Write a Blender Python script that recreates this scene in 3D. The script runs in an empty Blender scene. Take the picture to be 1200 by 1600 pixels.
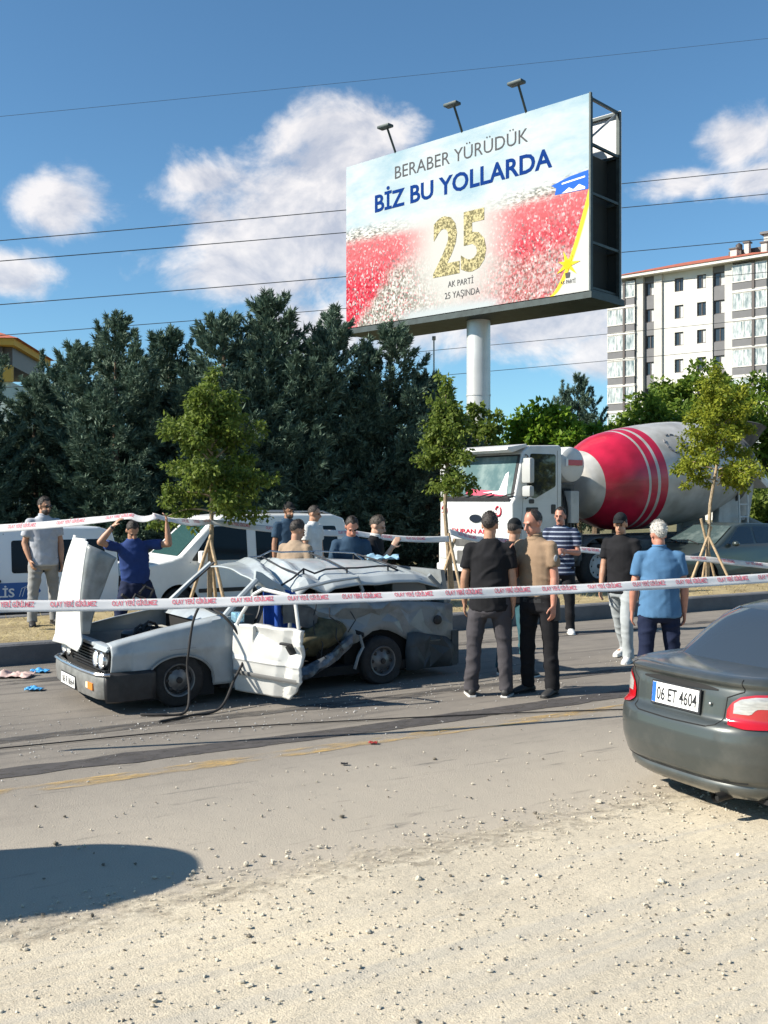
import bpy, bmesh, math, random
import numpy as np
from mathutils import Vector, Matrix, noise as mnoise
R = math.radians
random.seed(7); np.random.seed(7)
scene = bpy.context.scene
COL = scene.collection

# ---------------------------------------------------------------- camera
cam_d = bpy.data.cameras.new('camera'); cam = bpy.data.objects.new('camera', cam_d); COL.objects.link(cam)
cam.location = (0, 0, 1.87); cam.rotation_euler = (R(90), 0, 0)
cam_d.sensor_fit = 'VERTICAL'; cam_d.sensor_height = 36; cam_d.lens = 36
cam_d.shift_y = -0.0125; cam_d.clip_start = 0.1; cam_d.clip_end = 6000
scene.camera = cam
scene.view_settings.view_transform = 'Standard'; scene.view_settings.look = 'None'
scene.view_settings.exposure = 0.84; scene.view_settings.gamma = 1
scene.view_settings.use_curve_mapping = False

# ---------------------------------------------------------------- sun and sky
SUN_EL, SUN_AZ = 36.0, 196.0          # elevation; azimuth of the sun measured from +X, counter-clockwise
sd = Vector((math.cos(R(SUN_AZ)) * math.cos(R(SUN_EL)), math.sin(R(SUN_AZ)) * math.cos(R(SUN_EL)), math.sin(R(SUN_EL))))
sl = bpy.data.lights.new('sun', 'SUN'); sl.energy = 4.9; sl.angle = R(0.55); sl.color = (1.0, 0.93, 0.82)
so = bpy.data.objects.new('sun', sl); COL.objects.link(so)
so.rotation_euler = (-sd).to_track_quat('-Z', 'Y').to_euler(); so.location = sd * 50

W = bpy.data.worlds.new('World'); scene.world = W; W.use_nodes = True
wn, wl = W.node_tree.nodes, W.node_tree.links
wn.clear()
w_out = wn.new('ShaderNodeOutputWorld'); w_bg = wn.new('ShaderNodeBackground')
w_sky = wn.new('ShaderNodeTexSky'); w_sky.sky_type = 'NISHITA'; w_sky.sun_disc = False
w_sky.sun_elevation = R(SUN_EL); w_sky.sun_rotation = math.atan2(sd.x, sd.y) % (2 * math.pi)
w_sky.air_density = 1.0; w_sky.dust_density = 0.5; w_sky.ozone_density = 2.0; w_sky.altitude = 900
w_bg.inputs['Strength'].default_value = 0.074
wl.new(w_bg.outputs[0], w_out.inputs[0])

def wmath(op, a, b=None, c=None, clamp=False):
    n = wn.new('ShaderNodeMath'); n.operation = op; n.use_clamp = clamp
    for i, v in enumerate((a, b, c)):
        if v is None: continue
        if isinstance(v, (int, float)): n.inputs[i].default_value = v
        else: wl.new(v, n.inputs[i])
    return n.outputs[0]
w_tc = wn.new('ShaderNodeTexCoord'); w_sep = wn.new('ShaderNodeSeparateXYZ'); wl.new(w_tc.outputs['Generated'], w_sep.inputs[0])
sx, sy, sz = w_sep.outputs
az = wmath('ARCTAN2', sx, sy)
hr = wmath('SQRT', wmath('ADD', wmath('MULTIPLY', sx, sx), wmath('MULTIPLY', sy, sy)))
el = wmath('ARCTAN2', sz, hr)
comb = wn.new('ShaderNodeCombineXYZ'); wl.new(az, comb.inputs[0]); wl.new(wmath('MULTIPLY', el, 1.25), comb.inputs[1])
def wnoise(scale, detail, rough, vec, dist=0.0):
    n = wn.new('ShaderNodeTexNoise'); n.inputs['Scale'].default_value = scale; n.inputs['Detail'].default_value = detail
    n.inputs['Roughness'].default_value = rough; n.inputs['Distortion'].default_value = dist
    wl.new(vec, n.inputs['Vector']); return n.outputs['Fac']
n_big = wnoise(9, 9, 0.6, comb.outputs[0], 0.4)
n_fine = wnoise(26, 8, 0.6, comb.outputs[0], 0.3)
# cumulus banks: (azimuth, elevation, half width, half height) in radians
BANKS = [(-0.045, 0.310, 0.10, 0.070), (-0.020, 0.345, 0.075, 0.040), (-0.075, 0.265, 0.15, 0.078), (-0.175, 0.298, 0.04, 0.018), (-0.14, 0.235, 0.06, 0.04), (-0.03, 0.25, 0.10, 0.08),
         (-0.305, 0.270, 0.066, 0.042), (-0.36, 0.205, 0.07, 0.030), (-0.125, 0.218, 0.13, 0.042),
         (0.335, 0.320, 0.065, 0.036), (0.285, 0.288, 0.06, 0.022), (0.355, 0.285, 0.06, 0.026),
         (0.13, 0.17, 0.17, 0.06), (0.02, 0.175, 0.10, 0.050), (0.235, 0.135, 0.10, 0.04), (-0.08, 0.16, 0.08, 0.045),
         (0.62, 0.26, 0.10, 0.05), (-0.62, 0.28, 0.11, 0.05), (0.95, 0.2, 0.14, 0.05), (-1.0, 0.22, 0.13, 0.05), (1.7, 0.25, 0.2, 0.06),
         (-1.8, 0.2, 0.2, 0.06), (2.6, 0.25, 0.2, 0.07), (-2.6, 0.22, 0.18, 0.06)]
mask = None; base = None
for a0, e0, ra, re in BANKS:
    dx = wmath('MULTIPLY', wmath('SUBTRACT', az, a0), 1 / ra); dy = wmath('MULTIPLY', wmath('SUBTRACT', el, e0), 1 / re)
    v = wmath('SUBTRACT', 1.0, wmath('SQRT', wmath('ADD', wmath('MULTIPLY', dx, dx), wmath('MULTIPLY', dy, dy))))
    v = wmath('MAXIMUM', v, -1.0)
    mask = v if mask is None else wmath('SMOOTH_MAX', mask, v, 0.25)
dens = wmath('ADD', wmath('ADD', mask, wmath('MULTIPLY', wmath('SUBTRACT', n_big, 0.5), 1.7)), wmath('MULTIPLY', wmath('SUBTRACT', n_fine, 0.5), 0.7))
cov = wn.new('ShaderNodeMapRange'); cov.interpolation_type = 'SMOOTHSTEP'
wl.new(dens, cov.inputs['Value']); cov.inputs['From Min'].default_value = 0.06; cov.inputs['From Max'].default_value = 0.62
# cloud body: bright crowns, greyer bellies, driven by the noise sampled towards the sun
shv = wn.new('ShaderNodeVectorMath'); shv.operation = 'ADD'; wl.new(comb.outputs[0], shv.inputs[0]); shv.inputs[1].default_value = (-0.018, 0.022, 0)
n_sh = wnoise(9, 6, 0.6, shv.outputs[0], 0.4)
shade = wmath('ADD', 0.56, wmath('MULTIPLY', wmath('SUBTRACT', n_big, n_sh), 3.4))
shade = wmath('SUBTRACT', shade, wmath('MULTIPLY', wmath('SUBTRACT', dens, 0.5), 0.28))
ramp = wn.new('ShaderNodeValToRGB'); wl.new(shade, ramp.inputs[0])
ramp.color_ramp.elements[0].position = 0.12; ramp.color_ramp.elements[0].color = (4.5, 4.7, 5.4, 1)
ramp.color_ramp.elements[1].position = 0.85; ramp.color_ramp.elements[1].color = (8.2, 7.8, 7.6, 1)
tint = wn.new('ShaderNodeMix'); tint.data_type = 'RGBA'; tint.blend_type = 'MULTIPLY'; tint.inputs[0].default_value = 1.0
wl.new(w_sky.outputs[0], tint.inputs[6]); tint.inputs[7].default_value = (0.74, 1.06, 1.16, 1)
mix = wn.new('ShaderNodeMix'); mix.data_type = 'RGBA'
wl.new(wmath('MULTIPLY', cov.outputs[0], 0.86), mix.inputs[0]); wl.new(tint.outputs[2], mix.inputs[6]); wl.new(ramp.outputs[0], mix.inputs[7])
wl.new(mix.outputs[2], w_bg.inputs['Color'])

# ---------------------------------------------------------------- helpers
TH = R(30.5); UD = Vector((math.cos(TH), math.sin(TH), 0)); ND = Vector((-math.sin(TH), math.cos(TH), 0))   # along / across the road
def un(u, n, z=0.0): return UD * u + ND * n + Vector((0, 0, z))
MATS = {}
def M(name, col=(0.5, 0.5, 0.5), rough=0.6, metal=0.0, var=0.0, vscale=6.0, bump=0.0, bscale=60.0, coat=0.0, col2=None, emit=None, spec=0.5, detail=5.0, stretch=None, lo=0.35, hi=0.65):
    if name in MATS: return MATS[name]
    m = bpy.data.materials.new(name); m.use_nodes = True; nt = m.node_tree; b = nt.nodes['Principled BSDF']
    b.inputs['Base Color'].default_value = (*col, 1); b.inputs['Roughness'].default_value = rough; b.inputs['Metallic'].default_value = metal
    b.inputs['Coat Weight'].default_value = coat; b.inputs['Specular IOR Level'].default_value = spec; b.inputs['Coat Roughness'].default_value = 0.08
    tc = nt.nodes.new('ShaderNodeTexCoord'); vec = tc.outputs['Object']
    if stretch:
        mp = nt.nodes.new('ShaderNodeMapping'); mp.inputs['Scale'].default_value = stretch; nt.links.new(vec, mp.inputs['Vector']); vec = mp.outputs[0]
    if var > 0 or col2:
        n = nt.nodes.new('ShaderNodeTexNoise'); n.inputs['Scale'].default_value = vscale; n.inputs['Detail'].default_value = detail; n.inputs['Roughness'].default_value = 0.62
        nt.links.new(vec, n.inputs['Vector'])
        cr = nt.nodes.new('ShaderNodeValToRGB'); nt.links.new(n.outputs['Fac'], cr.inputs[0])
        a = [c * (1 - var) for c in col]; c2 = col2 or [min(1, c * (1 + var)) for c in col]
        cr.color_ramp.elements[0].position = lo; cr.color_ramp.elements[0].color = (*a, 1)
        cr.color_ramp.elements[1].position = hi; cr.color_ramp.elements[1].color = (*c2, 1)
        nt.links.new(cr.outputs[0], b.inputs['Base Color'])
    if bump > 0:
        n2 = nt.nodes.new('ShaderNodeTexNoise'); n2.inputs['Scale'].default_value = bscale; n2.inputs['Detail'].default_value = 4
        nt.links.new(vec, n2.inputs['Vector'])
        bp = nt.nodes.new('ShaderNodeBump'); bp.inputs['Strength'].default_value = bump; bp.inputs['Distance'].default_value = 0.02
        nt.links.new(n2.outputs['Fac'], bp.inputs['Height']); nt.links.new(bp.outputs[0], b.inputs['Normal'])
    if emit:
        b.inputs['Emission Color'].default_value = (*emit[:3], 1); b.inputs['Emission Strength'].default_value = emit[3]
    MATS[name] = m; return m
def leafmat(name, c1, c2, trans=0.35, rough=0.55):
    m = bpy.data.materials.new(name); m.use_nodes = True; nt = m.node_tree; nt.nodes.clear()
    out = nt.nodes.new('ShaderNodeOutputMaterial'); p = nt.nodes.new('ShaderNodeBsdfPrincipled'); t = nt.nodes.new('ShaderNodeBsdfTranslucent'); mx = nt.nodes.new('ShaderNodeMixShader')
    g = nt.nodes.new('ShaderNodeNewGeometry'); r = nt.nodes.new('ShaderNodeValToRGB'); nt.links.new(g.outputs['Random Per Island'], r.inputs[0])
    r.color_ramp.elements[0].color = (*c1, 1); r.color_ramp.elements[1].color = (*c2, 1)
    nt.links.new(r.outputs[0], p.inputs['Base Color']); nt.links.new(r.outputs[0], t.inputs['Color']); p.inputs['Roughness'].default_value = rough; p.inputs['Specular IOR Level'].default_value = 0.25
    mx.inputs[0].default_value = trans; nt.links.new(p.outputs[0], mx.inputs[1]); nt.links.new(t.outputs[0], mx.inputs[2]); nt.links.new(mx.outputs[0], out.inputs[0])
    MATS[name] = m; return m
def tag(o, label=None, cat=None, group=None, kind=None):
    if label: o['label'] = label
    if cat: o['category'] = cat
    if group: o['group'] = group
    if kind: o['kind'] = kind
    return o
def empty(name, loc=(0, 0, 0), rz=0.0, sc=1.0, **k):
    o = bpy.data.objects.new(name, None); COL.objects.link(o); o.location = loc; o.rotation_euler = (0, 0, rz); o.scale = (sc, sc, sc); o.empty_display_size = 0.1
    return tag(o, **k)
def link(name, me, parent=None, mat=None, **k):
    if mat is not None:
        me.materials.clear()
        for x in (mat if isinstance(mat, (list, tuple)) else [mat]): me.materials.append(x)
    o = bpy.data.objects.new(name, me); COL.objects.link(o)
    if parent is not None: o.parent = parent
    return tag(o, **k)
def copy_tree(o, parent=None):
    c = o.copy(); COL.objects.link(c); c.parent = parent
    for ch in o.children: copy_tree(ch, c)
    return c
def np_mesh(name, V, F, smooth=False):
    """V (n,3); F (m,k) array of equal polygons"""
    V = np.asarray(V, np.float32); F = np.asarray(F, np.int32)
    me = bpy.data.meshes.new(name); me.vertices.add(len(V)); me.vertices.foreach_set('co', V.ravel())
    k = F.shape[1]; me.loops.add(F.size); me.loops.foreach_set('vertex_index', F.ravel())
    me.polygons.add(len(F)); me.polygons.foreach_set('loop_start', np.arange(0, F.size, k, dtype=np.int32))
    me.polygons.foreach_set('use_smooth', np.full(len(F), smooth)); me.update(calc_edges=True); return me
class MB:
    """collects shapes into one mesh"""
    def __init__(s): s.v = []; s.f = []; s.m = []; s.mi = 0
    def add(s, vs, fs):
        b = len(s.v); s.v += [tuple(x) for x in vs]; s.f += [tuple(i + b for i in f) for f in fs]; s.m += [s.mi] * len(fs); return s
    def box(s, x0, x1, y0, y1, z0, z1):
        return s.add([(x0, y0, z0), (x1, y0, z0), (x1, y1, z0), (x0, y1, z0), (x0, y0, z1), (x1, y0, z1), (x1, y1, z1), (x0, y1, z1)],
                     [(0, 3, 2, 1), (4, 5, 6, 7), (0, 1, 5, 4), (1, 2, 6, 5), (2, 3, 7, 6), (3, 0, 4, 7)])
    def bm(s, b):
        b.verts.ensure_lookup_table(); b.verts.index_update()
        s.add([v.co for v in b.verts], [[v.index for v in f.verts] for f in b.faces]); b.free(); return s
    def rbox(s, x0, x1, y0, y1, z0, z1, r=0.02, seg=2):
        b = bmesh.new(); bmesh.ops.create_cube(b, size=1)
        for v in b.verts: v.co = Vector(((x0 + x1) / 2 + v.co.x * (x1 - x0), (y0 + y1) / 2 + v.co.y * (y1 - y0), (z0 + z1) / 2 + v.co.z * (z1 - z0)))
        bmesh.ops.bevel(b, geom=list(b.edges), offset=r, segments=seg, affect='EDGES', profile=0.6)
        return s.bm(b)
    def prism(s, poly, a0, a1, axis='y', bevel=0.0, seg=2):
        b = bmesh.new()
        def P(p, a): return {'y': (p[0], a, p[1]), 'x': (a, p[0], p[1]), 'z': (p[0], p[1], a)}[axis]
        vs = [b.verts.new(P(p, a0)) for p in poly]; f = b.faces.new(vs)
        r = bmesh.ops.extrude_face_region(b, geom=[f]); nv = [g for g in r['geom'] if isinstance(g, bmesh.types.BMVert)]
        d = Vector(P((0, 0), a1)) - Vector(P((0, 0), a0)); bmesh.ops.translate(b, verts=nv, vec=d)
        bmesh.ops.recalc_face_normals(b, faces=b.faces)
        if bevel: bmesh.ops.bevel(b, geom=list(b.edges), offset=bevel, segments=seg, affect='EDGES', profile=0.6, clamp_overlap=True)
        return s.bm(b)
    def tube(s, pts, rad, seg=8, cap=True, sq=None):
        """rings along pts; rad scalar or list; sq optional (a,b) ellipse with fixed reference axis"""
        pts = [Vector(p) for p in pts]; n = len(pts)
        if not isinstance(rad, (list, tuple)): rad = [rad] * n
        rings = []; ref = None
        for i, p in enumerate(pts):
            t = (pts[min(i + 1, n - 1)] - pts[max(i - 1, 0)])
            t = t.normalized() if t.length > 1e-9 else Vector((0, 0, 1))
            if ref is None:
                ref = Vector((1, 0, 0)) if abs(t.x) < 0.8 else Vector((0, 1, 0))
            a = (ref - t * ref.dot(t)); a = a.normalized() if a.length > 1e-6 else t.orthogonal().normalized()
            ref = a; b = t.cross(a); r = rad[i]; ka, kb = (sq or (1, 1))
            rings.append([p + a * (math.cos(2 * math.pi * j / seg) * r * ka) + b * (math.sin(2 * math.pi * j / seg) * r * kb) for j in range(seg)])
        vs = [v for r in rings for v in r]; fs = []
        for i in range(n - 1):
            for j in range(seg):
                k = (j + 1) % seg; fs.append((i * seg + j, i * seg + k, (i + 1) * seg + k, (i + 1) * seg + j))
        if cap: fs.append(tuple(range(seg))[::-1]); fs.append(tuple((n - 1) * seg + j for j in range(seg)))
        return s.add(vs, fs)
    def capsule(s, a, b, ra, rb, seg=12, k=4):
        a, b = Vector(a), Vector(b); d = (b - a); L = d.length; d = d.normalized() if L > 1e-9 else Vector((0, 0, 1)); pts = []; rr = []
        for i in range(k): th = math.pi / 2 * (1 - i / k); pts.append(a - d * ra * math.sin(th)); rr.append(max(1e-4, ra * math.cos(th)))
        pts.append(a); rr.append(ra); pts.append(b); rr.append(rb)
        for i in range(1, k + 1): th = math.pi / 2 * i / k; pts.append(b + d * rb * math.sin(th)); rr.append(max(1e-4, rb * math.cos(th)))
        return s.tube(pts, rr, seg)
    def rings(s, rs, seg=16, cap=True):
        """rs: list of (centre, ax, ay) with vectors ax, ay spanning each ring"""
        vs = []; fs = []; n = len(rs)
        for c, ax, ay in rs:
            c, ax, ay = Vector(c), Vector(ax), Vector(ay)
            vs += [c + ax * math.cos(2 * math.pi * j / seg) + ay * math.sin(2 * math.pi * j / seg) for j in range(seg)]
        for i in range(n - 1):
            for j in range(seg):
                k = (j + 1) % seg; fs.append((i * seg + j, i * seg + k, (i + 1) * seg + k, (i + 1) * seg + j))
        if cap: fs.append(tuple(range(seg))[::-1]); fs.append(tuple((n - 1) * seg + j for j in range(seg)))
        return s.add(vs, fs)
    def ell(s, c, rx, ry, rz, seg=16, rg=10, rot=None):
        c = Vector(c); vs = []; fs = []
        for i in range(rg + 1):
            th = math.pi * i / rg
            for j in range(seg):
                ph = 2 * math.pi * j / seg; p = Vector((rx * math.sin(th) * math.cos(ph), ry * math.sin(th) * math.sin(ph), rz * math.cos(th)))
                if rot: p = rot @ p
                vs.append(c + p)
        for i in range(rg):
            for j in range(seg):
                k = (j + 1) % seg; fs.append((i * seg + j, (i + 1) * seg + j, (i + 1) * seg + k, i * seg + k))
        return s.add(vs, fs)
    def lathe(s, prof, origin=(0, 0, 0), axis=(0, 0, 1), seg=24):
        """prof: list of (r, h) along axis"""
        o = Vector(origin); ax = Vector(axis).normalized(); a = ax.orthogonal().normalized(); b = ax.cross(a); vs = []; fs = []; n = len(prof)
        for r, h in prof: vs += [o + ax * h + (a * math.cos(2 * math.pi * j / seg) + b * math.sin(2 * math.pi * j / seg)) * max(r, 1e-4) for j in range(seg)]
        for i in range(n - 1):
            for j in range(seg):
                k = (j + 1) % seg; fs.append((i * seg + j, i * seg + k, (i + 1) * seg + k, (i + 1) * seg + j))
        return s.add(vs, fs)
    def grid(s, fn, nu, nv):
        vs = [fn(i / nu, j / nv) for i in range(nu + 1) for j in range(nv + 1)]
        fs = [(i * (nv + 1) + j, (i + 1) * (nv + 1) + j, (i + 1) * (nv + 1) + j + 1, i * (nv + 1) + j + 1) for i in range(nu) for j in range(nv)]
        return s.add(vs, fs)
    def crumple(s, fn, nu, nv, jit=.3, amp=(0, .03, 0), seed=1, calm=None):
        """sheet metal crushed into flat facets: jittered triangles, corners pushed in and out"""
        rg = random.Random(seed); vs = []; fs = []
        for i in range(nu + 1):
            for j in range(nv + 1):
                a = i / nu; b = j / nv; inn = 0 < i < nu and 0 < j < nv
                if 0 < i < nu: a += rg.uniform(-jit, jit) / nu
                if 0 < j < nv: b += rg.uniform(-jit, jit) / nv
                k = (1.0 if inn else .35) * (calm(a, b) if calm else 1.0); p = Vector(fn(a, b)); vs.append(p + Vector([rg.uniform(-q, q) * k for q in amp]))
        for i in range(nu):
            for j in range(nv):
                q = (i * (nv + 1) + j, (i + 1) * (nv + 1) + j, (i + 1) * (nv + 1) + j + 1, i * (nv + 1) + j + 1)
                fs += [(q[0], q[1], q[2]), (q[0], q[2], q[3])] if rg.random() < .5 else [(q[0], q[1], q[3]), (q[1], q[2], q[3])]
        return s.add(vs, fs)
    def xf(s, fn): s.v = [tuple(fn(Vector(v))) for v in s.v]; return s
    def mesh(s, name, smooth=True, recalc=True, ang=40):
        me = bpy.data.meshes.new(name); me.from_pydata(s.v, [], s.f)
        if recalc:
            b = bmesh.new(); b.from_mesh(me); bmesh.ops.recalc_face_normals(b, faces=b.faces); b.to_mesh(me); b.free()
        if any(s.m):
            me.polygons.foreach_set('material_index', s.m)
        if smooth:
            me.polygons.foreach_set('use_smooth', [True] * len(me.polygons))
            if ang < 180: me.set_sharp_from_angle(angle=R(ang))
        me.update(); return me
    def build(s, name, mat, parent=None, smooth=True, recalc=True, ang=40, **k):
        return link(name, s.mesh(name, smooth, recalc, ang), parent, mat, **k)
def solid(o, t, off=0.0):
    m = o.modifiers.new('solid', 'SOLIDIFY'); m.thickness = t; m.offset = off; return o
def apply_mods(o):
    dg = bpy.context.evaluated_depsgraph_get(); me = bpy.data.meshes.new_from_object(o.evaluated_get(dg)); old = o.data; o.modifiers.clear(); o.data = me; return o
def boolean_cut(o, cutters):
    tmp = []
    for c in cutters:
        co = bpy.data.objects.new('cutter', c); COL.objects.link(co); tmp.append(co)
        co.parent = o.parent; m = o.modifiers.new('cut', 'BOOLEAN'); m.operation = 'DIFFERENCE'; m.object = co; m.solver = 'EXACT'
    bpy.context.view_layer.update(); apply_mods(o)
    for c in tmp: bpy.data.objects.remove(c)
    return o
def rounded(poly, r, k=4):
    """round the corners of a 2-D polygon"""
    out = []; n = len(poly)
    for i in range(n):
        p = Vector(poly[i]); a = Vector(poly[i - 1]) - p; b = Vector(poly[(i + 1) % n]) - p
        rr = min(r, a.length * 0.45, b.length * 0.45); p0 = p + a.normalized() * rr; p1 = p + b.normalized() * rr
        for j in range(k + 1):
            t = j / k; out.append(tuple(p0 * (1 - t) ** 2 + p * 2 * t * (1 - t) + p1 * t * t))
    return out
def text_mesh(txt, size=1.0, offset=0.0, extrude=0.0, align='LEFT', res=3, width=None, space=1.0):
    c = bpy.data.curves.new('txt', 'FONT'); c.body = txt; c.size = size; c.offset = offset; c.extrude = extrude; c.align_x = align; c.resolution_u = res; c.space_character = space
    o = bpy.data.objects.new('txt', c); COL.objects.link(o); bpy.context.view_layer.update()
    dg = bpy.context.evaluated_depsgraph_get(); me = bpy.data.meshes.new_from_object(o.evaluated_get(dg)); bpy.data.objects.remove(o); bpy.data.curves.remove(c)
    if width:
        n = len(me.vertices); co = np.zeros(n * 3, np.float32); me.vertices.foreach_get('co', co); co = co.reshape(-1, 3)
        w = co[:, 0].max() - co[:, 0].min(); co[:, 0] = (co[:, 0] - co[:, 0].min()) * (width / w); me.vertices.foreach_set('co', co.ravel())
    return me
def text_on(name, txt, parent, mat, origin, xdir, ydir, height, width, offset=0.0, thick=0.004, res=3):
    """lettering as raised shapes; origin is the lower left corner, height is the capital height"""
    me = text_mesh(txt, 1.0, offset, 0.0, res=res)
    n = len(me.vertices); co = np.zeros(n * 3, np.float32); me.vertices.foreach_get('co', co); co = co.reshape(-1, 3).astype(float)
    w = co[:, 0].max() - co[:, 0].min(); caps = 0.73
    co[:, 0] = (co[:, 0] - co[:, 0].min()) * (width / w); co[:, 1] *= height / caps
    X = Vector(xdir).normalized(); Y = Vector(ydir).normalized(); O = Vector(origin)
    P = np.array(O) + np.outer(co[:, 0], X) + np.outer(co[:, 1], Y)
    me.vertices.foreach_set('co', P.astype(np.float32).ravel()); me.polygons.foreach_set('use_smooth', [False] * len(me.polygons)); me.update()
    o = link(name, me, parent, mat); solid(o, thick, 0.0); return o

# ---------------------------------------------------------------- ground, road, verge
FAR_Z = -0.10
def node_ground(name, build):
    m = bpy.data.materials.new(name); m.use_nodes = True; nt = m.node_tree; b = nt.nodes['Principled BSDF']; b.inputs['Specular IOR Level'].default_value = 0.25
    tc = nt.nodes.new('ShaderNodeTexCoord')
    def noise(scale, detail=6, rough=0.6, stretch=None, rot=0):
        vec = tc.outputs['Object']
        if stretch:
            mp = nt.nodes.new('ShaderNodeMapping'); mp.inputs['Scale'].default_value = stretch; nt.links.new(vec, mp.inputs[0]); vec = mp.outputs[0]
        n = nt.nodes.new('ShaderNodeTexNoise'); n.inputs['Scale'].default_value = scale; n.inputs['Detail'].default_value = detail; n.inputs['Roughness'].default_value = rough
        nt.links.new(vec, n.inputs['Vector']); return n.outputs['Fac']
    def ramp(fac, stops):
        r = nt.nodes.new('ShaderNodeValToRGB'); nt.links.new(fac, r.inputs[0])
        while len(r.color_ramp.elements) < len(stops): r.color_ramp.elements.new(0.5)
        for e, (p, c) in zip(r.color_ramp.elements, stops): e.position = p; e.color = (*c, 1) if len(c) == 3 else c
        return r.outputs[0]
    def mixc(fac, a, bb, mode='MIX'):
        n = nt.nodes.new('ShaderNodeMix'); n.data_type = 'RGBA'; n.blend_type = mode
        if isinstance(fac, float): n.inputs[0].default_value = fac
        else: nt.links.new(fac, n.inputs[0])
        for i, v in ((6, a), (7, bb)):
            if isinstance(v, tuple): n.inputs[i].default_value = (*v, 1)
            else: nt.links.new(v, n.inputs[i])
        return n.outputs[2]
    def bump(h, s, d=0.01, prev=None):
        n = nt.nodes.new('ShaderNodeBump'); n.inputs['Strength'].default_value = s; n.inputs['Distance'].default_value = d; nt.links.new(h, n.inputs['Height'])
        if prev: nt.links.new(prev, n.inputs['Normal'])
        return n.outputs[0]
    def math2(op, a, v):
        n = nt.nodes.new('ShaderNodeMath'); n.operation = op; nt.links.new(a, n.inputs[0])
        if isinstance(v, (int, float)): n.inputs[1].default_value = v
        else: nt.links.new(v, n.inputs[1])
        return n.outputs[0]
    col, nor, rough = build(nt, tc, noise, ramp, mixc, bump, math2)
    nt.links.new(col, b.inputs['Base Color'])
    if name == 'gravel':
        sp = nt.nodes.new('ShaderNodeSeparateXYZ'); nt.links.new(tc.outputs['Object'], sp.inputs[0])
        d = math2('ADD', math2('SUBTRACT', sp.outputs[1], 4.62), math2('MULTIPLY', math2('SUBTRACT', noise(7, 8, 0.75), 0.5), 1.5))
        al = nt.nodes.new('ShaderNodeMapRange'); al.inputs['From Min'].default_value = 0.14; al.inputs['From Max'].default_value = -0.20; nt.links.new(d, al.inputs[0]); nt.links.new(al.outputs[0], b.inputs['Alpha'])
    if nor: nt.links.new(nor, b.inputs['Normal'])
    b.inputs['Roughness'].default_value = rough
    MATS[name] = m; return m
# object coordinates of the sheets are (along road, across road)
def asphalt(nt, tc, noise, ramp, mixc, bump, math2):
    c = ramp(noise(1.1, 7, 0.65), [(0.3, (0.125, 0.117, 0.108)), (0.7, (0.195, 0.180, 0.160))])
    streak = noise(1.0, 6, 0.7, (0.55, 5.5, 1))
    c = mixc(ramp(streak, [(0.52, (0, 0, 0)), (0.66, (1, 1, 1))]), c, (0.082, 0.078, 0.074))
    # dust thins towards the travelled lane
    sp = nt.nodes.new('ShaderNodeSeparateXYZ'); nt.links.new(tc.outputs['Object'], sp.inputs[0])
    wob = math2('ADD', sp.outputs[1], math2('MULTIPLY', noise(0.9, 6, 0.65), 1.6))
    dust = ramp(math2('MULTIPLY', math2('SUBTRACT', wob, 5.2), 0.28), [(0.0, (0.345, 0.312, 0.258)), (0.45, (0.285, 0.262, 0.225)), (0.78, (0.215, 0.197, 0.172)), (1.0, (0.17, 0.157, 0.14))])
    fac = ramp(math2('MULTIPLY', math2('SUBTRACT', wob, 5.2), 0.28), [(0.0, (0.95,) * 3), (0.5, (0.8,) * 3), (1.0, (0.2,) * 3)])
    c = mixc(fac, c, dust)
    sc = noise(2.2, 5, 0.7, (0.5, 3.2, 1))
    c = mixc(ramp(sc, [(0.60, (0, 0, 0)), (0.70, (0.75,) * 3)]), c, (0.10, 0.095, 0.088))
    agg = noise(150, 3, 0.7); c = mixc(0.55, c, ramp(agg, [(0.3, (0.45,) * 3), (0.7, (1.0,) * 3)]), 'MULTIPLY')
    c = mixc(1.0, c, (1.46, 1.42, 1.36), 'MULTIPLY')
    return c, bump(noise(90, 4, 0.7), 0.5, 0.012, bump(noise(4, 4), 0.25, 0.03)), 0.9
def gravel(nt, tc, noise, ramp, mixc, bump, math2):
    c = ramp(noise(0.8, 7, 0.65), [(0.28, (0.43, 0.38, 0.295)), (0.5, (0.51, 0.45, 0.345)), (0.72, (0.585, 0.51, 0.375))])
    v = nt.nodes.new('ShaderNodeTexVoronoi'); v.inputs['Scale'].default_value = 130; nt.links.new(tc.outputs['Object'], v.inputs['Vector'])
    c = mixc(0.42, c, ramp(v.outputs['Color'], [(0.1, (0.6, 0.59, 0.57)), (0.55, (1.0, 1.0, 1.0)), (0.95, (1.2, 1.18, 1.12))]), 'MULTIPLY')
    c = mixc(ramp(noise(30, 5, 0.75), [(0.66, (0, 0, 0)), (0.80, (0.45,) * 3)]), c, (0.21, 0.185, 0.15))
    c = mixc(ramp(noise(1.6, 6, 0.7, (0.25, 3.0, 1)), [(0.54, (0, 0, 0)), (0.72, (0.5,) * 3)]), c, (0.62, 0.56, 0.44))
    trk = noise(1.0, 4, 0.55, (0.10, 7.0, 1)); c = mixc(ramp(trk, [(0.50, (0, 0, 0)), (0.60, (0.55,) * 3)]), c, (0.40, 0.37, 0.31))
    n = bump(math2('MULTIPLY', v.outputs['Distance'], -1.0), 0.28, 0.008, bump(noise(24, 6, 0.7), 0.32, 0.025, bump(noise(3.0, 4, 0.6, (0.6, 2.0, 1)), 0.4, 0.08)))
    return c, n, 0.95
def dry_soil(nt, tc, noise, ramp, mixc, bump, math2):
    c = ramp(noise(2.2, 7, 0.7), [(0.3, (0.21, 0.165, 0.09)), (0.55, (0.36, 0.29, 0.16)), (0.75, (0.47, 0.39, 0.22))])
    return c, bump(noise(30, 5), 0.8, 0.03), 1.0
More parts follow.
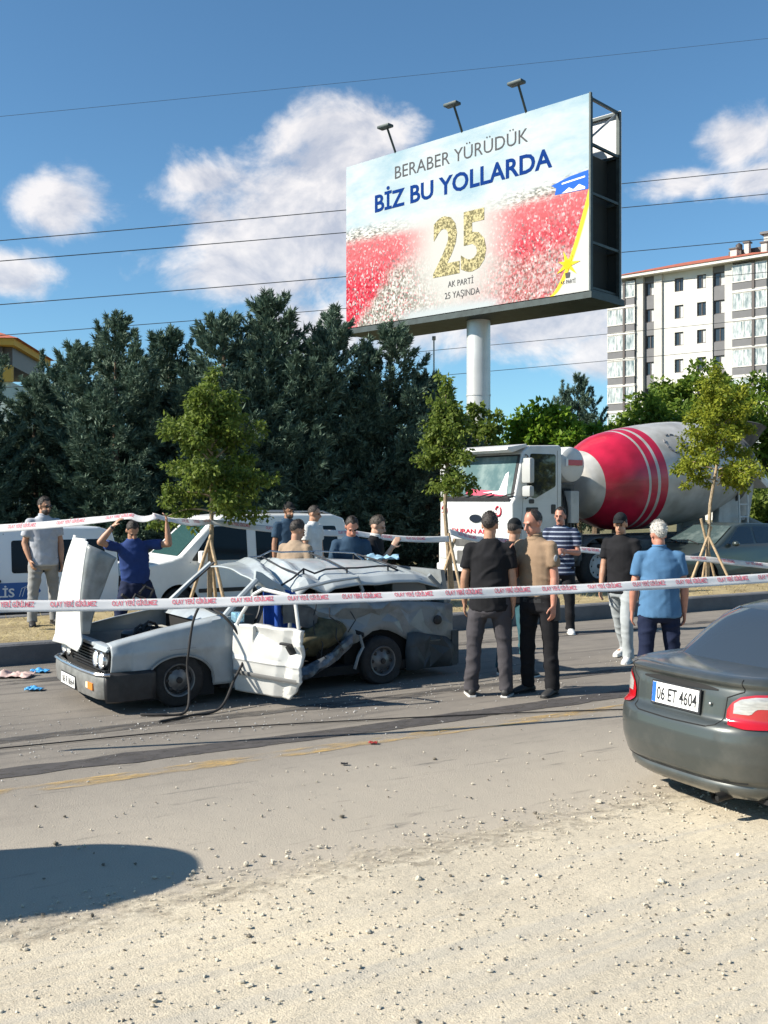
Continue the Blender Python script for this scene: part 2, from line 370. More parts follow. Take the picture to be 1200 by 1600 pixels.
def field(nt, tc, noise, ramp, mixc, bump, math2):
    return ramp(noise(0.3, 6, 0.65), [(0.35, (0.10, 0.10, 0.045)), (0.65, (0.20, 0.17, 0.09))]), bump(noise(5, 5), 0.8, 0.1), 1.0
m_asph = node_ground('asphalt', asphalt); m_grav = node_ground('gravel', gravel); m_soil = node_ground('dry_soil', dry_soil); m_field = node_ground('field', field)
def sheet(name, u0, u1, n0, n1, z, mat, nu=1, nn=1, zf=None, edge=None):
    us = np.linspace(u0, u1, nu + 1); vs = []
    for u in us:
        e = edge(u) if edge else 0.0
        for j in range(nn + 1):
            n = n0 + (n1 + e - n0) * j / nn; vs.append((u, n, z + (zf(u, n) if zf else 0)))
    fs = [(i * (nn + 1) + j, (i + 1) * (nn + 1) + j, (i + 1) * (nn + 1) + j + 1, i * (nn + 1) + j + 1) for i in range(nu) for j in range(nn)]
    me = np_mesh(name, vs, fs, True); o = link(name, me, None, mat); o.rotation_euler = (0, 0, TH); o['kind'] = 'structure'; return o
gm = MB().add([(-3000, -3000, -0.32), (3000, -3000, -0.32), (3000, 3000, -0.32), (-3000, 3000, -0.32)], [(0, 1, 2, 3)])
gm.build('ground', m_field, kind='structure', recalc=False)
sheet('road', -70, 130, 3.2, 12.05, 0.0, m_asph)
def edge_wob(u): return 0.22 * mnoise.noise((u * 0.7, 3.1, 0)) + 0.10 * mnoise.noise((u * 2.7, 9.1, 0)) + 0.04 * mnoise.noise((u * 9, 1.1, 0))
def grav_z(u, n):
    k = min(1.0, max(0.0, (5.0 - n) / 0.6))
    return k * (0.010 + 0.012 * mnoise.noise((u * 1.2, n * 2.0, 0)) + 0.006 * mnoise.noise((u * 5, n * 7, 2)))
sheet('gravel_shoulder', -14, 22, -4, 5.15, 0.004, m_grav, 240, 60, grav_z, edge_wob)
sheet('gravel_yard', -70, 130, -40, 3.4, -0.03, m_grav)
sheet('carriageway', -70, 130, 15.2, 25.2, FAR_Z, M('asphalt_far', (0.075, 0.072, 0.068), 0.9, var=0.3, vscale=2, bump=0.4, bscale=80))
sheet('verge', -70, 130, 25.0, 60, FAR_Z + 0.08, m_field)
# raised median between the carriageways, with a kerb on each side
sheet('median', -70, 130, 12.2, 15.05, 0.215, m_soil, 220, 8, lambda u, n: 0.02 * mnoise.noise((u * 1.3, n * 2, 0)))
kb = M('kerb_concrete', (0.115, 0.117, 0.122), 0.85, var=0.25, vscale=1.5, bump=0.3, bscale=50)
def kerb(name, n0, n1, z0, z1):
    mb = MB(); mb.prism([(n0, z0), (n1, z0), (n1, z1), (n0 + 0.02, z1), (n0, z1 - 0.02)], -70, 130, 'x')
    o = mb.build(name, kb, kind='structure'); o.rotation_euler = (0, 0, TH); return o
kerb('kerb', 12.05, 12.24, -0.2, 0.235); kerb('kerb', 15.0, 15.22, -0.25, 0.225)
# sealed tar band and worn yellow edge line
def ribbon(name, n, w, z, mat, amp, seed, u0=-30, u1=60, nu=400):
    vs = []; fs = []
    for i in range(nu + 1):
        u = u0 + (u1 - u0) * i / nu; c = n + amp * mnoise.noise((u * 0.35, seed, 0)); ww = w * (1 + 0.35 * mnoise.noise((u * 2.5, seed + 5, 0)))
        vs += [(u, c - ww / 2 + 0.02 * mnoise.noise((u * 6, seed + 1, 0)), z), (u, c + ww / 2 + 0.02 * mnoise.noise((u * 6, seed + 2, 0)), z)]
        if i < nu: fs.append((2 * i, 2 * i + 2, 2 * i + 3, 2 * i + 1))
    o = link(name, np_mesh(name, vs, fs), None, mat); o.rotation_euler = (0, 0, TH); o['kind'] = 'structure'; return o
def worn(name, col, lo, hi, scale, stretch):
    m = M(name, col, 0.85, var=0.2, vscale=8); nt = m.node_tree; b = nt.nodes['Principled BSDF']
    tc = nt.nodes.new('ShaderNodeTexCoord'); mp = nt.nodes.new('ShaderNodeMapping'); mp.inputs['Scale'].default_value = stretch; n = nt.nodes.new('ShaderNodeTexNoise')
    n.inputs['Scale'].default_value = scale; n.inputs['Detail'].default_value = 8; n.inputs['Roughness'].default_value = 0.75
    r = nt.nodes.new('ShaderNodeMapRange'); r.inputs['From Min'].default_value = lo; r.inputs['From Max'].default_value = hi
    nt.links.new(tc.outputs['Object'], mp.inputs[0]); nt.links.new(mp.outputs[0], n.inputs['Vector']); nt.links.new(n.outputs['Fac'], r.inputs[0]); nt.links.new(r.outputs[0], b.inputs['Alpha']); return m
ribbon('tar_band', 7.28, 0.27, 0.004, worn('tar', (0.062, 0.056, 0.053), 0.26, 0.50, 6, (1, 1.5, 1)), 0.08, 1.0)
ribbon('tar_seam', 8.30, 0.20, 0.004, worn('tar_thin', (0.075, 0.07, 0.066), 0.40, 0.60, 3, (0.5, 2, 1)), 0.12, 4.0)
ribbon('tar_seam', 10.9, 0.24, 0.004, worn('tar_thin2', (0.075, 0.07, 0.066), 0.42, 0.60, 2, (0.5, 2, 1)), 0.15, 7.0)
ribbon('yellow_edge_line', 6.84, 0.17, 0.005, worn('yellow_paint', (0.50, 0.33, 0.11), 0.46, 0.68, 2.2, (0.8, 3, 1)), 0.03, 2.0)
# loose stones on the shoulder, dark clods, straw on the median: nobody could count them
def stones(name, label, cat, pts, sizes, mat):
    base = []; 
    t = (1 + 5 ** 0.5) / 2
    ico = np.array([(-1, t, 0), (1, t, 0), (-1, -t, 0), (1, -t, 0), (0, -1, t), (0, 1, t), (0, -1, -t), (0, 1, -t), (t, 0, -1), (t, 0, 1), (-t, 0, -1), (-t, 0, 1)]) / 1.9
    tri = np.array([(0, 11, 5), (0, 5, 1), (0, 1, 7), (0, 7, 10), (0, 10, 11), (1, 5, 9), (5, 11, 4), (11, 10, 2), (10, 7, 6), (7, 1, 8), (3, 9, 4), (3, 4, 2), (3, 2, 6), (3, 6, 8), (3, 8, 9), (4, 9, 5), (2, 4, 11), (6, 2, 10), (8, 6, 7), (9, 8, 1)])
    V = []; F = []
    for i, (p, s) in enumerate(zip(pts, sizes)):
        q = np.random.normal(size=(3, 3)); q, _ = np.linalg.qr(q)
        v = (ico * np.random.uniform(0.7, 1.25, (12, 1))) @ q * s * np.random.uniform(0.7, 1.3, 3) * np.array([1, 1, 0.7])
        V.append(v + np.array(p) + np.array([0, 0, s * 0.25])); F.append(tri + 12 * i)
    o = link(name, np_mesh(name, np.concatenate(V), np.concatenate(F)), None, mat); tag(o, label, cat, kind='stuff'); return o
def rand_ground(n, nlo, nhi, ulo, uhi, pw=1.0):
    P = []
    while len(P) < n:
        u = random.uniform(ulo, uhi); q = nlo + (nhi - nlo) * random.random() ** pw; w = un(u, q)
        if w.y < 3.3 or abs(w.x) > w.y * 0.42 + 0.4: continue
        P.append((w.x, w.y, 0.006 + (grav_z(u, q) if q < 4.7 else 0)))
    return P
sm1 = M('pale_stone', (0.45, 0.405, 0.32), 0.95, var=0.3, vscale=30); sm2 = M('dark_clod', (0.15, 0.13, 0.10), 1.0, var=0.5, vscale=30)
stones('gravel_stones', 'small pale loose stones over the gravel shoulder', 'gravel', rand_ground(2800, 2.4, 4.95, -1, 7) + rand_ground(160, 4.9, 6.4, -1, 9),
       np.concatenate([np.random.gamma(2.2, 0.0018, 2700) + 0.002, np.random.uniform(0.004, 0.010, 260)]), sm1)
stones('gravel_clods', 'dark clods scattered over gravel and dusty asphalt', 'clods', rand_ground(150, 2.4, 4.9, -1, 7) + rand_ground(70, 4.8, 6.6, -1, 9), np.random.gamma(2, 0.0022, 220) + 0.002, sm2)
stones('road_crumbs', 'broken glass and crumbs strewn on the road', 'debris', rand_ground(260, 6.6, 9.6, 0, 9) + rand_ground(420, 7.6, 8.9, 1.5, 7), np.random.uniform(0.003, 0.008, 680), M('crumb', (0.42, 0.41, 0.39), 0.5, var=0.5, vscale=20))
# dry straw on the median
V = []; F = []
for i in range(5200):
    u = random.uniform(0, 24); n = random.uniform(12.3, 15.0); p = un(u, n, 0.215); a = random.uniform(0, 6.28); L = random.uniform(0.05, 0.2); d = Vector((math.cos(a), math.sin(a), random.uniform(-0.05, 0.75))).normalized() * L
    s = Vector((-math.sin(a), math.cos(a), 0)) * 0.006; b = len(V); V += [tuple(p - s), tuple(p + s), tuple(p + d)]; F.append((b, b + 1, b + 2))
tag(link('dry_grass', np_mesh('dry_grass', V, F), None, leafmat('straw', (0.34, 0.27, 0.12), (0.50, 0.42, 0.2), 0.2)), 'dry yellow straw and grass along the median', 'grass', kind='stuff')

# ---------------------------------------------------------------- trees
m_bark = M('bark', (0.12, 0.085, 0.055), 0.95, var=0.3, vscale=20, bump=0.6, bscale=60)
m_paleb = M('pale_bark', (0.30, 0.23, 0.15), 0.9, var=0.3, vscale=15, bump=0.4, bscale=60)
m_needle = leafmat('needles', (0.032, 0.066, 0.046), (0.165, 0.235, 0.165), 0.15, 0.6)
m_leaf_dark = leafmat('leaf_dark', (0.065, 0.11, 0.018), (0.21, 0.27, 0.05), 0.48)
m_leaf_mid = leafmat('leaf_mid', (0.06, 0.12, 0.014), (0.20, 0.28, 0.035), 0.45)
m_leaf_lime = leafmat('leaf_lime', (0.11, 0.16, 0.016), (0.36, 0.38, 0.04), 0.45)
m_leaf_bush = leafmat('leaf_bush', (0.07, 0.16, 0.012), (0.22, 0.33, 0.03), 0.45)
def unit(v): return v / np.maximum(np.linalg.norm(v, axis=-1, keepdims=True), 1e-9)
def conifer_mesh(seed, H, Rm, nb=230, dens=1.0):
    rg = np.random.RandomState(seed); P = []; D = []; S = []; W = []; LF = []
    # several leaders give the ragged top
    leads = [(0, 0, H)] + [(rg.uniform(-.5, .5) * Rm, rg.uniform(-.5, .5) * Rm, H * rg.uniform(.70, .98)) for _ in range(8)]
    for b in range(nb):
        lx, ly, lh = leads[rg.randint(len(leads))] if b % 3 else leads[0]
        f = rg.rand() ** 0.9; h = lh * (0.05 + 0.94 * f); az = rg.rand() * 6.283
        prof = (1 - f) ** 0.72 * (0.86 + 0.14 * math.cos(9 * f + b)) if f > 0.12 else 0.92
        L = Rm * prof * rg.uniform(0.72, 1.12) + 0.22
        k = 0.35 + 0.65 * min(1, f * 1.0) if lx or ly else 1.0
        x0 = np.array([lx * min(1, f * 1.4), ly * min(1, f * 1.4), h])
        out = np.array([math.cos(az), math.sin(az), 0]); rise = 0.22 + 0.95 * f ** 1.5 + rg.uniform(-0.12, 0.12); side = np.array([-out[1], out[0], 0])
        n = int((10 + 34 * L) * dens); t = rg.uniform(0.22, 1, n) ** 0.75
        lat = rg.normal(0, 0.33, n) * L * (1.08 - t) * 0.9
        droop = -0.16 * L * np.sin(t * math.pi) * (1 - f)
        p = x0 + out * (t * L)[:, None] + side * lat[:, None]; p[:, 2] += t * L * rise + droop + rg.normal(0, 0.045, n) + 0.10 * L * t ** 3
        d = out + side * (np.sign(lat) * 0.55 + rg.normal(0, .25, n))[:, None] + np.array([0, 0, 1]) * (0.35 + rise + rg.normal(0, .25, n))[:, None]
        P.append(p); D.append(unit(d)); S.append(rg.uniform(0.10, 0.20, n))
    # leader spikes
    for lx, ly, lh in leads:
        n = 110; t = rg.rand(n); p = np.stack([lx + rg.normal(0, .11, n) * (1.15 - t), ly + rg.normal(0, .11, n) * (1.15 - t), lh - 1.0 + t * 1.35], 1)
        d = np.stack([rg.normal(0, .5, n), rg.normal(0, .5, n), np.full(n, 1.0)], 1); P.append(p); D.append(unit(d)); S.append(np.full(n, 0.12))
    P = np.concatenate(P); D = np.concatenate(D); S = np.concatenate(S); n = len(P); V = []; k = 7
    for i in range(k):
        j = unit(D + rg.normal(0, 0.42, (n, 3))); w = unit(np.cross(j, rg.normal(size=(n, 3)))) * (S * 0.105)[:, None]
        o = P - j * (S * 0.25)[:, None] + rg.normal(0, .012, (n, 3)); tip = P + j * (S * rg.uniform(.75, 1.25, n))[:, None]; mid = (o + tip) / 2
        V.append(np.stack([o, mid + w, tip, mid - w], 1))
    V = np.concatenate(V, 0); m = len(V); F = np.arange(m * 4).reshape(m, 4)
    return np_mesh('conifer_crown', V.reshape(-1, 3), F)
def leaf_mesh(seed, clumps, per, size, spread, droop=0.3):
    """clumps: list of (x,y,z,r)"""
    rg = np.random.RandomState(seed); V = []
    for (x, y, z, r) in clumps:
        n = int(per * rg.uniform(.7, 1.3)); q = unit(rg.normal(size=(n, 3))) * (rg.rand(n, 1) ** 0.45) * r * np.array([1, 1, .8]); c = q + np.array([x, y, z])
        d = unit(q * 1.2 / max(r, .01) + rg.normal(0, .7, (n, 3)) - np.array([0, 0, droop])); nrm = unit(np.cross(d, rg.normal(size=(n, 3))) + np.array([0, 0, .5])); s = unit(np.cross(d, nrm))
        L = (size * rg.uniform(.6, 1.3, n))[:, None]; w = L * 0.30
        V.append(np.stack([c, c + d * L * .45 + s * w - nrm * L * .08, c + d * L, c + d * L * .45 - s * w - nrm * L * .08], 1))
    V = np.concatenate(V); m = len(V); return np_mesh('leaf_crown', V.reshape(-1, 3), np.arange(m * 4).reshape(m, 4))
CON = [conifer_mesh(11, 6.6, 2.0), conifer_mesh(23, 7.0, 1.9), conifer_mesh(35, 6.3, 2.2)]
for c in CON: c.materials.append(m_needle)
tr = MB(); tr.tube([(0, 0, -0.1), (0.03, 0, 2), (0, 0.03, 4.4), (0, 0, 6)], [0.17, 0.13, 0.07, 0.02], 8); CTR = tr.mesh('conifer_trunk'); CTR.materials.append(m_bark)
def conifer(px, Y, k, sc, rot, label, vz=1.0):
    e = empty('conifer_tree', ((px - 600) / 1600 * Y, Y, FAR_Z + 0.05), rot, 1.0, label=label, cat='tree', group='dark conifers behind the vans')
    e.scale = (sc, sc, sc * vz); link('trunk', CTR, e); link('crown', CON[k], e); return e
conifer(-65, 23.5, 2, 0.80, 0.4, 'dark blue green conifer cut by the left edge of the picture')
conifer(55, 25.0, 0, 0.84, 2.0, 'shorter dark conifer below the yellow house at the left', 0.84)
conifer(180, 24.2, 1, 0.98, 4.0, 'tall dark conifer standing behind the police van', 0.88)
conifer(265, 26.5, 2, 0.98, 2.7, 'narrow conifer peak left of the big middle conifer', 0.98)
conifer(350, 24.6, 2, 1.05, 1.1, 'dark conifer behind the staked tree beside the white van', 0.92)
conifer(425, 25.4, 0, 1.08, 5.1, 'tallest dark conifer in the middle of the row', 0.94)
conifer(520, 26.5, 1, 1.0, 0.2, 'dark conifer directly left of the billboard edge', 0.94)
conifer(610, 26.8, 2, 1.02, 3.3, 'dark conifer under the lower left corner of the billboard', 0.97)
conifer(664, 27.5, 0, 0.86, 0.9, 'smaller conifer at the right end of the row near the thin mast', 0.9)
conifer(300, 30.0, 0, 1.0, 2.2, 'conifer in the second row glimpsed between two peaks', 0.85)
conifer(120, 29.5, 1, 1.0, 5.2, 'conifer in the second row behind the police van', 0.88)
conifer(905, 52.0, 1, 1.0, 5.2, 'distant conifer spire between green bush and apartment block', 1.13)
# young staked street trees on the median
def street_tree(name, px, Y, trunk_px, crown, nleaf, size, mat, label, lean=0.0, stakes=None, seed=1):
    base = Vector(((px - 600) / 1600 * Y, Y, 0.2)); e = empty(name, base, 0, 1, label=label, cat='tree', group='young trees on the median')
    rg = random.Random(seed); cx, cz0, cz1, rx = crown; top = cz1 - 0.35
    mb = MB(); mb.tube([(0, 0, -0.1), (lean * 0.3, 0, 0.7), (lean * 0.75 + 0.02, 0.02, cz0 * 0.75), (cx * 0.8, 0, cz0 + 0.25), (cx, 0, top)], [0.042, 0.038, 0.034, 0.028, 0.008], 8); mb.build('trunk', m_paleb, e)
    cl = []; nbr = 26 if rx > .6 else 18
    for i in range(nbr):
        f = (i + rg.random()) / nbr; z0 = cz0 * .92 + (top - cz0) * f * .9; a = i * 2.4 + rg.uniform(-.5, .5); prof = (1.05 - .72 * f) * (0.62 + .38 * min(1, f * 5 + .3)); L = rx * prof * rg.uniform(.75, 1.3)
        p0 = Vector((cx * min(1, z0 / cz0 * .9), 0, z0)); rise = rg.uniform(.35, .95) * (0.5 + .6 * f); o = Vector((math.cos(a), math.sin(a), 0)); P = []
        for q in range(7): t = q / 6; P.append(p0 + o * (L * t) + Vector((0, 0, L * (rise * t * 1.3 - .42 * t * t * (1.1 - f)))))
        MB().tube(P, [.016 - .0022 * q for q in range(7)], 5).build('branch', m_paleb, e)
        for q in range(2, 7):
            for w in range(3): j = Vector((rg.gauss(0, .07), rg.gauss(0, .07), rg.gauss(0, .07))); c_ = P[q] + j; cl.append((*c_, rg.uniform(.07, .15)))
    for q in range(8): cl.append((cx + rg.gauss(0, .05), rg.gauss(0, .05), top + .35 * q / 8, rg.uniform(.06, .10)))
    me = leaf_mesh(seed + 40, cl, max(4, nleaf // len(cl)), size, 0.2, 0.6); link('crown', me, e, mat)
    if stakes:
        for (x0, y0, x1, y1, z1) in stakes: MB().tube([(x0, y0, -0.05), (x1, y1, z1)], 0.026, 8).build('stake', M('stake_wood', (0.42, 0.31, 0.19), 0.8, var=0.25, vscale=14, bump=0.3), e)
    return e
street_tree('staked_tree', 328, 15.1, 0, (0.03, 1.55, 3.62, 0.86), 15000, 0.072, m_leaf_dark, 'bushy green young tree behind the wrecked car roof', 0.0,
            [(-0.34, -0.15, 0.02, 0.0, 1.15), (0.30, -0.25, 0.0, 0.0, 1.1), (0.05, 0.35, 0.0, 0.0, 1.1)], 3)
street_tree('staked_tree', 706, 17.2, 0, (-0.10, 1.95, 3.78, 0.44), 6500, 0.08, m_leaf_dark, 'slim young tree leaning in front of the mixer truck cab', -0.18,
            [(-0.30, -0.1, 0.05, 0, 1.0), (0.18, -0.2, -0.06, 0, 1.1), (0.05, 0.3, -0.05, 0, 1.0)], 5)
street_tree('staked_tree', 1105, 20.4, 0, (0.24, 2.1, 4.35, 0.95), 14000, 0.075, m_leaf_lime, 'yellow green young tree with wooden tripod before the mixer drum', 0.06,
            [(-0.42, -0.2, 0.10, 0.05, 1.12), (0.42, -0.25, 0.02, 0.0, 0.95), (-0.02, 0.30, 0.04, 0, 0.9), (0.25, 0.2, -0.14, -0.05, 1.28)], 8)
def bush_tree(name, px, Y, ztop, rx, rz, n, size, mat, label, seed, per=60):
    base = Vector(((px - 600) / 1600 * Y, Y, FAR_Z)); e = empty(name, base, 0, 1, label=label, cat='tree', group='green trees beyond the far carriageway'); rg = random.Random(seed)
    zc = ztop - rz; cl = []
    for i in range(n // per):
        v = Vector((rg.gauss(0, 1), rg.gauss(0, 1), rg.gauss(0, 1))).normalized() * rg.random() ** 0.33
        cl.append((v.x * rx, v.y * rx * 0.8, zc + v.z * rz * (0.85 + 0.3 * rg.random()), rg.uniform(0.14, 0.28) * rx ** 0.6))
    mb = MB(); mb.tube([(0, 0, -0.1), (0.05, 0, zc * 0.5), (0, 0, zc)], [0.16, 0.12, 0.06], 8)
    for c in cl[::12]: mb.tube([(0, 0, zc * 0.55), (c[0] * .5, c[1] * .5, (zc + c[2]) / 2), c[:3]], [0.06, 0.035, 0.01], 5)
    mb.build('trunk', m_bark, e); link('crown', leaf_mesh(seed + 7, cl, per, size, .2, .3), e, mat); return e
bush_tree('leafy_tree', 850, 32.0, 4.75, 1.55, 1.5, 9000, 0.20, m_leaf_bush, 'bright green round tree above the mixer truck cab', 21)
bush_tree('leafy_tree', 930, 36.0, 4.7, 1.3, 1.4, 6000, 0.20, m_leaf_bush, 'bright green tree in front of the distant conifer spire', 22)
bush_tree('leafy_tree', 745, 30.0, 4.9, 1.0, 1.9, 5200, 0.18, m_leaf_dark, 'dark green tree at the foot of the billboard post', 23)
bush_tree('leafy_tree', 690, 33.0, 5.8, 0.9, 2.0, 4200, 0.20, m_leaf_mid, 'green tree showing right of the conifer row', 29)
bush_tree('leafy_tree', 1030, 38.0, 5.9, 2.0, 1.9, 8000, 0.23, m_leaf_mid, 'green tree left of the lime tree above the drum', 24)
bush_tree('leafy_tree', 1085, 42.0, 7.5, 2.0, 2.3, 8000, 0.24, m_leaf_mid, 'tall green tree in front of the apartment block', 25)
bush_tree('leafy_tree', 1190, 37.0, 6.3, 2.0, 2.3, 8000, 0.22, m_leaf_mid, 'green tree at the right edge behind the mixer hopper', 26)
bush_tree('leafy_tree', 1215, 29.0, 2.6, 1.3, 1.2, 5000, 0.18, m_leaf_dark, 'low dark bush at right edge beyond the dark parked car', 27)
bush_tree('leafy_tree', 960, 34.0, 3.9, 1.4, 1.4, 4000, 0.22, m_leaf_mid, 'low green tree behind the red drum band', 28)

# ---------------------------------------------------------------- billboard
BW, BH, BD = 9.17, 5.3, 1.7
bb = empty('billboard', (-1.22, 33.7, 0), R(-42.5), 1, label='large political billboard on a thick round post', cat='billboard')
BZ = 7.48
def print_mat():
    m = bpy.data.materials.new('billboard_print'); m.use_nodes = True; nt = m.node_tree; b = nt.nodes['Principled BSDF']; b.inputs['Roughness'].default_value = 0.9; b.inputs['Specular IOR Level'].default_value = 0.05
    tc = nt.nodes.new('ShaderNodeTexCoord'); sp = nt.nodes.new('ShaderNodeSeparateXYZ'); nt.links.new(tc.outputs['Object'], sp.inputs[0])
    def mt(op, a, v=None, w=None, clamp=False):
        n = nt.nodes.new('ShaderNodeMath'); n.operation = op; n.use_clamp = clamp
        for i, q in enumerate((a, v, w)):
            if q is None: continue
            if isinstance(q, (int, float)): n.inputs[i].default_value = q
            else: nt.links.new(q, n.inputs[i])
        return n.outputs[0]
    def ss(x, a, c):
        r = nt.nodes.new('ShaderNodeMapRange'); r.interpolation_type = 'SMOOTHSTEP'; nt.links.new(x, r.inputs[0]); r.inputs['From Min'].default_value = a; r.inputs['From Max'].default_value = c; return r.outputs[0]
    def mx(f, a, c):
        n = nt.nodes.new('ShaderNodeMix'); n.data_type = 'RGBA'
        nt.links.new(f, n.inputs[0])
        for i, v in ((6, a), (7, c)):
            if isinstance(v, tuple): n.inputs[i].default_value = (*v, 1)
            else: nt.links.new(v, n.inputs[i])
        return n.outputs[2]
    def nz(scale, st=(1, 1, 1), det=4, out='Fac'):
        mp = nt.nodes.new('ShaderNodeMapping'); mp.inputs['Scale'].default_value = st; nt.links.new(tc.outputs['Object'], mp.inputs[0])
        n = nt.nodes.new('ShaderNodeTexNoise'); n.inputs['Scale'].default_value = scale; n.inputs['Detail'].default_value = det; n.inputs['Roughness'].default_value = .65; nt.links.new(mp.outputs[0], n.inputs['Vector']); return n.outputs[out]
    def ramp(f, stops, con=False):
        r = nt.nodes.new('ShaderNodeValToRGB'); nt.links.new(f, r.inputs[0])
        if con: r.color_ramp.interpolation = 'CONSTANT'
        while len(r.color_ramp.elements) < len(stops): r.color_ramp.elements.new(.5)
        for e, (p, c) in zip(r.color_ramp.elements, stops): e.position = p; e.color = (*c, 1)
        return r.outputs[0]
    U = mt('MULTIPLY', sp.outputs[0], 1 / BW); V = mt('MULTIPLY', sp.outputs[2], 1 / BH)
    # sky of the print
    sky = ramp(nz(0.35, (1, 1, 2.5), 5), [(0.35, (0.27, 0.38, 0.44)), (0.62, (0.47, 0.51, 0.52))])
    # crowd: small cells of flags, shirts and heads
    mp = nt.nodes.new('ShaderNodeMapping'); mp.inputs['Scale'].default_value = (1.0, 1, 0.75); nt.links.new(tc.outputs['Object'], mp.inputs[0])
    vo = nt.nodes.new('ShaderNodeTexVoronoi'); vo.inputs['Scale'].default_value = 21; nt.links.new(mp.outputs[0], vo.inputs['Vector'])
    rs = nt.nodes.new('ShaderNodeSeparateColor'); nt.links.new(vo.outputs['Color'], rs.inputs[0])
    red = ramp(rs.outputs[0], [(0, (0.40, 0.02, 0.04)), (.28, (0.50, 0.035, 0.06)), (.5, (0.54, 0.07, 0.095)), (.68, (0.52, 0.17, 0.19)), (.82, (0.48, 0.40, 0.40)), (.90, (0.35, 0.10, 0.11)), (.96, (0.12, 0.09, 0.10))], True)
    grey = ramp(rs.outputs[1], [(0, (0.40, 0.385, 0.35)), (.3, (0.20, 0.19, 0.16)), (.55, (0.50, 0.48, 0.46)), (.75, (0.16, 0.15, 0.13)), (.88, (0.45, 0.18, 0.18))], True)
    wob = mt('MULTIPLY', mt('SUBTRACT', nz(1.2), 0.5), 0.30)
    gl = ss(mt('ADD', mt('SUBTRACT', mt('MULTIPLY', U, 1.9), V), wob), 0.02, 0.16)       # left: grey shirts lower right
    gl = mt('MULTIPLY', gl, ss(V, 0.42, 0.28))
    gr = mt('MULTIPLY', ss(mt('ADD', V, wob), 0.34, 0.20), 0.55)
    isr = ss(U, 0.45, 0.55)
    crowd = mx(mt('ADD', mt('MULTIPLY', gl, mt('SUBTRACT', 1.0, isr)), mt('MULTIPLY', gr, isr), clamp=True), red, grey)
    cm_ = ramp(nz(7, (1, 1, 1.6), 6), [(0.32, (0.42, 0.40, 0.40)), (.5, (1, 1, 1)), (.66, (1.25, 1.3, 1.3))]); nm_ = nt.nodes.new('ShaderNodeMix'); nm_.data_type = 'RGBA'; nm_.blend_type = 'MULTIPLY'; nm_.inputs[0].default_value = 1.0; nt.links.new(crowd, nm_.inputs[6]); nt.links.new(cm_, nm_.inputs[7]); crowd = nm_.outputs[2]
    # far haze inside the crowd and white glow round the number
    crowd = mx(mt('MULTIPLY', ss(V, 0.20, 0.50), 0.45), crowd, (0.56, 0.22, 0.22))
    dx = mt('MULTIPLY', mt('SUBTRACT', U, 0.50), 1 / 0.235); dv = mt('MULTIPLY', mt('SUBTRACT', V, 0.36), 1 / 0.52)
    glow = ss(mt('ADD', mt('SQRT', mt('ADD', mt('MULTIPLY', dx, dx), mt('MULTIPLY', dv, dv))), mt('MULTIPLY', wob, 0.6)), 1.15, 0.35)
    crowd = mx(glow, crowd, (0.46, 0.455, 0.43))
    # skyline band above the crowd
    hz = mt('ADD', 0.515, mt('MULTIPLY', mt('ABSOLUTE', mt('SUBTRACT', U, 0.5)), 0.06))
    band = mt('SUBTRACT', V, hz)
    city = ramp(nz(9, (0.8, 1, 2.2), 5), [(0.38, (0.10, 0.11, 0.10)), (.5, (0.38, 0.37, 0.34)), (.62, (0.72, 0.71, 0.67))])
    side = ss(mt('ABSOLUTE', mt('SUBTRACT', U, 0.47)), 0.10, 0.36)
    c = mx(ss(mt('ADD', band, mt('MULTIPLY', mt('SUBTRACT', nz(3, (1, 1, 1), 6), .5), 0.10)), 0.09, 0.02), sky, mx(side, (0.44, 0.45, 0.44), city))
    c = mx(ss(mt('ADD', band, mt('MULTIPLY', wob, 0.12)), 0.02, -0.05), c, crowd)
    # white foot and corner swoosh
    c = mx(mt('MULTIPLY', ss(V, 0.07, 0.01), ss(mt('ABSOLUTE', mt('SUBTRACT', U, 0.47)), 0.25, 0.15)), c, (0.40, 0.44, 0.45))
    q = mt('SUBTRACT', U, mt('ADD', 0.86, mt('MULTIPLY', mt('POWER', mt('MAXIMUM', V, 0.0), 0.62), 0.208)))
    c = mx(ss(q, -0.003, 0.001), c, (0.88, 0.60, 0.05)); c = mx(ss(q, 0.012, 0.017), c, (0.48, 0.485, 0.465))
    nt.links.new(c, b.inputs['Base Color']); return m
m_print = print_mat()
m_dsteel = M('dark_steel', (0.035, 0.05, 0.05), 0.55, 0.3, var=0.3, vscale=3)
m_int0 = M('billboard_inside_shade', (0.012, 0.018, 0.018), .8)
m_galv = M('galvanised', (0.30, 0.31, 0.31), 0.45, 0.6, var=0.15, vscale=3)
p = MB().box(0, BW, -0.03, 0.02, 0, BH).build('printed_sheet', m_print, bb, smooth=False); p.location = (0, 0, BZ)
MB().box(0.02, BW - 0.02, BD - 0.05, BD, BZ, BZ + BH).build('back_sheet', M('back_print', (0.6, 0.6, 0.6), 0.6), bb)
fr = MB(); t = 0.05
for y in (0.08, BD - 0.11):
    for x in (0.05, BW * .25, BW * .5, BW * .75, BW - 0.05): fr.box(x - t, x + t, y - t, y + t, BZ - 0.02, BZ + BH - .05)
for z in (BZ + 0.02, BZ + BH * .25, BZ + BH * .5, BZ + BH * .75, BZ + BH - .10):
    for y in (0.085, BD - 0.115): fr.box(-0.001, BW + 0.001, y - t * .8, y + t * .8, z - t * .8, z + t * .8)
    for x in (0.05, BW * .25, BW * .5, BW * .75, BW - 0.05): fr.box(x - t * .7, x + t * .7, 0.1, BD - .1, z - t * .7, z + t * .7)
fr.build('steel_frame', m_dsteel, bb, smooth=False)
cr = MB()
for x in (0.06, BW - 0.06): MB().tube([(x, .1, BZ + BH * .78), (x, BD - .1, BZ + BH - .06)], 0.03, 6).build('brace', m_galv, bb)
pass
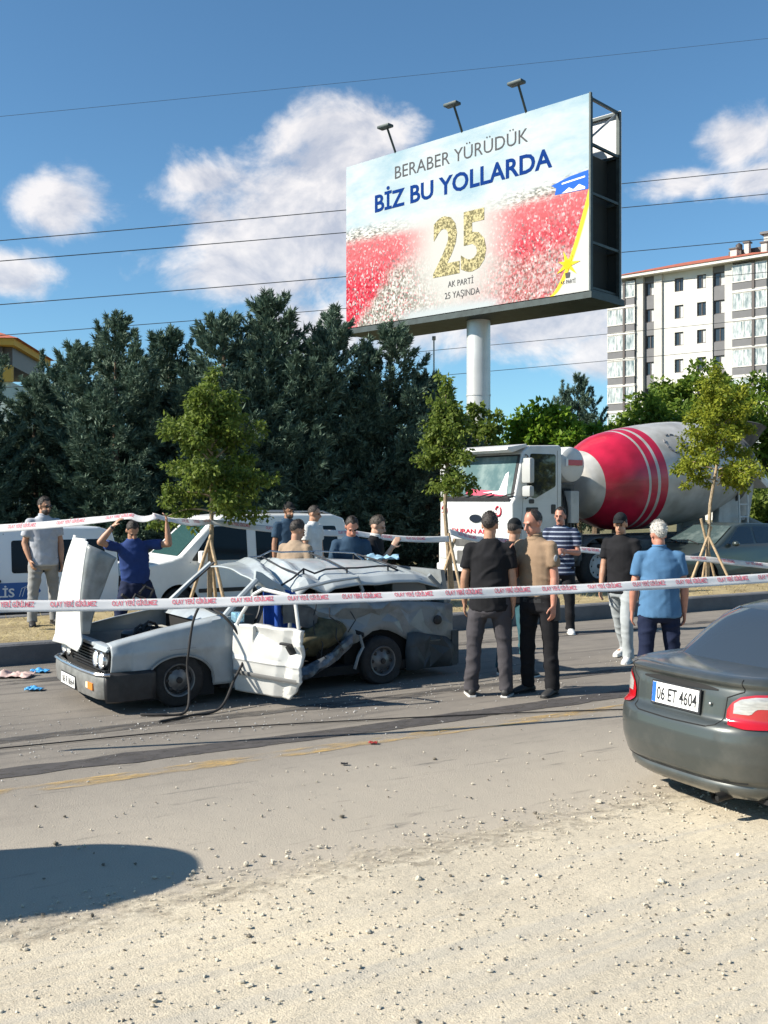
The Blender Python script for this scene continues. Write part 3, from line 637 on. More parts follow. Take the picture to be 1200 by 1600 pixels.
MB().box(0.1, BW - 0.1, 0.12, BD - .12, BZ + 0.10, BZ + 0.16).build('catwalk', m_dsteel, bb)
MB().box(-0.06, BW + 0.06, -0.045, BD + .02, BZ - 0.20, BZ - 0.03).build('bottom_beam', m_dsteel, bb)
MB().box(BW - 0.02, BW + 0.03, -0.036, 0.05, BZ - 0.02, BZ + BH + 0.02).build('edge_trim', m_dsteel, bb)
MB().box(.1, BW - 0.12, BD - .075, BD - .055, BZ + .05, BZ + BH * .76).build('inner_shade_panel', m_int0, bb); MB().box(.1, BW - .1, .05, .075, BZ + .05, BZ + BH - .15).build('sheet_backing', m_int0, bb); MB().box(BW - .45, BW - .42, .1, BD - .1, BZ + .05, BZ + BH * .74).build('end_shade_panel', m_int0, bb)  # black panels added to paint the box interior's shade below the skylit top
cxp = 0.52 * BW
post = MB(); post.lathe([(0.36, -0.3), (0.36, BZ - 0.05)], (cxp, 0.85, 0), seg=40)
for z in (2.5, 5.0): post.lathe([(0.375, z), (0.375, z + .05)], (cxp, 0.85, 0), seg=40)
post.build('post', M('post_paint', (0.56, 0.57, 0.56), 0.42, 0.35, var=0.08, vscale=1.5), bb)
for f in (0.235, 0.525, 0.775):
    x = f * BW; MB().tube([(x, 0.05, BZ + BH - 0.1), (x, -0.40, BZ + BH + 0.68)], 0.035, 8).build('lamp_arm', m_dsteel, bb)
    MB().rbox(x - .24, x + .24, -0.62, -0.36, BZ + BH + .64, BZ + BH + .73, .03).build('lamp_head', m_dsteel, bb)
m_tgrey = M('print_grey', (0.085, 0.085, 0.09), 0.9, spec=0.05); m_tblue = M('print_blue', (0.006, 0.034, 0.17), 0.9, spec=0.05); m_gold = M('print_gold', (0.50, 0.44, 0.24), 0.9, spec=0.05, col2=(0.15, 0.135, 0.075), vscale=16, detail=3, lo=.42, hi=.56)
def btxt(name, s, u0, u1, v0, v1, mat, off=0.0, y=-0.036): return text_on(name, s, bb, mat, (u0 * BW, y, BZ + v0 * BH), (1, 0, 0), (0, 0, 1), (v1 - v0) * BH, (u1 - u0) * BW, off, 0.006)
btxt('slogan_lettering', 'BERABER YÜRÜDÜK', 0.235, 0.783, 0.842, 0.920, m_tgrey, -0.004)
btxt('slogan_lettering', 'BİZ BU YOLLARDA', 0.141, 0.871, 0.676, 0.780, m_tblue, 0.022)
btxt('number_lettering', '25', 0.405, 0.624, 0.225, 0.555, m_gold, 0.03)
btxt('small_lettering', 'AK PARTİ', 0.468, 0.572, 0.142, 0.178, m_tgrey, -0.004); btxt('small_lettering', '25 YAŞINDA', 0.455, 0.598, 0.078, 0.116, m_tgrey, -0.004)
ban = MB().prism([(0.868 * BW, BZ + .575 * BH), (0.885 * BW, BZ + .555 * BH), (0.88 * BW, BZ + .522 * BH), (0.996 * BW, BZ + .515 * BH), (0.996 * BW, BZ + .612 * BH), (0.93 * BW, BZ + .60 * BH)], -0.036, -0.031)
ban.build('blue_banner_print', M('banner_blue', (0.03, 0.12, 0.48), 0.9, spec=0.05), bb, smooth=False)
wv = MB().prism([(0.905 * BW, BZ + .522 * BH), (0.93 * BW, BZ + .545 * BH), (0.945 * BW, BZ + .53 * BH), (0.965 * BW, BZ + .55 * BH), (0.985 * BW, BZ + .53 * BH), (0.985 * BW, BZ + .520 * BH)], -0.040, -0.036); wv.build('banner_wave_print', M('print_white', (0.8, 0.82, 0.82), 0.9, spec=0.05), bb, smooth=False)
MB().prism([(0.905 * BW, BZ + .568 * BH), (0.985 * BW, BZ + .578 * BH), (0.985 * BW, BZ + .586 * BH), (0.905 * BW, BZ + .576 * BH)], -0.040, -0.036).build('banner_line_print', MATS['print_white'], bb, smooth=False)
# party emblem: rays round a small bulb
lx, lz = 0.925 * BW, BZ + 0.150 * BH; rays = []
for i in range(14):
    a = math.pi * 2 * i / 14 + .1; r = (0.40 if i % 4 == 0 else 0.30) if i % 2 == 0 else 0.13; rays.append((lx + math.cos(a) * r, lz + math.sin(a) * r))
MB().prism(rays, -0.044, -0.037).build('emblem_rays', M('print_yellow', (0.88, 0.58, 0.04), 0.9, spec=0.05), bb, smooth=False)
MB().prism([(lx + math.cos(a) * .13, lz + math.sin(a) * .13) for a in np.linspace(0, 6.283, 17)[:-1]], -0.049, -0.044).build('emblem_core', M('print_orange', (0.88, 0.42, 0.02), 0.9, spec=0.05), bb, smooth=False)
MB().prism([(lx - .06, lz - .36), (lx + .06, lz - .36), (lx + .08, lz - .22), (lx - .08, lz - .22)], -0.044, -0.037).build('emblem_base', m_tgrey, bb, smooth=False)
btxt('small_lettering', 'AK PARTİ', 0.900, 0.952, 0.052, 0.072, m_tgrey, 0.0)

# thin mast right of the conifers
ms = empty('thin_mast', ((678 - 600) / 1600 * 34, 34, FAR_Z), 0, 1, label='thin grey mast beside the right end of the conifers', cat='mast')
MB().tube([(0, 0, 0), (0, 0, 7.3)], [0.035, 0.025], 8).build('pole', m_galv, ms); MB().rbox(-0.06, 0.06, -.06, .06, 7.25, 7.38, .015).build('cap', m_galv, ms)

# ---------------------------------------------------------------- overhead wires
m_wire = M('wire', (0.05, 0.055, 0.06), 0.6)
def wire(pts, label, r=0.022):
    (x0, y0, Y0), (x1, y1, Y1) = pts
    A = Vector(((x0 - 600) / 1600 * Y0, Y0, 1.87 + (780 - y0) / 1600 * Y0)); B = Vector(((x1 - 600) / 1600 * Y1, Y1, 1.87 + (780 - y1) / 1600 * Y1))
    d = B - A; P = []
    for i in range(41):
        t = -0.7 + 2.4 * i / 40; q = A + d * t; q.z += 0.35 * ((t - 0.5) ** 2 - 0.25); P.append(q)
    tag(MB().tube(P, r, 6).build('power_line', m_wire), label, 'wire', 'overhead power lines')
wire(((0, 376, 47), (1200, 264, 60)), 'uppermost of the clearly visible overhead wires')
wire(((0, 408, 47), (1200, 303, 60)), 'second overhead wire below the uppermost dark one')
wire(((0, 476, 47), (1200, 373, 60)), 'third overhead wire passing just above the apartment eaves')
wire(((0, 524, 47), (1200, 425, 60)), 'fourth overhead wire skimming the conifer tops', 0.018)
wire(((100, 598, 50), (1200, 497, 62)), 'overhead wire crossing upper apartment storeys', 0.016)
wire(((100, 635, 50), (1200, 540, 62)), 'lowest overhead wire crossing lower apartment storeys', 0.016)
wire(((0, 182, 75), (1200, 60, 95)), 'faint thin wire high in the blue sky', 0.014)

# ---------------------------------------------------------------- apartment block (right)
AB = empty('apartment_block', (25.2, 114.5, 0), R(-41), 1, label='tall white and grey apartment block with red tiled roof', cat='building')
m_white = M('render_white', (0.60, 0.585, 0.54), 0.85, var=0.05, vscale=.6); m_grey = M('render_grey', (0.155, 0.155, 0.16), 0.85, var=0.08, vscale=.8); m_cream = M('render_cream', (0.50, 0.485, 0.45), .85, var=.05, vscale=.6)
m_tile = M('roof_tile', (0.36, 0.10, 0.055), 0.8, var=0.3, vscale=3, bump=0.6, bscale=8); m_frame = M('frame_brown', (0.075, 0.06, 0.055), 0.5)
m_pane = M('pane_dark', (0.02, 0.025, 0.03), 0.06, spec=0.8); m_pane2 = M('pane_curtain', (0.50, 0.50, 0.48), 0.25, var=.25, vscale=2.5, stretch=(6, 1, .6)); m_glz = M('balcony_glass', (0.20, 0.27, 0.27), 0.12, spec=.8, col2=(0.62, 0.64, 0.62), var=.4, vscale=1.4, stretch=(3, 1, .7))
FHT = 2.88; NF = 9; TOPZ = 26.1
segs = [('balc', 3.35, 0), ('pil', .85, -.25), ('grey', 1.30, 0.15), ('pil', .9, -.25), ('white', 5.55, 0.0), ('grey', 1.40, .15), ('pil', .85, -.25), ('balc', 3.6, 0)]
x = 0.0; L0 = sum(s[1] for s in segs)
MB().box(0.3, L0 - .3, 1.2, 14, -0.5, TOPZ).build('core_wall', m_cream, AB, smooth=False)
def window(x0, x1, z0, z1, y, blind):
    f = MB(); e = .09
    f.box(x0, x1, y - .06, y + .10, z0, z0 + e); f.box(x0, x1, y - .06, y + .10, z1 - e, z1); f.box(x0, x0 + e, y - .058, y + .098, z0 + e, z1 - e); f.box(x1 - e, x1, y - .058, y + .098, z0 + e, z1 - e)
    f.box((x0 + x1) / 2 - .04, (x0 + x1) / 2 + .04, y - .055, y + .09, z0 + e, z1 - e); f.box(x0 - .06, x1 + .06, y - .12, y + .05, z0 - .09, z0 - .002)
    w = f.build('window', m_frame, AB, smooth=False); xm = (x0 + x1) / 2
    MB().box(x0 + e, xm - .04, y + .02, y + .06, z0 + e, z1 - e).build('pane', m_pane if blind != 2 else m_frame, w, smooth=False)
    MB().box(xm + .04, x1 - e, y + .02, y + .06, z0 + e, z1 - e).build('pane', (m_pane2 if blind == 1 else m_pane) if blind != 2 else m_frame, w, smooth=False)
rg = random.Random(5)
for kind, w, dy in segs:
    if kind in ('pil', 'white', 'grey'):
        mw = {'pil': m_cream, 'white': m_white, 'grey': m_grey}[kind]
        wins = []
        if kind == 'white': wins = [(1.35, 2.35), (3.85, 4.85)]
        if kind == 'grey': wins = [(.08, w - .08)]
        # wall with real openings
        zb = -0.5; wall = MB()
        for f in range(NF):
            z0 = f * FHT + 0.95; z1 = z0 + 1.45
            if wins and f >= 3:
                wall.box(x, x + w, dy, dy + 1.5, zb, z0); xx = x
                for a, c in wins: wall.box(xx, x + a, dy + .001, dy + 1.5, z0, z1); xx = x + c
                wall.box(xx, x + w, dy + .001, dy + 1.5, z0, z1); zb = z1
                for a, c in wins: window(x + a, x + c, z0 + .002, z1 - .002, dy + .18, 2 if (f in (3, 4) and rg.random() < .6) else (1 if rg.random() < .75 else 0))
        wall.box(x, x + w, dy, dy + 1.5, zb, TOPZ - (0.02 if kind == 'pil' else 0)); wall.build('wall', mw, AB, smooth=False)
    else:
        for f in range(2, NF):
            z = f * FHT; st = 0.0
            MB().box(x, x + w, -.55, 1.2, z - .12, z + .14).build('balcony_slab', m_white, AB, smooth=False)
            MB().box(x + .04, x + w - .04, -.50, -.40, z + .14, z + .92).build('parapet', m_grey, AB, smooth=False)
            MB().box(x, x + w, -.56, -.36, z + .92, z + 1.02).build('parapet_cap', m_white, AB, smooth=False)
            xs = [x + .04, x + w * .32, x + w * .58, x + w * .66, x + w - .04]
            for i in range(4):
                if i == 2: continue
                MB().box(xs[i] + .03, xs[i + 1] - .03, -.47, -.44, z + 1.02, z + 2.70).build('glazing', m_glz, AB, smooth=False)
            fm = MB()
            for q in xs: fm.box(q - .035, q + .035, -.49, -.42, z + 1.02, z + 2.72)
            fm.box(xs[0], xs[-1], -.488, -.425, z + 2.66, z + 2.76); fm.build('glazing_frame', m_white, AB, smooth=False)
            MB().box(xs[2] + .01, xs[3] - .01, -.62, 1.0, z + .1, z + 2.75).build('divider', m_frame, AB, smooth=False)
    x += w
MB().box(-.9, L0 + .9, -1.1, 15, TOPZ, TOPZ + .30).build('eave', m_white, AB, smooth=False)
rf = MB().add([(-1, -1.2, TOPZ + .31), (L0 + 1, -1.2, TOPZ + .31), (L0 + 1, 15.2, TOPZ + .31), (-1, 15.2, TOPZ + .31), (5.5, 7, TOPZ + 2.6), (L0 - 5.5, 7, TOPZ + 2.6)], [(0, 1, 5, 4), (1, 2, 5), (2, 3, 4, 5), (3, 0, 4), (0, 3, 2, 1)]).build('roof', m_tile, AB, smooth=False)
for (a, c, d0, d1, h) in ((12.6, 13.3, 3.0, 3.8, 2.2), (13.7, 14.2, 4, 4.6, 2.9), (15.5, 16.1, 4, 4.8, 2.6)):
    MB().box(a, c, d0, d1, TOPZ + .5, TOPZ + h).build('chimney', m_cream, rf, smooth=False); MB().box(a - .12, c + .12, d0 - .12, d1 + .12, TOPZ + h, TOPZ + h + .15).build('chimney_cap', m_frame, rf, smooth=False)
MB().box(11.6, 17.5, 5, 10, TOPZ + .9, TOPZ + 2.5).build('roof_terrace', m_frame, rf, smooth=False); MB().box(15.6, 21, 4.5, 10.5, TOPZ + 1.0, TOPZ + 3.6).build('penthouse', m_cream, rf, smooth=False)
MB().box(15.3, 21.3, 4.2, 10.8, TOPZ + 3.6, TOPZ + 3.85).build('penthouse_roof', m_grey, rf, smooth=False)
for q in (13.0, 17.9):
    MB().lathe([(0.0, 0), (.35, 0), (.35, .5), (0, .75)], (q, 4.4, TOPZ + (2.4 if q < 15 else 3.9)), seg=12).build('roof_vent', m_frame, rf)
# ---------------------------------------------------------------- yellow house (left)
YH = empty('yellow_house', (-25.5, 70, 0), R(6), 1, label='yellow house with red tiled roof above the left conifers', cat='building')
m_yel = M('render_yellow', (0.55, 0.34, 0.07), .85, var=.06, vscale=.7)
MB().box(-12, 0, 0, 10, -.5, 9.9).build('wall', M('render_mint', (0.42, 0.50, 0.47), .85), YH, smooth=False)
MB().box(-12.1, 0.1, -.3, 0.3, 9.9, 11.0).build('parapet', m_yel, YH, smooth=False); MB().box(-12.05, .05, .2, 10, 11.0, 12.3).build('upper_wall', m_frame, YH, smooth=False)
for i in range(11): MB().box(-11.9 + i * 1.12, -11.75 + i * 1.12, -.1, .25, 11.0, 12.3).build('column', m_cream if i % 3 == 0 else m_frame, YH, smooth=False)
MB().box(-12.4, .4, -.8, 10.5, 12.3, 12.75).build('eave', m_yel, YH, smooth=False)
MB().add([(-12.7, -1, 12.76), (.7, -1, 12.76), (.7, 10.7, 12.76), (-12.7, 10.7, 12.76), (-8.5, 5, 14.6), (-4.0, 5, 14.6)], [(0, 1, 5, 4), (1, 2, 5), (2, 3, 4, 5), (3, 0, 4), (0, 3, 2, 1)]).build('roof', m_tile, YH, smooth=False)
for i in range(4): MB().box(-11 + i * 2.8, -9.4 + i * 2.8, -.05, .1, 7.2, 8.8).build('window', m_pane, YH, smooth=False)

# ---------------------------------------------------------------- shared vehicle materials
m_black = M('black_plastic', (0.018, 0.018, 0.020), 0.5, var=0.3, vscale=12); m_rubber = M('rubber', (0.022, 0.021, 0.021), 0.85, var=0.3, vscale=20)
m_int = M('dark_interior', (0.020, 0.020, 0.022), 0.9); m_chrome = M('chrome', (0.55, 0.55, 0.55), 0.22, 0.9); m_rim = M('steel_rim', (0.16, 0.165, 0.17), 0.45, 0.6, var=.2, vscale=10)
m_under = M('underbody', (0.014, 0.014, 0.014), 0.95); m_plate = M('plate_white', (0.78, 0.78, 0.76), 0.4); m_plateblue = M('plate_blue', (0.02, 0.12, 0.50), 0.4); m_ink = M('plate_ink', (0.012, 0.012, 0.014), 0.5)
def wheel(parent, x, y, z, r, w, side=-1, rim=None, flat=0.0, rimr=0.62, name='wheel', hub=True):
    """side -1: outer face towards -y"""
    e = empty(name, (x, y, z)); e.parent = parent
    ty = MB(); ty.lathe([(r * rimr, -w / 2), (r * .90, -w / 2), (r * .975, -w * .40), (r, -w * .25), (r, w * .25), (r * .975, w * .40), (r * .90, w / 2), (r * rimr, w / 2), (r * rimr, -w / 2)], (0, 0, 0), (0, 1, 0), 36)
    for a in np.arange(0, 6.28, 6.283 / 40):
        c, s = math.cos(a), math.sin(a); ty.add([(c * r * .97 - s * .02, -w * .3, s * r * .97 + c * .02), (c * r * 1.012, -w * .3, s * r * 1.012), (c * r * 1.012, w * .3, s * r * 1.012), (c * r * .97 - s * .02, w * .3, s * r * .97 + c * .02)], [(0, 1, 2, 3)])
    if flat: ty.xf(lambda v: Vector((v.x * (1.05 if v.z < -r * .5 else 1), v.y * (1.25 if v.z < -r * .5 else 1), max(v.z, -r * (1 - flat)))))
    ty.build('tyre', m_rubber, e)
    q = side * w * .5; rm = MB(); rr = r * rimr
    rm.lathe([(rr * 1.0, q), (rr * .97, q + side * .012), (rr * .90, q + side * .008), (rr * .80, q - side * .035), (rr * .55, q - side * .02), (rr * .42, q - side * .004), (rr * .16, q + side * .006), (0.0, q + side * .008)], (0, 0, 0), (0, 1, 0), 32)
    rm.build('rim', rim or m_rim, e)
    if hub:
        hb = MB()
        for i in range(8):
            a = i * math.pi / 4; MB().ell((math.cos(a) * rr * .70, q - side * .022, math.sin(a) * rr * .70), .022, .008, .022, 8, 5).build('wheel_bolt_hole', m_black, e)
        MB().lathe([(rr * .20, q), (rr * .18, q + side * .02), (0, q + side * .024)], (0, 0, 0), (0, 1, 0), 16).build('hub', m_black, e)
    return e
def plate(parent, name, txt, origin, xdir, ydir, w, h, blue=True):
    """number plate: origin is the centre"""
    X = Vector(xdir).normalized(); Y = Vector(ydir).normalized(); N = X.cross(Y); O = Vector(origin)
    def quad(a0, a1, b0, b1, d0, d1): 
        return MB().add([O + X * a + Y * b + N * d for d in (d0, d1) for a, b in ((a0, b0), (a1, b0), (a1, b1), (a0, b1))], [(0, 3, 2, 1), (4, 5, 6, 7), (0, 1, 5, 4), (1, 2, 6, 5), (2, 3, 7, 6), (3, 0, 4, 7)])
    e = quad(-w / 2, w / 2, -h / 2, h / 2, 0, .008).build(name, m_plate, parent, smooth=False)
    fr = quad(-w / 2 - .012, w / 2 + .012, -h / 2 - .014, h / 2 + .012, -.006, .003).build('plate_frame', m_black, e, smooth=False)
    if blue: quad(-w / 2 + .002, -w / 2 + w * .085, -h / 2 + .002, h / 2 - .002, .008, .0095).build('plate_band', m_plateblue, e, smooth=False)
    text_on('plate_lettering', txt, e, m_ink, O - X * (w / 2 - w * .105) - Y * (h * .33) + N * .0092, X, Y, h * .66, w * .86, 0.012, 0.001)
    return e

# ---------------------------------------------------------------- wrecked white estate car
WC = empty('wrecked_car', (-2.405, 8.80, 0), TH + R(2.5), 0.862, label='crushed white estate car with raised bonnet and open front door', cat='car')
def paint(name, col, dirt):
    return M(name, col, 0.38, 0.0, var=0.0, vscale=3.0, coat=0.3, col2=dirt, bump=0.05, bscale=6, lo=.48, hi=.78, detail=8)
m_wp = paint('white_paint_shaded', (0.37, 0.405, 0.42), (0.26, 0.275, 0.275)); m_wp2 = paint('white_paint_dirty_shaded', (0.23, 0.25, 0.255), (0.09, 0.088, 0.082)); m_hood = paint('white_paint_sunlit', (0.66, 0.66, 0.63), (0.54, 0.53, 0.49))  # wings and dirty rear greyed for painted shade; bonnet and door kept sunlit white
def interp(x, xs, ys): return float(np.interp(x, xs, ys))
WID = 1.65
def arch_bot(x, cx, r, cz, base, rz=None):
    d = abs(x - cx); return max(base, cz + (rz or r) / r * math.sqrt(max(0, r * r - d * d))) if d < r else base
# front wings
def wing(side):
    def fn(a, b):
        x = 0.075 + 1.335 * a; top = interp(x, [0, .15, .6, 1.0, 1.4], [.66, .70, .79, .85, .91]); bot = arch_bot(x, .80, .375, .27, .20 + .22 * (x < .30), .275)
        if b > .86: q = (b - .86) / .14; z = top + .022 * math.sin(q * 1.57); y = .028 + .13 * q
        else: q = b / .86; z = bot + (top - bot) * q; y = 0.028 * q ** 4 + .03 * (1 - q) ** 3 - .018 * math.exp(-((z - .60) / .04) ** 2) * .6
        y += .05 * max(0, (.14 - x) / .14) ** 2 + .006 * mnoise.noise((x * 3, z * 4, side)) 
        if side: y = WID - y
        return (x, y, z)
    return fn
for s in (0, 1):
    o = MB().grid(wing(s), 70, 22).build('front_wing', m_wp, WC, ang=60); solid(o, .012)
MB().prism([(.10, .585), (1.38, .625), (1.38, .632), (.10, .592)], -.003, .02).build('wing_crease', M('crease', (0.25, 0.26, 0.26), .6), WC)
lipm = MB()
for cx in (.80,): lipm.tube([(cx + math.cos(a) * .375, -.002, .27 + math.sin(a) * .275) for a in np.linspace(-.15, math.pi + .15, 26)], .013, 6)
lipm.build('arch_lip', m_wp2, WC)
MB().prism([(.42, .1), (1.2, .1), (1.2, .62), (1.0, .70), (.6, .70), (.42, .6)], .05, .30).build('wheel_housing', m_under, WC)
# nose: slam panel, grille with slats, four round lamps
MB().rbox(.06, .16, .10, 1.55, .635, .675, .012).build('slam_panel', m_wp, WC)
MB().box(.07, .10, .06, 1.59, .30, .64).build('nose_panel', m_under, WC)
for i in range(7):
    MB().box(.04, .07, .46, 1.19, .42 + i * .031, .434 + i * .031).build('grille_slat', m_black, WC)
for y in (.165, .345, 1.305, 1.485):
    h = empty('headlamp', (.035, y, .535)); h.parent = WC
    MB().lathe([(.086, .04), (.088, -.015), (.080, -.022), (.074, -.012)], (0, 0, 0), (1, 0, 0), 24).build('bezel', m_chrome, h)
    MB().lathe([(.075, -.010), (.06, -.022), (.03, -.030), (0, -.032)], (0, 0, 0), (1, 0, 0), 24).build('lens', M('lamp_lens', (0.72, 0.74, 0.72), 0.12, 0.2, spec=.9), h)
MB().box(.03, .08, .06, .45, .425, .445).build('lamp_surround', m_black, WC); MB().box(.07, .13, 1.2, 1.59, .435, .455).build('lamp_surround', m_black, WC)
MB().prism([(.03, .63), (.13, .63), (.13, .66), (.06, .66)], .06, .47).build('wing_nose', m_wp, WC); 
# bumper
def bump_path(z, d=0): return [(.52, -.035 - d, z), (.16, -.035 - d, z), (.02 - d, .02 - d, z), (-.045 - d, .12, z), (-.075 - d, .5, z), (-.075 - d, 1.15, z), (-.045 - d, 1.53, z), (.02 - d, 1.63 + d, z), (.16, 1.685 + d, z), (.52, 1.685 + d, z)]
bm_ = MB()
for p0, p1 in zip(bump_path(.16)[2:8], bump_path(.16)[3:8]): pass
def loft(paths):
    n = len(paths[0]); vs = [p for q in paths for p in q]; fs = [(i * n + j, i * n + j + 1, (i + 1) * n + j + 1, (i + 1) * n + j) for i in range(len(paths) - 1) for j in range(n - 1)]
    return MB().add(vs, fs)
def dens(path, k=6):
    out = []
    for a, b in zip(path, path[1:]):
        for i in range(k): out.append(tuple(Vector(a).lerp(Vector(b), i / k)))
    return out + [path[-1]]
fb = [[q for q in dens(bump_path(z, d))[12:-12]] for z, d in ((.155, -.03), (.165, -.008), (.19, 0), (.30, .012), (.385, .008), (.41, -.004), (.415, -.04))]
solid(loft(fb).build('front_bumper', M('bumper_grey', (0.20, 0.20, 0.19), 0.5, 0.3, var=.25, vscale=8), WC), .006)
for sl in (slice(0, 13), slice(-13, None)):
    fbs = [dens(bump_path(z, d))[sl] for z, d in ((.125, -.02), (.14, 0.003), (.30, .014), (.40, .008), (.425, -.03))]; solid(loft(fbs).build('bumper_corner', m_black, WC), .008)
MB().tube(dens(bump_path(.412, .014))[10:-10], .017, 6).build('bumper_strip', m_chrome, WC)
plate(WC, 'front_plate', '06 R 8664', (-.092, .92, .245), (0, -1, 0), (0, 0, 1), .50, .115, False)
ind = MB().box(-.075, -.045, .15, .37, .245, .315).build('indicator', M('amber_lens', (0.75, 0.22, 0.02), .25, spec=.8), WC); MB().box(-.079, -.05, .29, .36, .25, .31).build('indicator_clear', M('clear_lens', (0.75, 0.68, 0.5), .2), ind)
# engine bay
MB().box(.16, 1.30, .13, 1.52, .22, .40).build('bay_floor', m_under, WC); MB().box(1.24, 1.30, .10, 1.55, .38, .86).build('bulkhead', m_under, WC)
MB().box(.16, 1.26, .12, .17, .38, .64).build('inner_wing', m_wp2, WC); MB().box(.16, 1.26, 1.48, 1.53, .38, .66).build('inner_wing', m_wp2, WC)
en = MB().rbox(.42, .95, .55, 1.05, .38, .62, .03).build('engine_block', M('engine_metal', (0.09, 0.09, 0.09), .6, .4, var=.4, vscale=9), WC)
MB().lathe([(0.0, .60), (.19, .60), (.21, .63), (.21, .69), (.18, .715), (0, .72)], (.66, .80, .02), seg=24).build('air_filter', m_black, WC)
MB().rbox(.90, 1.14, .22, .44, .45, .68, .015).build('battery', m_black, WC); MB().rbox(.9, 1.15, 1.2, 1.42, .45, .70, .02).build('washer_tank', M('tank_plastic', (0.55, 0.53, 0.45), .5), WC)
MB().box(.20, .25, .35, 1.3, .36, .63).build('radiator', m_black, WC)
for k in range(6):
    a = random.Random(k); p0 = Vector((a.uniform(.35, .6), a.uniform(.3, .6), .62)); p1 = Vector((a.uniform(.7, 1.15), a.uniform(.6, 1.3), .66)); mid = (p0 + p1) / 2 + Vector((0, 0, a.uniform(.08, .2)))
    MB().tube([p0, p0.lerp(mid, .6) + Vector((0, 0, .05)), mid, mid.lerp(p1, .5) + Vector((0, 0, .03)), p1], .016, 6).build('engine_hose', m_rubber, WC)
MB().prism([(1.20, .83), (1.26, .885), (1.42, .93), (1.42, .90), (1.27, .82)], .08, 1.57).build('cowl', m_wp, WC)
# raised, creased bonnet: hinged at the nose, its outside faces forward
def hood(a, b):
    h = a; near = .64 - .02 * h + .05 * max(0, h - .9) * 10 * .3; far = 1.68 - .54 * h - .10 * max(0, .08 - h) * 12; y = near + (far - near) * b
    z = .60 + 1.12 * h + .06 * h * b - .05 * max(0, .10 - h) * 10 * abs(b - .5); x = -.02 - .05 * math.sin(h * 3.1) + .05 * h
    x += .045 * max(0, 1 - abs(b - .30 - .1 * h) / .12) * h - .05 * max(0, 1 - abs(b - .66) / .16) * h + .012 * mnoise.noise((y * 3, z * 3, 4))
    x -= .06 * max(0, .07 - h) / .07
    return (x, y, z)
def hood_flap(a, b):
    h = .14 + .84 * a; x, y, z = hood(h, 0.0); k = .30 * (.25 + .75 * a); return (x + .004 + k * b, y - .02 * b - .05 * math.sin(b * 3.1) * a, z - .16 * b * a + .02 * math.sin(a * 9) * b)
solid(MB().grid(hood_flap, 22, 8).build('bonnet_fold', m_wp2, WC, ang=14), .012)
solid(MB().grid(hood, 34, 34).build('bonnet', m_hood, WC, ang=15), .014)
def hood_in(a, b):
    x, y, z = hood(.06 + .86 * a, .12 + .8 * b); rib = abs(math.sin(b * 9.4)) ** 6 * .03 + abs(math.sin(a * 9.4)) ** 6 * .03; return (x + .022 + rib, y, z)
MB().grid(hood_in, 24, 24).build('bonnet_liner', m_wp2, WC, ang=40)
MB().tube([(.28, .30, 1.18), (.40, .34, 1.10), (.46, .40, 1.16), (.58, .36, 1.10), (.66, .40, 1.20), (.58, .44, 1.24), (.50, .38, 1.18)], .018, 6).build('bonnet_cable', m_rubber, WC)
# windscreen pillars, dashboard, steering wheel
MB().tube([(1.25, 1.53, .93), (1.50, 1.47, 1.17), (1.76, 1.42, 1.40)], [.036, .032, .030], 8).build('windscreen_pillar', m_wp, WC)
MB().tube([(1.28, 1.52, .93), (1.54, 1.45, 1.18), (1.79, 1.39, 1.41)], .017, 6).build('windscreen_seal', m_black, WC)
MB().tube([(1.33, .08, .90), (1.52, .09, 1.10), (1.74, .13, 1.28)], [.040, .036, .034], 8).build('windscreen_pillar', m_wp, WC)
MB().tube([(1.34, 1.52, .915), (1.40, .8, .955), (1.34, .12, .905)], .020, 6).build('windscreen_seal', m_black, WC)
MB().rbox(1.36, 1.72, .12, 1.52, .66, .91, .04).build('dashboard', m_black, WC)
MB().tube([(1.82 + .06 * math.cos(a), .42 + .18 * math.sin(a), .90 + .17 * math.cos(a)) for a in np.linspace(0, 6.283, 25)], .014, 6, cap=False).build('steering_wheel', m_black, WC)
mr = MB().rbox(1.36, 1.46, -.16, -.02, .86, .97, .02).build('side_mirror', M('mirror_painted_sky', (0.35, 0.62, 0.78), .12, .6), WC)  # sky's reflection painted into the mirror as light blue
# crushed roof with folds
def roof(a, b):
    x = 1.74 + 2.45 * a; y = .10 + 1.45 * b
    z = interp(x, [1.7, 2.0, 2.5, 3.2, 3.9, 4.2], [1.40, 1.44, 1.475, 1.455, 1.40, 1.30]) - .07 * (2 * b - 1) ** 2
    near = (1 - b)
    z -= near ** 1.4 * interp(x, [1.7, 1.95, 2.25, 2.7, 3.3, 4.2], [.09, .20, .25, .20, .15, .09])
    def vf(x0, w, d): return d * max(0.0, 1 - abs(x - x0) / w)
    z += vf(1.96 + .30 * b, .12, .075) * (1 - .45 * b) - vf(2.17 + .26 * b, .13, .13) * (1 - b * .65) + vf(2.40 + .12 * b, .10, .055) * (1 - .8 * b) - vf(2.60 + .02 * b, .11, .05) * near
    z -= .05 * max(0.0, 1 - abs(b - .38 - .08 * (x - 2.6)) / .16) * interp(x, [1.7, 2.3, 3.2, 4.2], [.3, 1, .5, .2]) + .02 * max(0.0, 1 - abs(x - 3.3 + .5 * b) / .25) * near
    z += .008 * mnoise.noise((x * 2.4, y * 2.2, 1))
    if b < .06: z -= (.06 - b) / .06 * .055; y += .012
    y += .05 * near * mnoise.noise((x * 2, 0, 5))
    return (x, y, z)
solid(MB().grid(roof, 96, 40).build('roof', M('roof_paint', (0.40, 0.44, 0.45), .34, coat=.3, col2=(0.30, .325, .33), vscale=3, lo=.45, hi=.7), WC, ang=11), .016)
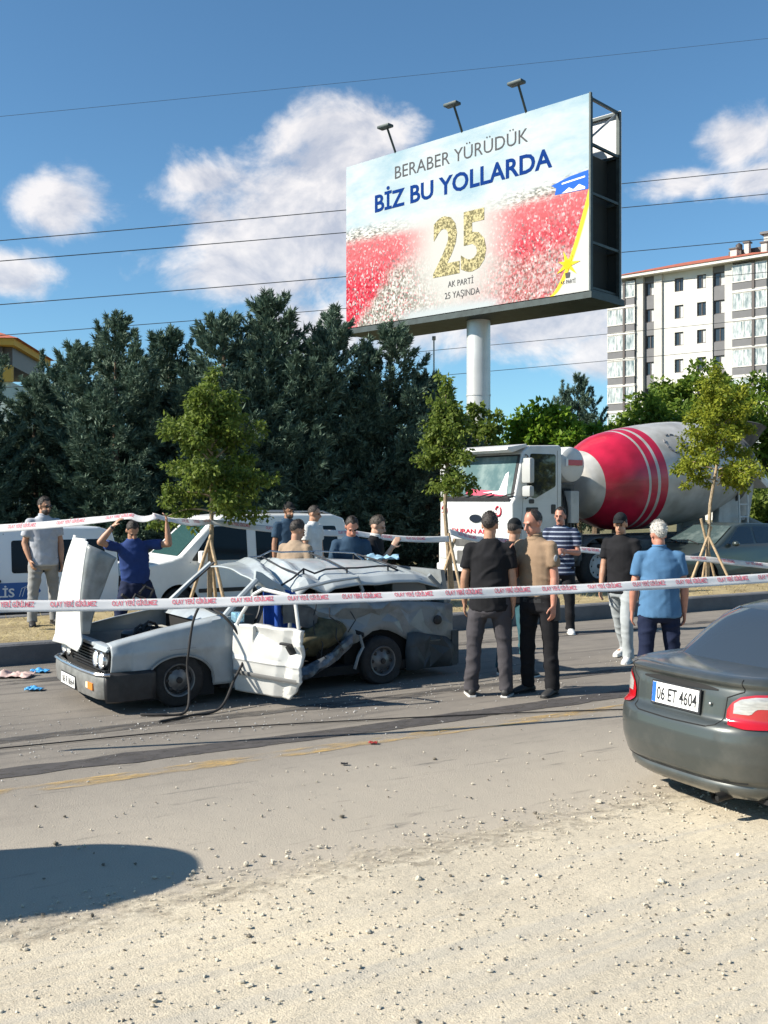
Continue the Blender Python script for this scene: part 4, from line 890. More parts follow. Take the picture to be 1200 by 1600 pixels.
MB().prism([(1.72, 1.28), (1.80, 1.24), (1.90, 1.15), (2.02, 1.12), (2.10, 1.17), (1.96, 1.25), (1.80, 1.36), (1.73, 1.38)], .12, .17).build('roof_fold', m_wp, WC)
for y, x0, x1, dz in ((.34, 2.15, 3.75, .02), (1.30, 2.2, 3.85, .05)):
    pts = []
    for i in range(12):
        x = x0 + (x1 - x0) * i / 11; q = roof((x - 1.74) / 2.45, (y - .10) / 1.45); pts.append((x, y, q[2] + (dz + .045 if 0 < i < 11 else .01)))
    rk = MB().tube(pts, .012, 6).build('roof_rail', m_black if y < 1 else m_chrome, WC)
    for i in (2, 6, 10): MB().tube([pts[i], (pts[i][0], y, pts[i][2] - .08 - dz)], .012, 6).build('rail_foot', m_black, rk)
for x in (2.35, 3.0, 3.7):
    MB().tube([(x, .30, roof((x - 1.74) / 2.45, .14)[2] + .06), (x + .03, .8, roof((x - 1.74) / 2.45, .5)[2] + .05), (x + .06, 1.34, roof((x - 1.74) / 2.45, .85)[2] + .08)], .011, 6).build('rack_bar', m_black, WC)
MB().tube([(2.12, .02, 1.15), (2.6, -.02, 1.24), (3.0, .04, 1.26)], [.018, .022, .014], 6).build('torn_gutter', m_wp, WC)
# far side: doors, pillars, dark glass
MB().grid(lambda a, b: (1.40 + 3.0 * a, WID - .03 + .03 * math.sin(b * 2.6), .20 + .72 * b), 24, 8).build('far_side', m_wp, WC)
for x0, x1, dx in ((2.35, 2.45, 0), (3.25, 3.37, .02), (4.18, 4.40, -.16)): MB().prism([(x0, .9), (x1, .9), (x1 + dx, 1.42), (x0 + dx, 1.42)], 1.50, 1.56).build('far_pillar', m_wp2, WC)
MB().prism([(2.45, .92), (4.2, .92), (4.05, 1.37), (2.5, 1.40)], 1.525, 1.535).build('far_glass', m_pane, WC)
MB().box(1.30, 4.36, .10, 1.60, .14, .24).build('floor_pan', m_under, WC); MB().box(4.28, 4.34, .12, 1.56, .2, .9).build('rear_panel', m_int, WC)
MB().box(2.95, 4.30, .50, 1.50, .24, .72).build('load_floor', m_int, WC)
# seats
for y in (.22, .92):
    st = MB().rbox(1.95, 2.42, y, y + .5, .30, .50, .06).build('front_seat', M('seat_cloth', (0.035, 0.035, 0.038), .95, var=.3), WC)
    MB().prism([(2.32, .45), (2.50, .45), (2.66, 1.02), (2.54, 1.06)], y, y + .5, bevel=.04).build('backrest', MATS['seat_cloth'], st)
MB().rbox(2.55, 3.1, .25, 1.45, .30, .52, .07).build('rear_seat', MATS['seat_cloth'], WC)
# blue sheet hung inside the front door opening
def blue(a, b): x = 1.86 + .46 * a; return (x, .30 + .05 * math.sin(a * 14) + .02 * b, .62 + .52 * b + .03 * math.sin(a * 5))
tag(link('blue_sheet', MB().grid(blue, 40, 20).mesh('blue_sheet'), None, M('blue_cloth', (0.02, 0.09, 0.42), .8, var=.2)), 'blue cloth hanging inside the front door opening of the wreck', 'cloth')
bs = bpy.data.objects['blue_sheet']; bs.matrix_world = Matrix.LocRotScale(Vector((-2.405, 8.831, 0)), Matrix.Rotation(TH, 3, 'Z').to_quaternion(), Vector((.862,) * 3)); solid(bs, .01)
def bundle(a, b):
    th = a * 6.283; ph = (b - .5) * 3.1; r = 1 + .22 * mnoise.noise((math.cos(th) * 2, math.sin(th) * 2, b * 5)); return (2.50 + .36 * r * math.cos(th) * math.cos(ph), .26 + .20 * r * math.sin(th) * math.cos(ph), .60 + .17 * r * math.sin(ph) + .05 * math.cos(th))
bo = MB().grid(bundle, 48, 24).build('blanket_bundle', M('olive_cloth', (0.10, 0.085, 0.045), .95, var=.4, vscale=8), None, ang=180, label='olive brown blanket bundled in the rear door opening of the wreck', cat='blanket'); bo.matrix_world = bs.matrix_world.copy()
# crumpled rear side: folded door skin and rear quarter
def quarter(a, b):
    x = 2.10 + 2.28 * a
    top = interp(x, [2.1, 2.5, 3.0, 3.6, 4.1, 4.38], [1.05, 1.04, 1.02, .95, .92, .88]); bot = interp(x, [2.1, 2.4, 2.75, 2.9, 4.38], [.84, .74, .60, .46, .44])
    bot = arch_bot(x, 3.32, .43, .27, bot, .36) if x > 2.85 else bot
    z = bot + (top - bot) * b
    y = .04 + interp(x, [2.1, 2.4, 2.8, 3.05, 3.5, 4.0, 4.38], [.30, .22, .14, .02, .05, .0, .03])
    y += .30 * abs(mnoise.noise((x * 2.3 + z * 1.9, z * 2.6, 2))) * interp(x, [2.1, 3.6, 4.4], [1, .8, .4]) + .05 * math.exp(-((z - .80 + .12 * (x - 2.8)) / .05) ** 2) * (x < 3.4) + .045 * mnoise.noise((x * 5, z * 6, 1))
    y -= .06 * math.exp(-((x - 3.02 - .25 * (z - .7)) / .05) ** 2); y -= .02 * math.exp(-((z - .72) / .02) ** 2) * (x > 3.0)
    if b > .9: y += (b - .9) * .5
    return (x, y, z)
def quarter2(a, b):
    x, y, z = quarter(a, b); return (x, .04 + interp(x, [2.1, 2.4, 2.8, 3.05, 3.5, 4.0, 4.38], [.24, .17, .10, .0, .06, .02, .03]) + .05 * max(0, 1 - abs(z - .78) / .1) * (x < 3.6), z)
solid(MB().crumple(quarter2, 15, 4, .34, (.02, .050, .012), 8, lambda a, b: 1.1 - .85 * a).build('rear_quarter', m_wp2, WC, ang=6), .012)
def strip(a, b): x = 2.15 + .95 * a; return (x, quarter((x - 2.10) / 2.28, .35)[1] - .025, .87 - .33 * a ** 1.6 + .05 * b)
MB().grid(strip, 30, 2).build('torn_door_strip', m_black, WC)
MB().grid(lambda a, b: (2.05 + .62 * a, .10 + .10 * a, .78 + .23 * b - .10 * a + .02 * math.sin(9 * a)), 14, 6).build('door_liner', M('liner_grey', (0.13, 0.125, 0.12), .9, var=.3), WC)
# dark plastic lower rear corner
def low(a, b):
    x = 3.70 + .74 * a; z = .12 + (interp(x, [3.7, 3.8, 4.1, 4.44], [.44, .47, .42, .40]) ) * b; return (x, .015 + .04 * (a ** 6) + .13 * abs(mnoise.noise((x * 2.6, z * 3.4, 7))), z - .05 * a * b)
solid(MB().crumple(low, 6, 3, .3, (.01, .02, .01), 9).build('rear_corner', M('dark_bumper', (0.045, 0.055, 0.062), .55, var=.2, vscale=6), WC, ang=16), .01)
MB().prism([(4.36, .12), (4.46, .14), (4.46, .55), (4.36, .55)], .05, 1.6).build('rear_bumper', MATS['dark_bumper'], WC)
MB().lathe([(0, -.022), (.04, -.022), (.055, -.012), (.058, .01)], (4.12, .02, .70), (0, 1, 0), 20).build('fuel_cap', m_black, WC)
MB().prism([(4.34, .5), (4.41, .5), (4.28, 1.30), (4.22, 1.30)], .10, 1.55).build('tailgate', m_wp2, WC)
MB().prism([(4.368, .93), (4.376, .93), (4.302, 1.26), (4.294, 1.26)], .2, 1.45).build('tailgate_glass', m_pane, WC)
MB().box(4.375, 4.40, .10, .30, .58, .78).build('tail_lamp', M('red_lens', (0.40, 0.01, 0.015), .2, spec=.8), WC)
MB().tube([(4.36, .12, .90), (4.24, .13, 1.08), (4.08, .15, 1.24)], [.035, .032, .03], 8).build('rear_pillar', m_wp2, WC)
MB().tube([(3.05, .12, .98), (3.12, .14, 1.1), (3.05, .16, 1.26)], [.026, .022, .026], 8).build('centre_pillar', m_wp2, WC); MB().tube([(2.14, .12, .60), (2.16, .14, .8), (2.12, .16, .98)], [.03, .022, .026], 8).build('centre_pillar', m_wp2, WC)
MB().prism([(3.55, .96), (4.12, .92), (3.98, 1.20), (3.55, 1.22)], .155, .162).build('quarter_glass', M('dusty_glass', (0.10, 0.11, 0.11), .3), WC)
# torn sill
def sill(a, b):
    th = b * 6.283; x = 1.98 + .92 * a; cz = .13 + .40 * a ** 1.15; cy = -.10 + .12 * a + .03 * math.sin(a * 8)
    r = .065 * (1 + .35 * mnoise.noise((a * 6, math.cos(th), math.sin(th)))); return (x + .05 * math.sin(th) * .3, cy + r * .8 * math.cos(th), cz + r * 1.25 * math.sin(th))
MB().crumple(sill, 13, 8, .3, (.01, .010, .010), 11).build('torn_sill', M('bare_metal', (0.22, 0.24, 0.26), .35, .5, col2=(0.06, .07, .08), vscale=7), WC, ang=22)
MB().box(1.40, 2.05, .04, .16, .14, .24).build('sill', m_wp2, WC)
# front door swung wide open
DR = empty('front_door', (1.42, -.005, 0), R(-62)); DR.parent = WC; DR.rotation_euler = (R(7), R(4), R(-60))
def doorp(a, b):
    L = .84; x = L * a; z = .13 + .73 * b + (.03 * a if b > .95 else 0); y = -.045 * math.sin(min(1, b * 1.05) * 2.9) * .7 - .012 * math.exp(-((z - .50) / .02) ** 2)
    x *= 1 - .16 * max(0, (.30 - z) / .17); z += (.07 * (a - .5) if b < .3 else 0) * 0
    if a > .90: x -= .05 * abs(mnoise.noise((z * 9, 1, 0))) ; y += .10 * (a - .90) * 4 * abs(mnoise.noise((z * 7, 3, 0)))
    return (x, y + .012 * mnoise.noise((x * 4, z * 4, 9)) + .045 * max(0, 1 - abs(z - .72 + .35 * (x - .5)) / .13) * (x > .25) + .03 * max(0, 1 - abs(x - .62 - .2 * (z - .3)) / .10), z)
ob = MB().grid(doorp, 44, 36).build('door_skin', m_hood, DR, ang=12); solid(ob, .05, 1.0)
MB().grid(lambda a, b: (.01 + .80 * a, -.052 - .006 * math.sin(b * 3.14), .33 + .045 * b), 10, 3).build('rub_strip', M('strip_grey', (0.16, 0.16, 0.155), .6), DR)
MB().tube([(.04, 0, .86), (.10, .012, .98), (.24, .035, 1.20), (.34, .045, 1.26), (.66, .045, 1.23), (.74, .04, 1.18), (.80, .012, .90)], .020, 8).build('window_frame', m_hood, DR)
MB().rbox(.60, .72, -.052, -.012, .72, .745, .008).build('door_handle', m_black, DR)
MB().box(.02, .78, .03, .06, .18, .84).build('door_card', m_black, DR)
# wheels
wheel(WC, .80, .11, .285, .285, .17, -1); wheel(WC, .80, 1.54, .285, .285, .17, 1); wheel(WC, 3.32, .10, .27, .285, .17, -1, flat=.06); wheel(WC, 3.32, 1.54, .285, .285, .17, 1)
MB().prism([(2.9, .1), (3.75, .1), (3.75, .62), (3.55, .70), (3.1, .70), (2.9, .6)], .20, .45).build('wheel_housing', m_under, WC)
# hanging trim, loose wires, glass teeth left in the frames
for k in range(9):
    a = random.Random(40 + k); p0 = Vector((a.uniform(2.1, 3.0), a.uniform(-.02, .16), a.uniform(.55, 1.1))); MB().tube([p0, p0 + Vector((a.uniform(-.06, .06), -.04, -.10)), p0 + Vector((a.uniform(-.12, .12), -.05, -a.uniform(.16, .3)))], .007, 5).build('loose_wire', m_black, WC)
for k in range(12):
    a = random.Random(80 + k); x = a.uniform(2.0, 2.9); z = .12 + .42 * (x - 2) + a.uniform(-.05, .10); y = a.uniform(-.16, .02); d = .035
    MB().add([(x, y, z), (x + a.uniform(-d, 2.4 * d), y + a.uniform(-d, d), z + a.uniform(-d, d)), (x + a.uniform(-d, d), y + a.uniform(-d, d), z + a.uniform(0, 2 * d)), (x + .02, y + .03, z + .02)], [(0, 1, 2), (0, 2, 3), (0, 3, 1), (1, 3, 2)]).build('metal_shred', MATS['bare_metal'], WC, smooth=False)
for k in range(10):
    a = random.Random(120 + k); x = 3.1 + .1 * k; z0 = quarter((x - 2.1) / 2.28, 1.0)[2]; MB().add([(x, .17, z0 - .02), (x + .07, .17, z0 - .02), (x + a.uniform(0, .07), .17, z0 + a.uniform(.02, .09)), (x + .03, .174, z0)], [(0, 1, 2), (0, 2, 3), (1, 3, 2)]).build('glass_shard', M('dusty_glass'), WC, smooth=False)
MB().tube([(2.98, -.02, .60), (3.02, -.03, .46), (2.94, -.05, .36), (2.90, -.04, .22)], .02, 6).build('torn_arch_edge', m_wp2, WC)
# rescue hoses over the wing
def hose(name, pts, r, label, cat='hose'):
    P = []; pts = [Vector(p) for p in pts]; n = len(pts)
    for i in range(n - 1):
        p0, p1, p2, p3 = pts[max(i - 1, 0)], pts[i], pts[i + 1], pts[min(i + 2, n - 1)]
        for k in range(8):
            t = k / 8; P.append(0.5 * ((2 * p1) + (-p0 + p2) * t + (2 * p0 - 5 * p1 + 4 * p2 - p3) * t * t + (-p0 + 3 * p1 - 3 * p2 + p3) * t ** 3))
    P.append(pts[-1]); o = MB().tube(P, r, 8).build(name, m_rubber, None, ang=180); tag(o, label, cat, 'black hoses of the rescue tools'); return o
def wl_(x, y, z): v = un(2.41 + .862 * x, 8.83 + .862 * y, .862 * z); return v
hose('rescue_hose', [wl_(1.30, .5, 1.02), wl_(1.05, .1, 1.06), wl_(.90, -.06, .90), wl_(.84, -.09, .60), wl_(.82, -.10, .42), wl_(.80, -.22, .20), wl_(.70, -.36, .025), wl_(.45, -.30, .02), wl_(.30, -.2, .02)], .012, 'black hose draped straight down over the front wing')
hose('rescue_hose', [wl_(1.10, .3, 1.03), wl_(1.24, -.02, .94), wl_(1.40, -.12, .70), wl_(1.44, -.14, .50), wl_(1.30, -.20, .28), wl_(1.05, -.42, .04), wl_(.70, -.50, .02), wl_(.35, -.62, .02)], .012, 'black hose looping past the door hinge to the ground')
hose('wire_shadow_line', [un(-6, 9.0, .012), un(-.5, 8.25, .012), un(1.6, 8.02, .012), un(3.0, 7.85, .012), un(5.2, 7.2, .012), un(7.5, 6.3, .012), un(9, 5.8, .012)], .0055, 'thin dark line across the road standing in for a wire shadow', 'shadow')  # thin black tube standing in for an overhead wire's shadow

# ---------------------------------------------------------------- saloon car (grey, right foreground; dark one on the far carriageway)
def pchip(x, xs, ys):
    return float(np.interp(x, xs, ys))
SZ = [.17, .20, .235, .26, .275, .30, .40, .50, .57, .60, .615, .64, .72, .80, .86, .885, .91, .945, .965, .98]
SXR = [.16, .10, .075, .075, .095, .045, .005, .0, .015, .04, .075, .085, .095, .105, .118, .122, .105, .090, .105, .14]   # rear profile
SW = [.74, .775, .79, .80, .80, .81, .825, .83, .832, .832, .83, .832, .835, .835, .83, .826, .82, .81, .795, .77]
SXF = [.22, .12, .08, .07, .07, .05, .02, .0, .02, .03, .05, .06, .10, .16, .24, .28, .33, .42, .50, .60]
SL = 4.12; PW = 5.2
def smooth_arr(z, zs, a):
    # light smoothing over z keeps the mouldings but removes facets
    return sum(np.interp(z + d, zs, a) * w for d, w in ((-.010, .25), (0, .5), (.010, .25)))
def sp(v, e): return math.copysign(abs(v) ** e, v)
def sed_pt(ang, z, off=0.0):
    """ang 0 = rear centre, +pi/2 = left flank (+y)"""
    def raw(an, zz):
        xr, xf, w = smooth_arr(zz, SZ, SXR), smooth_arr(zz, SZ, SXF), smooth_arr(zz, SZ, SW)
        rear = math.cos(an) >= 0; e = 2 / PW if rear else 2 / 4.2
        a = 2.06
        xc = 2.06; c = sp(math.cos(an), e); s = sp(math.sin(an), e)
        x = xc - c * ((xc - xr) if rear else (SL - xf - xc))
        x += (.10 * (s * s) if rear else 0) * (1 if abs(c) > .55 else 0) * 0
        # plan curvature of the tail
        if rear: x += .085 * abs(s) ** 2.2 * max(0, c) 
        zz2 = float(np.interp(zz, [.17, .30, .50, .60, .735, .845, .91, .98], [.17, .31, .565, .680, .800, .898, .938, .985])); zz_ = zz2
        if x > 2.9 and zz > .6: zz2 = zz2 - (zz2 - .66) * .40 * min(1, (x - 2.9) / 1.0)
        return Vector((x, w * s, zz2))
    p = raw(ang, z)
    if off:
        h = .012; t = raw(ang + h, z) - raw(ang - h, z); v = raw(ang, min(z + .008, .98)) - raw(ang, max(z - .008, .17)); n = v.cross(t)
        if n.length > 1e-9:
            n.normalize(); c = p - Vector((2.06, 0, p.z))
            if n.dot(c) < 0: n = -n
            p = p + n * off
    return p
_tab = []
def sed_s(s):
    """unrolled distance from the rear centre (positive to the left) -> angle"""
    global _tab
    if not _tab:
        L = 0; last = sed_pt(0, .68)
        for i in range(0, 900):
            a = i / 900 * 2.6; q = sed_pt(a, .68); L += (q - last).length; last = q; _tab.append((L, a))
    a = float(np.interp(abs(s), [t[0] for t in _tab], [t[1] for t in _tab])); return math.copysign(a, s)
def sed_patch(s0, s1, zlo, zhi, off, nu=24, nv=8):
    def fn(a, b):
        s = s0 + (s1 - s0) * a; z0, z1 = zlo(s), zhi(s); return sed_pt(sed_s(s), z0 + (z1 - z0) * b, off)
    return MB().grid(fn, nu, nv)
def sed_line(path, w, off, mat, name, parent):
    pts = []
    for (s0, z0), (s1, z1) in zip(path, path[1:]):
        for i in range(10): t = i / 10; pts.append((s0 + (s1 - s0) * t, z0 + (z1 - z0) * t))
    pts.append(path[-1]); return MB().tube([sed_pt(sed_s(s), z, off) for s, z in pts], w, 5).build(name, mat, parent)
GZ = [.955, 1.0, 1.08, 1.18, 1.28, 1.34, 1.375, 1.39]
GXR = [.58, .62, .72, .86, 1.03, 1.19, 1.37, 1.65]; GXF = [3.25, 3.12, 2.95, 2.74, 2.54, 2.42, 2.30, 2.1]; GW = [.74, .72, .69, .655, .615, .58, .53, .40]
def gh_pt(ang, z, off=0.0):
    def raw(an, zz):
        xr, xf, w = (np.interp(zz, GZ, q) for q in (GXR, GXF, GW)); c = sp(math.cos(an), 2 / 6.0); s = sp(math.sin(an), 2 / 6.0)
        xc = (xr + xf) / 2; return Vector((xc - c * (xf - xr) / 2 + (.05 * abs(s) ** 2 if math.cos(an) > 0 else -.06 * abs(s) ** 2), w * s, zz))
    p = raw(ang, z)
    if off:
        t = raw(ang + .01, z) - raw(ang - .01, z); v = raw(ang, min(z + .01, 1.385)) - raw(ang, max(z - .01, .96)); n = v.cross(t)
        if n.length > 1e-9:
            n.normalize()
            if n.dot(p - Vector((1.9, 0, .9))) < 0: n = -n
            p = p + n * off
    return p
def sedan(name, label, loc, rz, sc, m_paint, m_trim, plate_txt, group=None):
    e = empty(name, loc, rz, sc, label=label, cat='car', group=group)
    NA, NZ = 220, 74; zs = np.linspace(.17, .98, NZ); mb = MB(); vs = []; fs = []
    # finer sampling towards corners
    angs = [2 * math.pi * i / NA - math.pi for i in range(NA)]
    for z in zs: vs += [sed_pt(a, z) for a in angs]
    for i in range(NZ - 1):
        for j in range(NA): k = (j + 1) % NA; fs.append((i * NA + j, i * NA + k, (i + 1) * NA + k, (i + 1) * NA + j))
    # deck: shrink to the middle with a slight crown
    b0 = (NZ - 1) * NA; top = [Vector(v) for v in vs[b0:]]; ctr = Vector((2.1, 0, 1.0))
    prev = b0
    for sc_, dz in ((.985, .006), (.96, .010), (.85, .016), (.6, .022), (.3, .025), (.02, .025)):
        nb = len(vs); vs += [Vector((ctr.x + (p.x - ctr.x) * sc_, p.y * sc_, p.z + dz + (0 if p.z > .9 else (1 - sc_) * .12))) for p in top]
        for j in range(NA): k = (j + 1) % NA; fs.append((prev + j, prev + k, nb + k, nb + j))
        prev = nb
    fs.append(tuple(prev + j for j in range(NA))); fs.append(tuple(range(NA))[::-1])
    mb.add(vs, fs); body = mb.build('body', [m_paint, m_under], e, ang=35)
    cuts = []
    for x in (.80, 3.22):
        for s in (-1, 1):
            c = MB(); c.lathe([(0, -.16), (.335, -.16), (.335, .30), (0, .30)], (x, s * .70, .30), (0, s, 0), 36); cm = c.mesh('cutter'); cm.materials.append(m_under); cuts.append(cm)
    boolean_cut(body, cuts)
    body.data.polygons.foreach_set('use_smooth', [True] * len(body.data.polygons)); body.data.set_sharp_from_angle(angle=R(32))
    # greenhouse
    g = MB(); vs = []; fs = []; NB = 120; gz = list(np.linspace(.955, 1.39, 26))
    for z in gz: vs += [gh_pt(2 * math.pi * i / NB - math.pi, z) for i in range(NB)]
    for i in range(len(gz) - 1):
        for j in range(NB): k = (j + 1) % NB; fs.append((i * NB + j, i * NB + k, (i + 1) * NB + k, (i + 1) * NB + j))
    last = (len(gz) - 1) * NB; c0 = len(vs); vs += [Vector((1.9 + (p.x - 1.9) * .5, p.y * .5, 1.405)) for p in vs[last:last + NB]]
    for j in range(NB): k = (j + 1) % NB; fs.append((last + j, last + k, c0 + k, c0 + j))
    fs.append(tuple(c0 + j for j in range(NB))); g.add(vs, fs); g.build('cabin', m_paint, e, ang=35)
    m_gl = M('car_glass', (0.030, 0.042, 0.058), 0.05, spec=.6)
    def glass(nm, a0, a1, z0, z1, nu=24):
        gl = MB().grid(lambda a, b: gh_pt(a0 + (a1 - a0) * a, z0 + (z1 - z0) * b, .005), nu, 10).build(nm, m_gl, e, ang=180); return gl
    glass('rear_window', -1.12, 1.12, .99, 1.335, 40); glass('windscreen', math.pi - 1.12, math.pi + 1.12, .99, 1.335, 40)
    for s in (-1, 1):
        glass('side_window', s * 1.33, s * 1.50, 1.01, 1.30); glass('side_window', s * 1.54, s * 1.80, 1.01, 1.30)
        MB().grid(lambda a, b: sed_pt(s * (1.35 + .6 * a), .955 + .012 * b, .006), 20, 1).build('belt_strip', m_black, e)
    # tail lamps
    m_red = M('tail_red', (0.42, 0.008, 0.014), .14, spec=1.0, coat=.5); m_clear = M('tail_clear', (0.50, 0.47, 0.44), .18, .3, var=.2, vscale=14, stretch=(1, 1, 6), spec=1.0)
    for s in (-1, 1):
        def zlo(q): return np.interp(abs(q), [.44, .48, .60, 1.02, 1.12], [.655, .600, .588, .594, .65])
        def zhi(q): return np.interp(abs(q), [.44, .47, .53, .62, .75, 1.0, 1.12], [.70, .765, .815, .838, .845, .835, .79])
        lm = sed_patch(s * .445, s * 1.12, zlo, zhi, .010, 40, 12).build('tail_lamp', m_red, e, ang=180)
        def zl2(q): return np.interp(abs(q), [.485, .60, .61, .63, .66, 1.1], [.69, .69, .70, .733, .738, .742])
        def zh2(q): return zhi(q) - .018
        cl = sed_patch(s * .49, s * 1.09, zl2, zh2, .0125, 36, 8).build('reverse_lens', m_clear, lm, ang=180)
    # boot lid shut lines, black patch painting the recess shade, bumper groove, lip
    m_gap = M('shut_gap', (0.006, 0.006, 0.006), .8)
    for s in (-1, 1): sed_line([(s * .56, .975), (s * .545, .855), (s * .435, .80), (s * .425, .64), (s * .395, .595), (s * .33, .578)], .0045, -.0005, m_gap, 'boot_gap', e)
    sed_line([(-.33, .578), (0, .573), (.33, .578)], .005, -.0005, m_gap, 'boot_gap', e)
    sed_patch(-.36, .36, lambda q: .826 + .012 * (q / .36) ** 2, lambda q: .886 - .035 * abs(q / .36) ** 3, .004, 24, 4).build('recess_shade_patch', m_gap, e, ang=180)
    sed_line([(-.62, .292), (-.3, .275), (.3, .275), (.62, .292)], .0075, .0, m_gap, 'bumper_groove', e)
    sed_line([(-1.35, .585), (-.9, .606), (-.45, .608)], .0035, .0, m_gap, 'bumper_gap', e); sed_line([(.45, .608), (.9, .606), (1.35, .585)], .0035, .0, m_gap, 'bumper_gap', e)
    lipb = None if True else MB().tube([(.10 + .06 * abs(y / .7) ** 3, y, .985) for y in np.linspace(-.70, .70, 20)], .016, 8, sq=(1, 2.2)).build('boot_lip', m_paint, e, ang=180)
    pc = sed_pt(0, .735); plate(e, 'rear_plate', plate_txt, (pc.x - .012, 0, pc.z), (0, -1, 0), (0.10, 0, 1), .455, .145)
    MB().tube([(.34, -.40, .19), (.14, -.40, .185), (.055, -.40, .18)], [.03, .03, .034], 14, cap=False).build('exhaust_pipe', M('exhaust_metal', (0.03, 0.028, 0.026), .6, .5), e)
    MB().lathe([(0, .02), (.026, .02)], (.06, -.40, .18), (1, 0, 0), 14).build('exhaust_bore', m_gap, e)
    MB().box(.3, 3.9, -.66, .66, .155, .19).build('underbody', m_under, e)
    MB().ell((pc.x - .004, -.315, pc.z), .006, .012, .012, 8, 6).build('boot_lock', m_chrome, e)
    for s in (-1, 1):
        h = MB().grid(lambda a, b: sed_pt(s * (math.pi - .72 + .40 * a), .60 + .14 * b, .008), 12, 6).build('headlamp', m_clear, e, ang=180)
        mi = MB().ell((2.72, s * .90, 1.0), .06, .10, .07, 12, 8).build('door_mirror', m_paint, e)
        for x in (.80, 3.22): wheel(e, x, s * .715, .29, .29, .18, s, rimr=.66)
        for x in (1.62, 2.55): sed_line([], 0, 0, m_gap, 'x', e) if False else None
        MB().rbox(1.28, 1.42, s * .842 - .01, s * .842 + .012, .80, .825, .006).build('door_handle', m_paint, e); MB().rbox(2.2, 2.34, s * .842 - .01, s * .842 + .012, .80, .825, .006).build('door_handle', m_paint, e)
        for xg in (1.12, 1.98, 2.86): MB().tube([(xg, s * smooth_arr(z, SZ, SW) * 1.0 + s * .0, z) for z in np.linspace(.30, .955, 16)], .004, 5).build('door_gap', m_gap, e)
    return e
m_gpaint = M('grey_metallic', (0.060, 0.069, 0.066), 0.36, 0.35, var=0.0, col2=(0.13, 0.128, 0.115), vscale=2.2, coat=0.6, detail=9, lo=.45, hi=.8)
sedan('grey_saloon_car', 'dusty dark grey saloon car seen from behind at right', (1.775 - .10 * .85 * math.cos(R(28)), 6.2 - .10 * .85 * math.sin(R(28)), 0), R(28), .85, m_gpaint, m_black, '06 ET 4604')
q = un(16.3 + 3.7, 16.05, FAR_Z)
sedan('dark_saloon_car', 'dark green grey car parked beside the mixer truck at right edge', (q.x, q.y, FAR_Z), TH + math.pi, 1.0, M('dark_green_paint', (0.035, 0.05, 0.05), .3, .2, coat=.6), m_black, '06 AB 215') if False else None

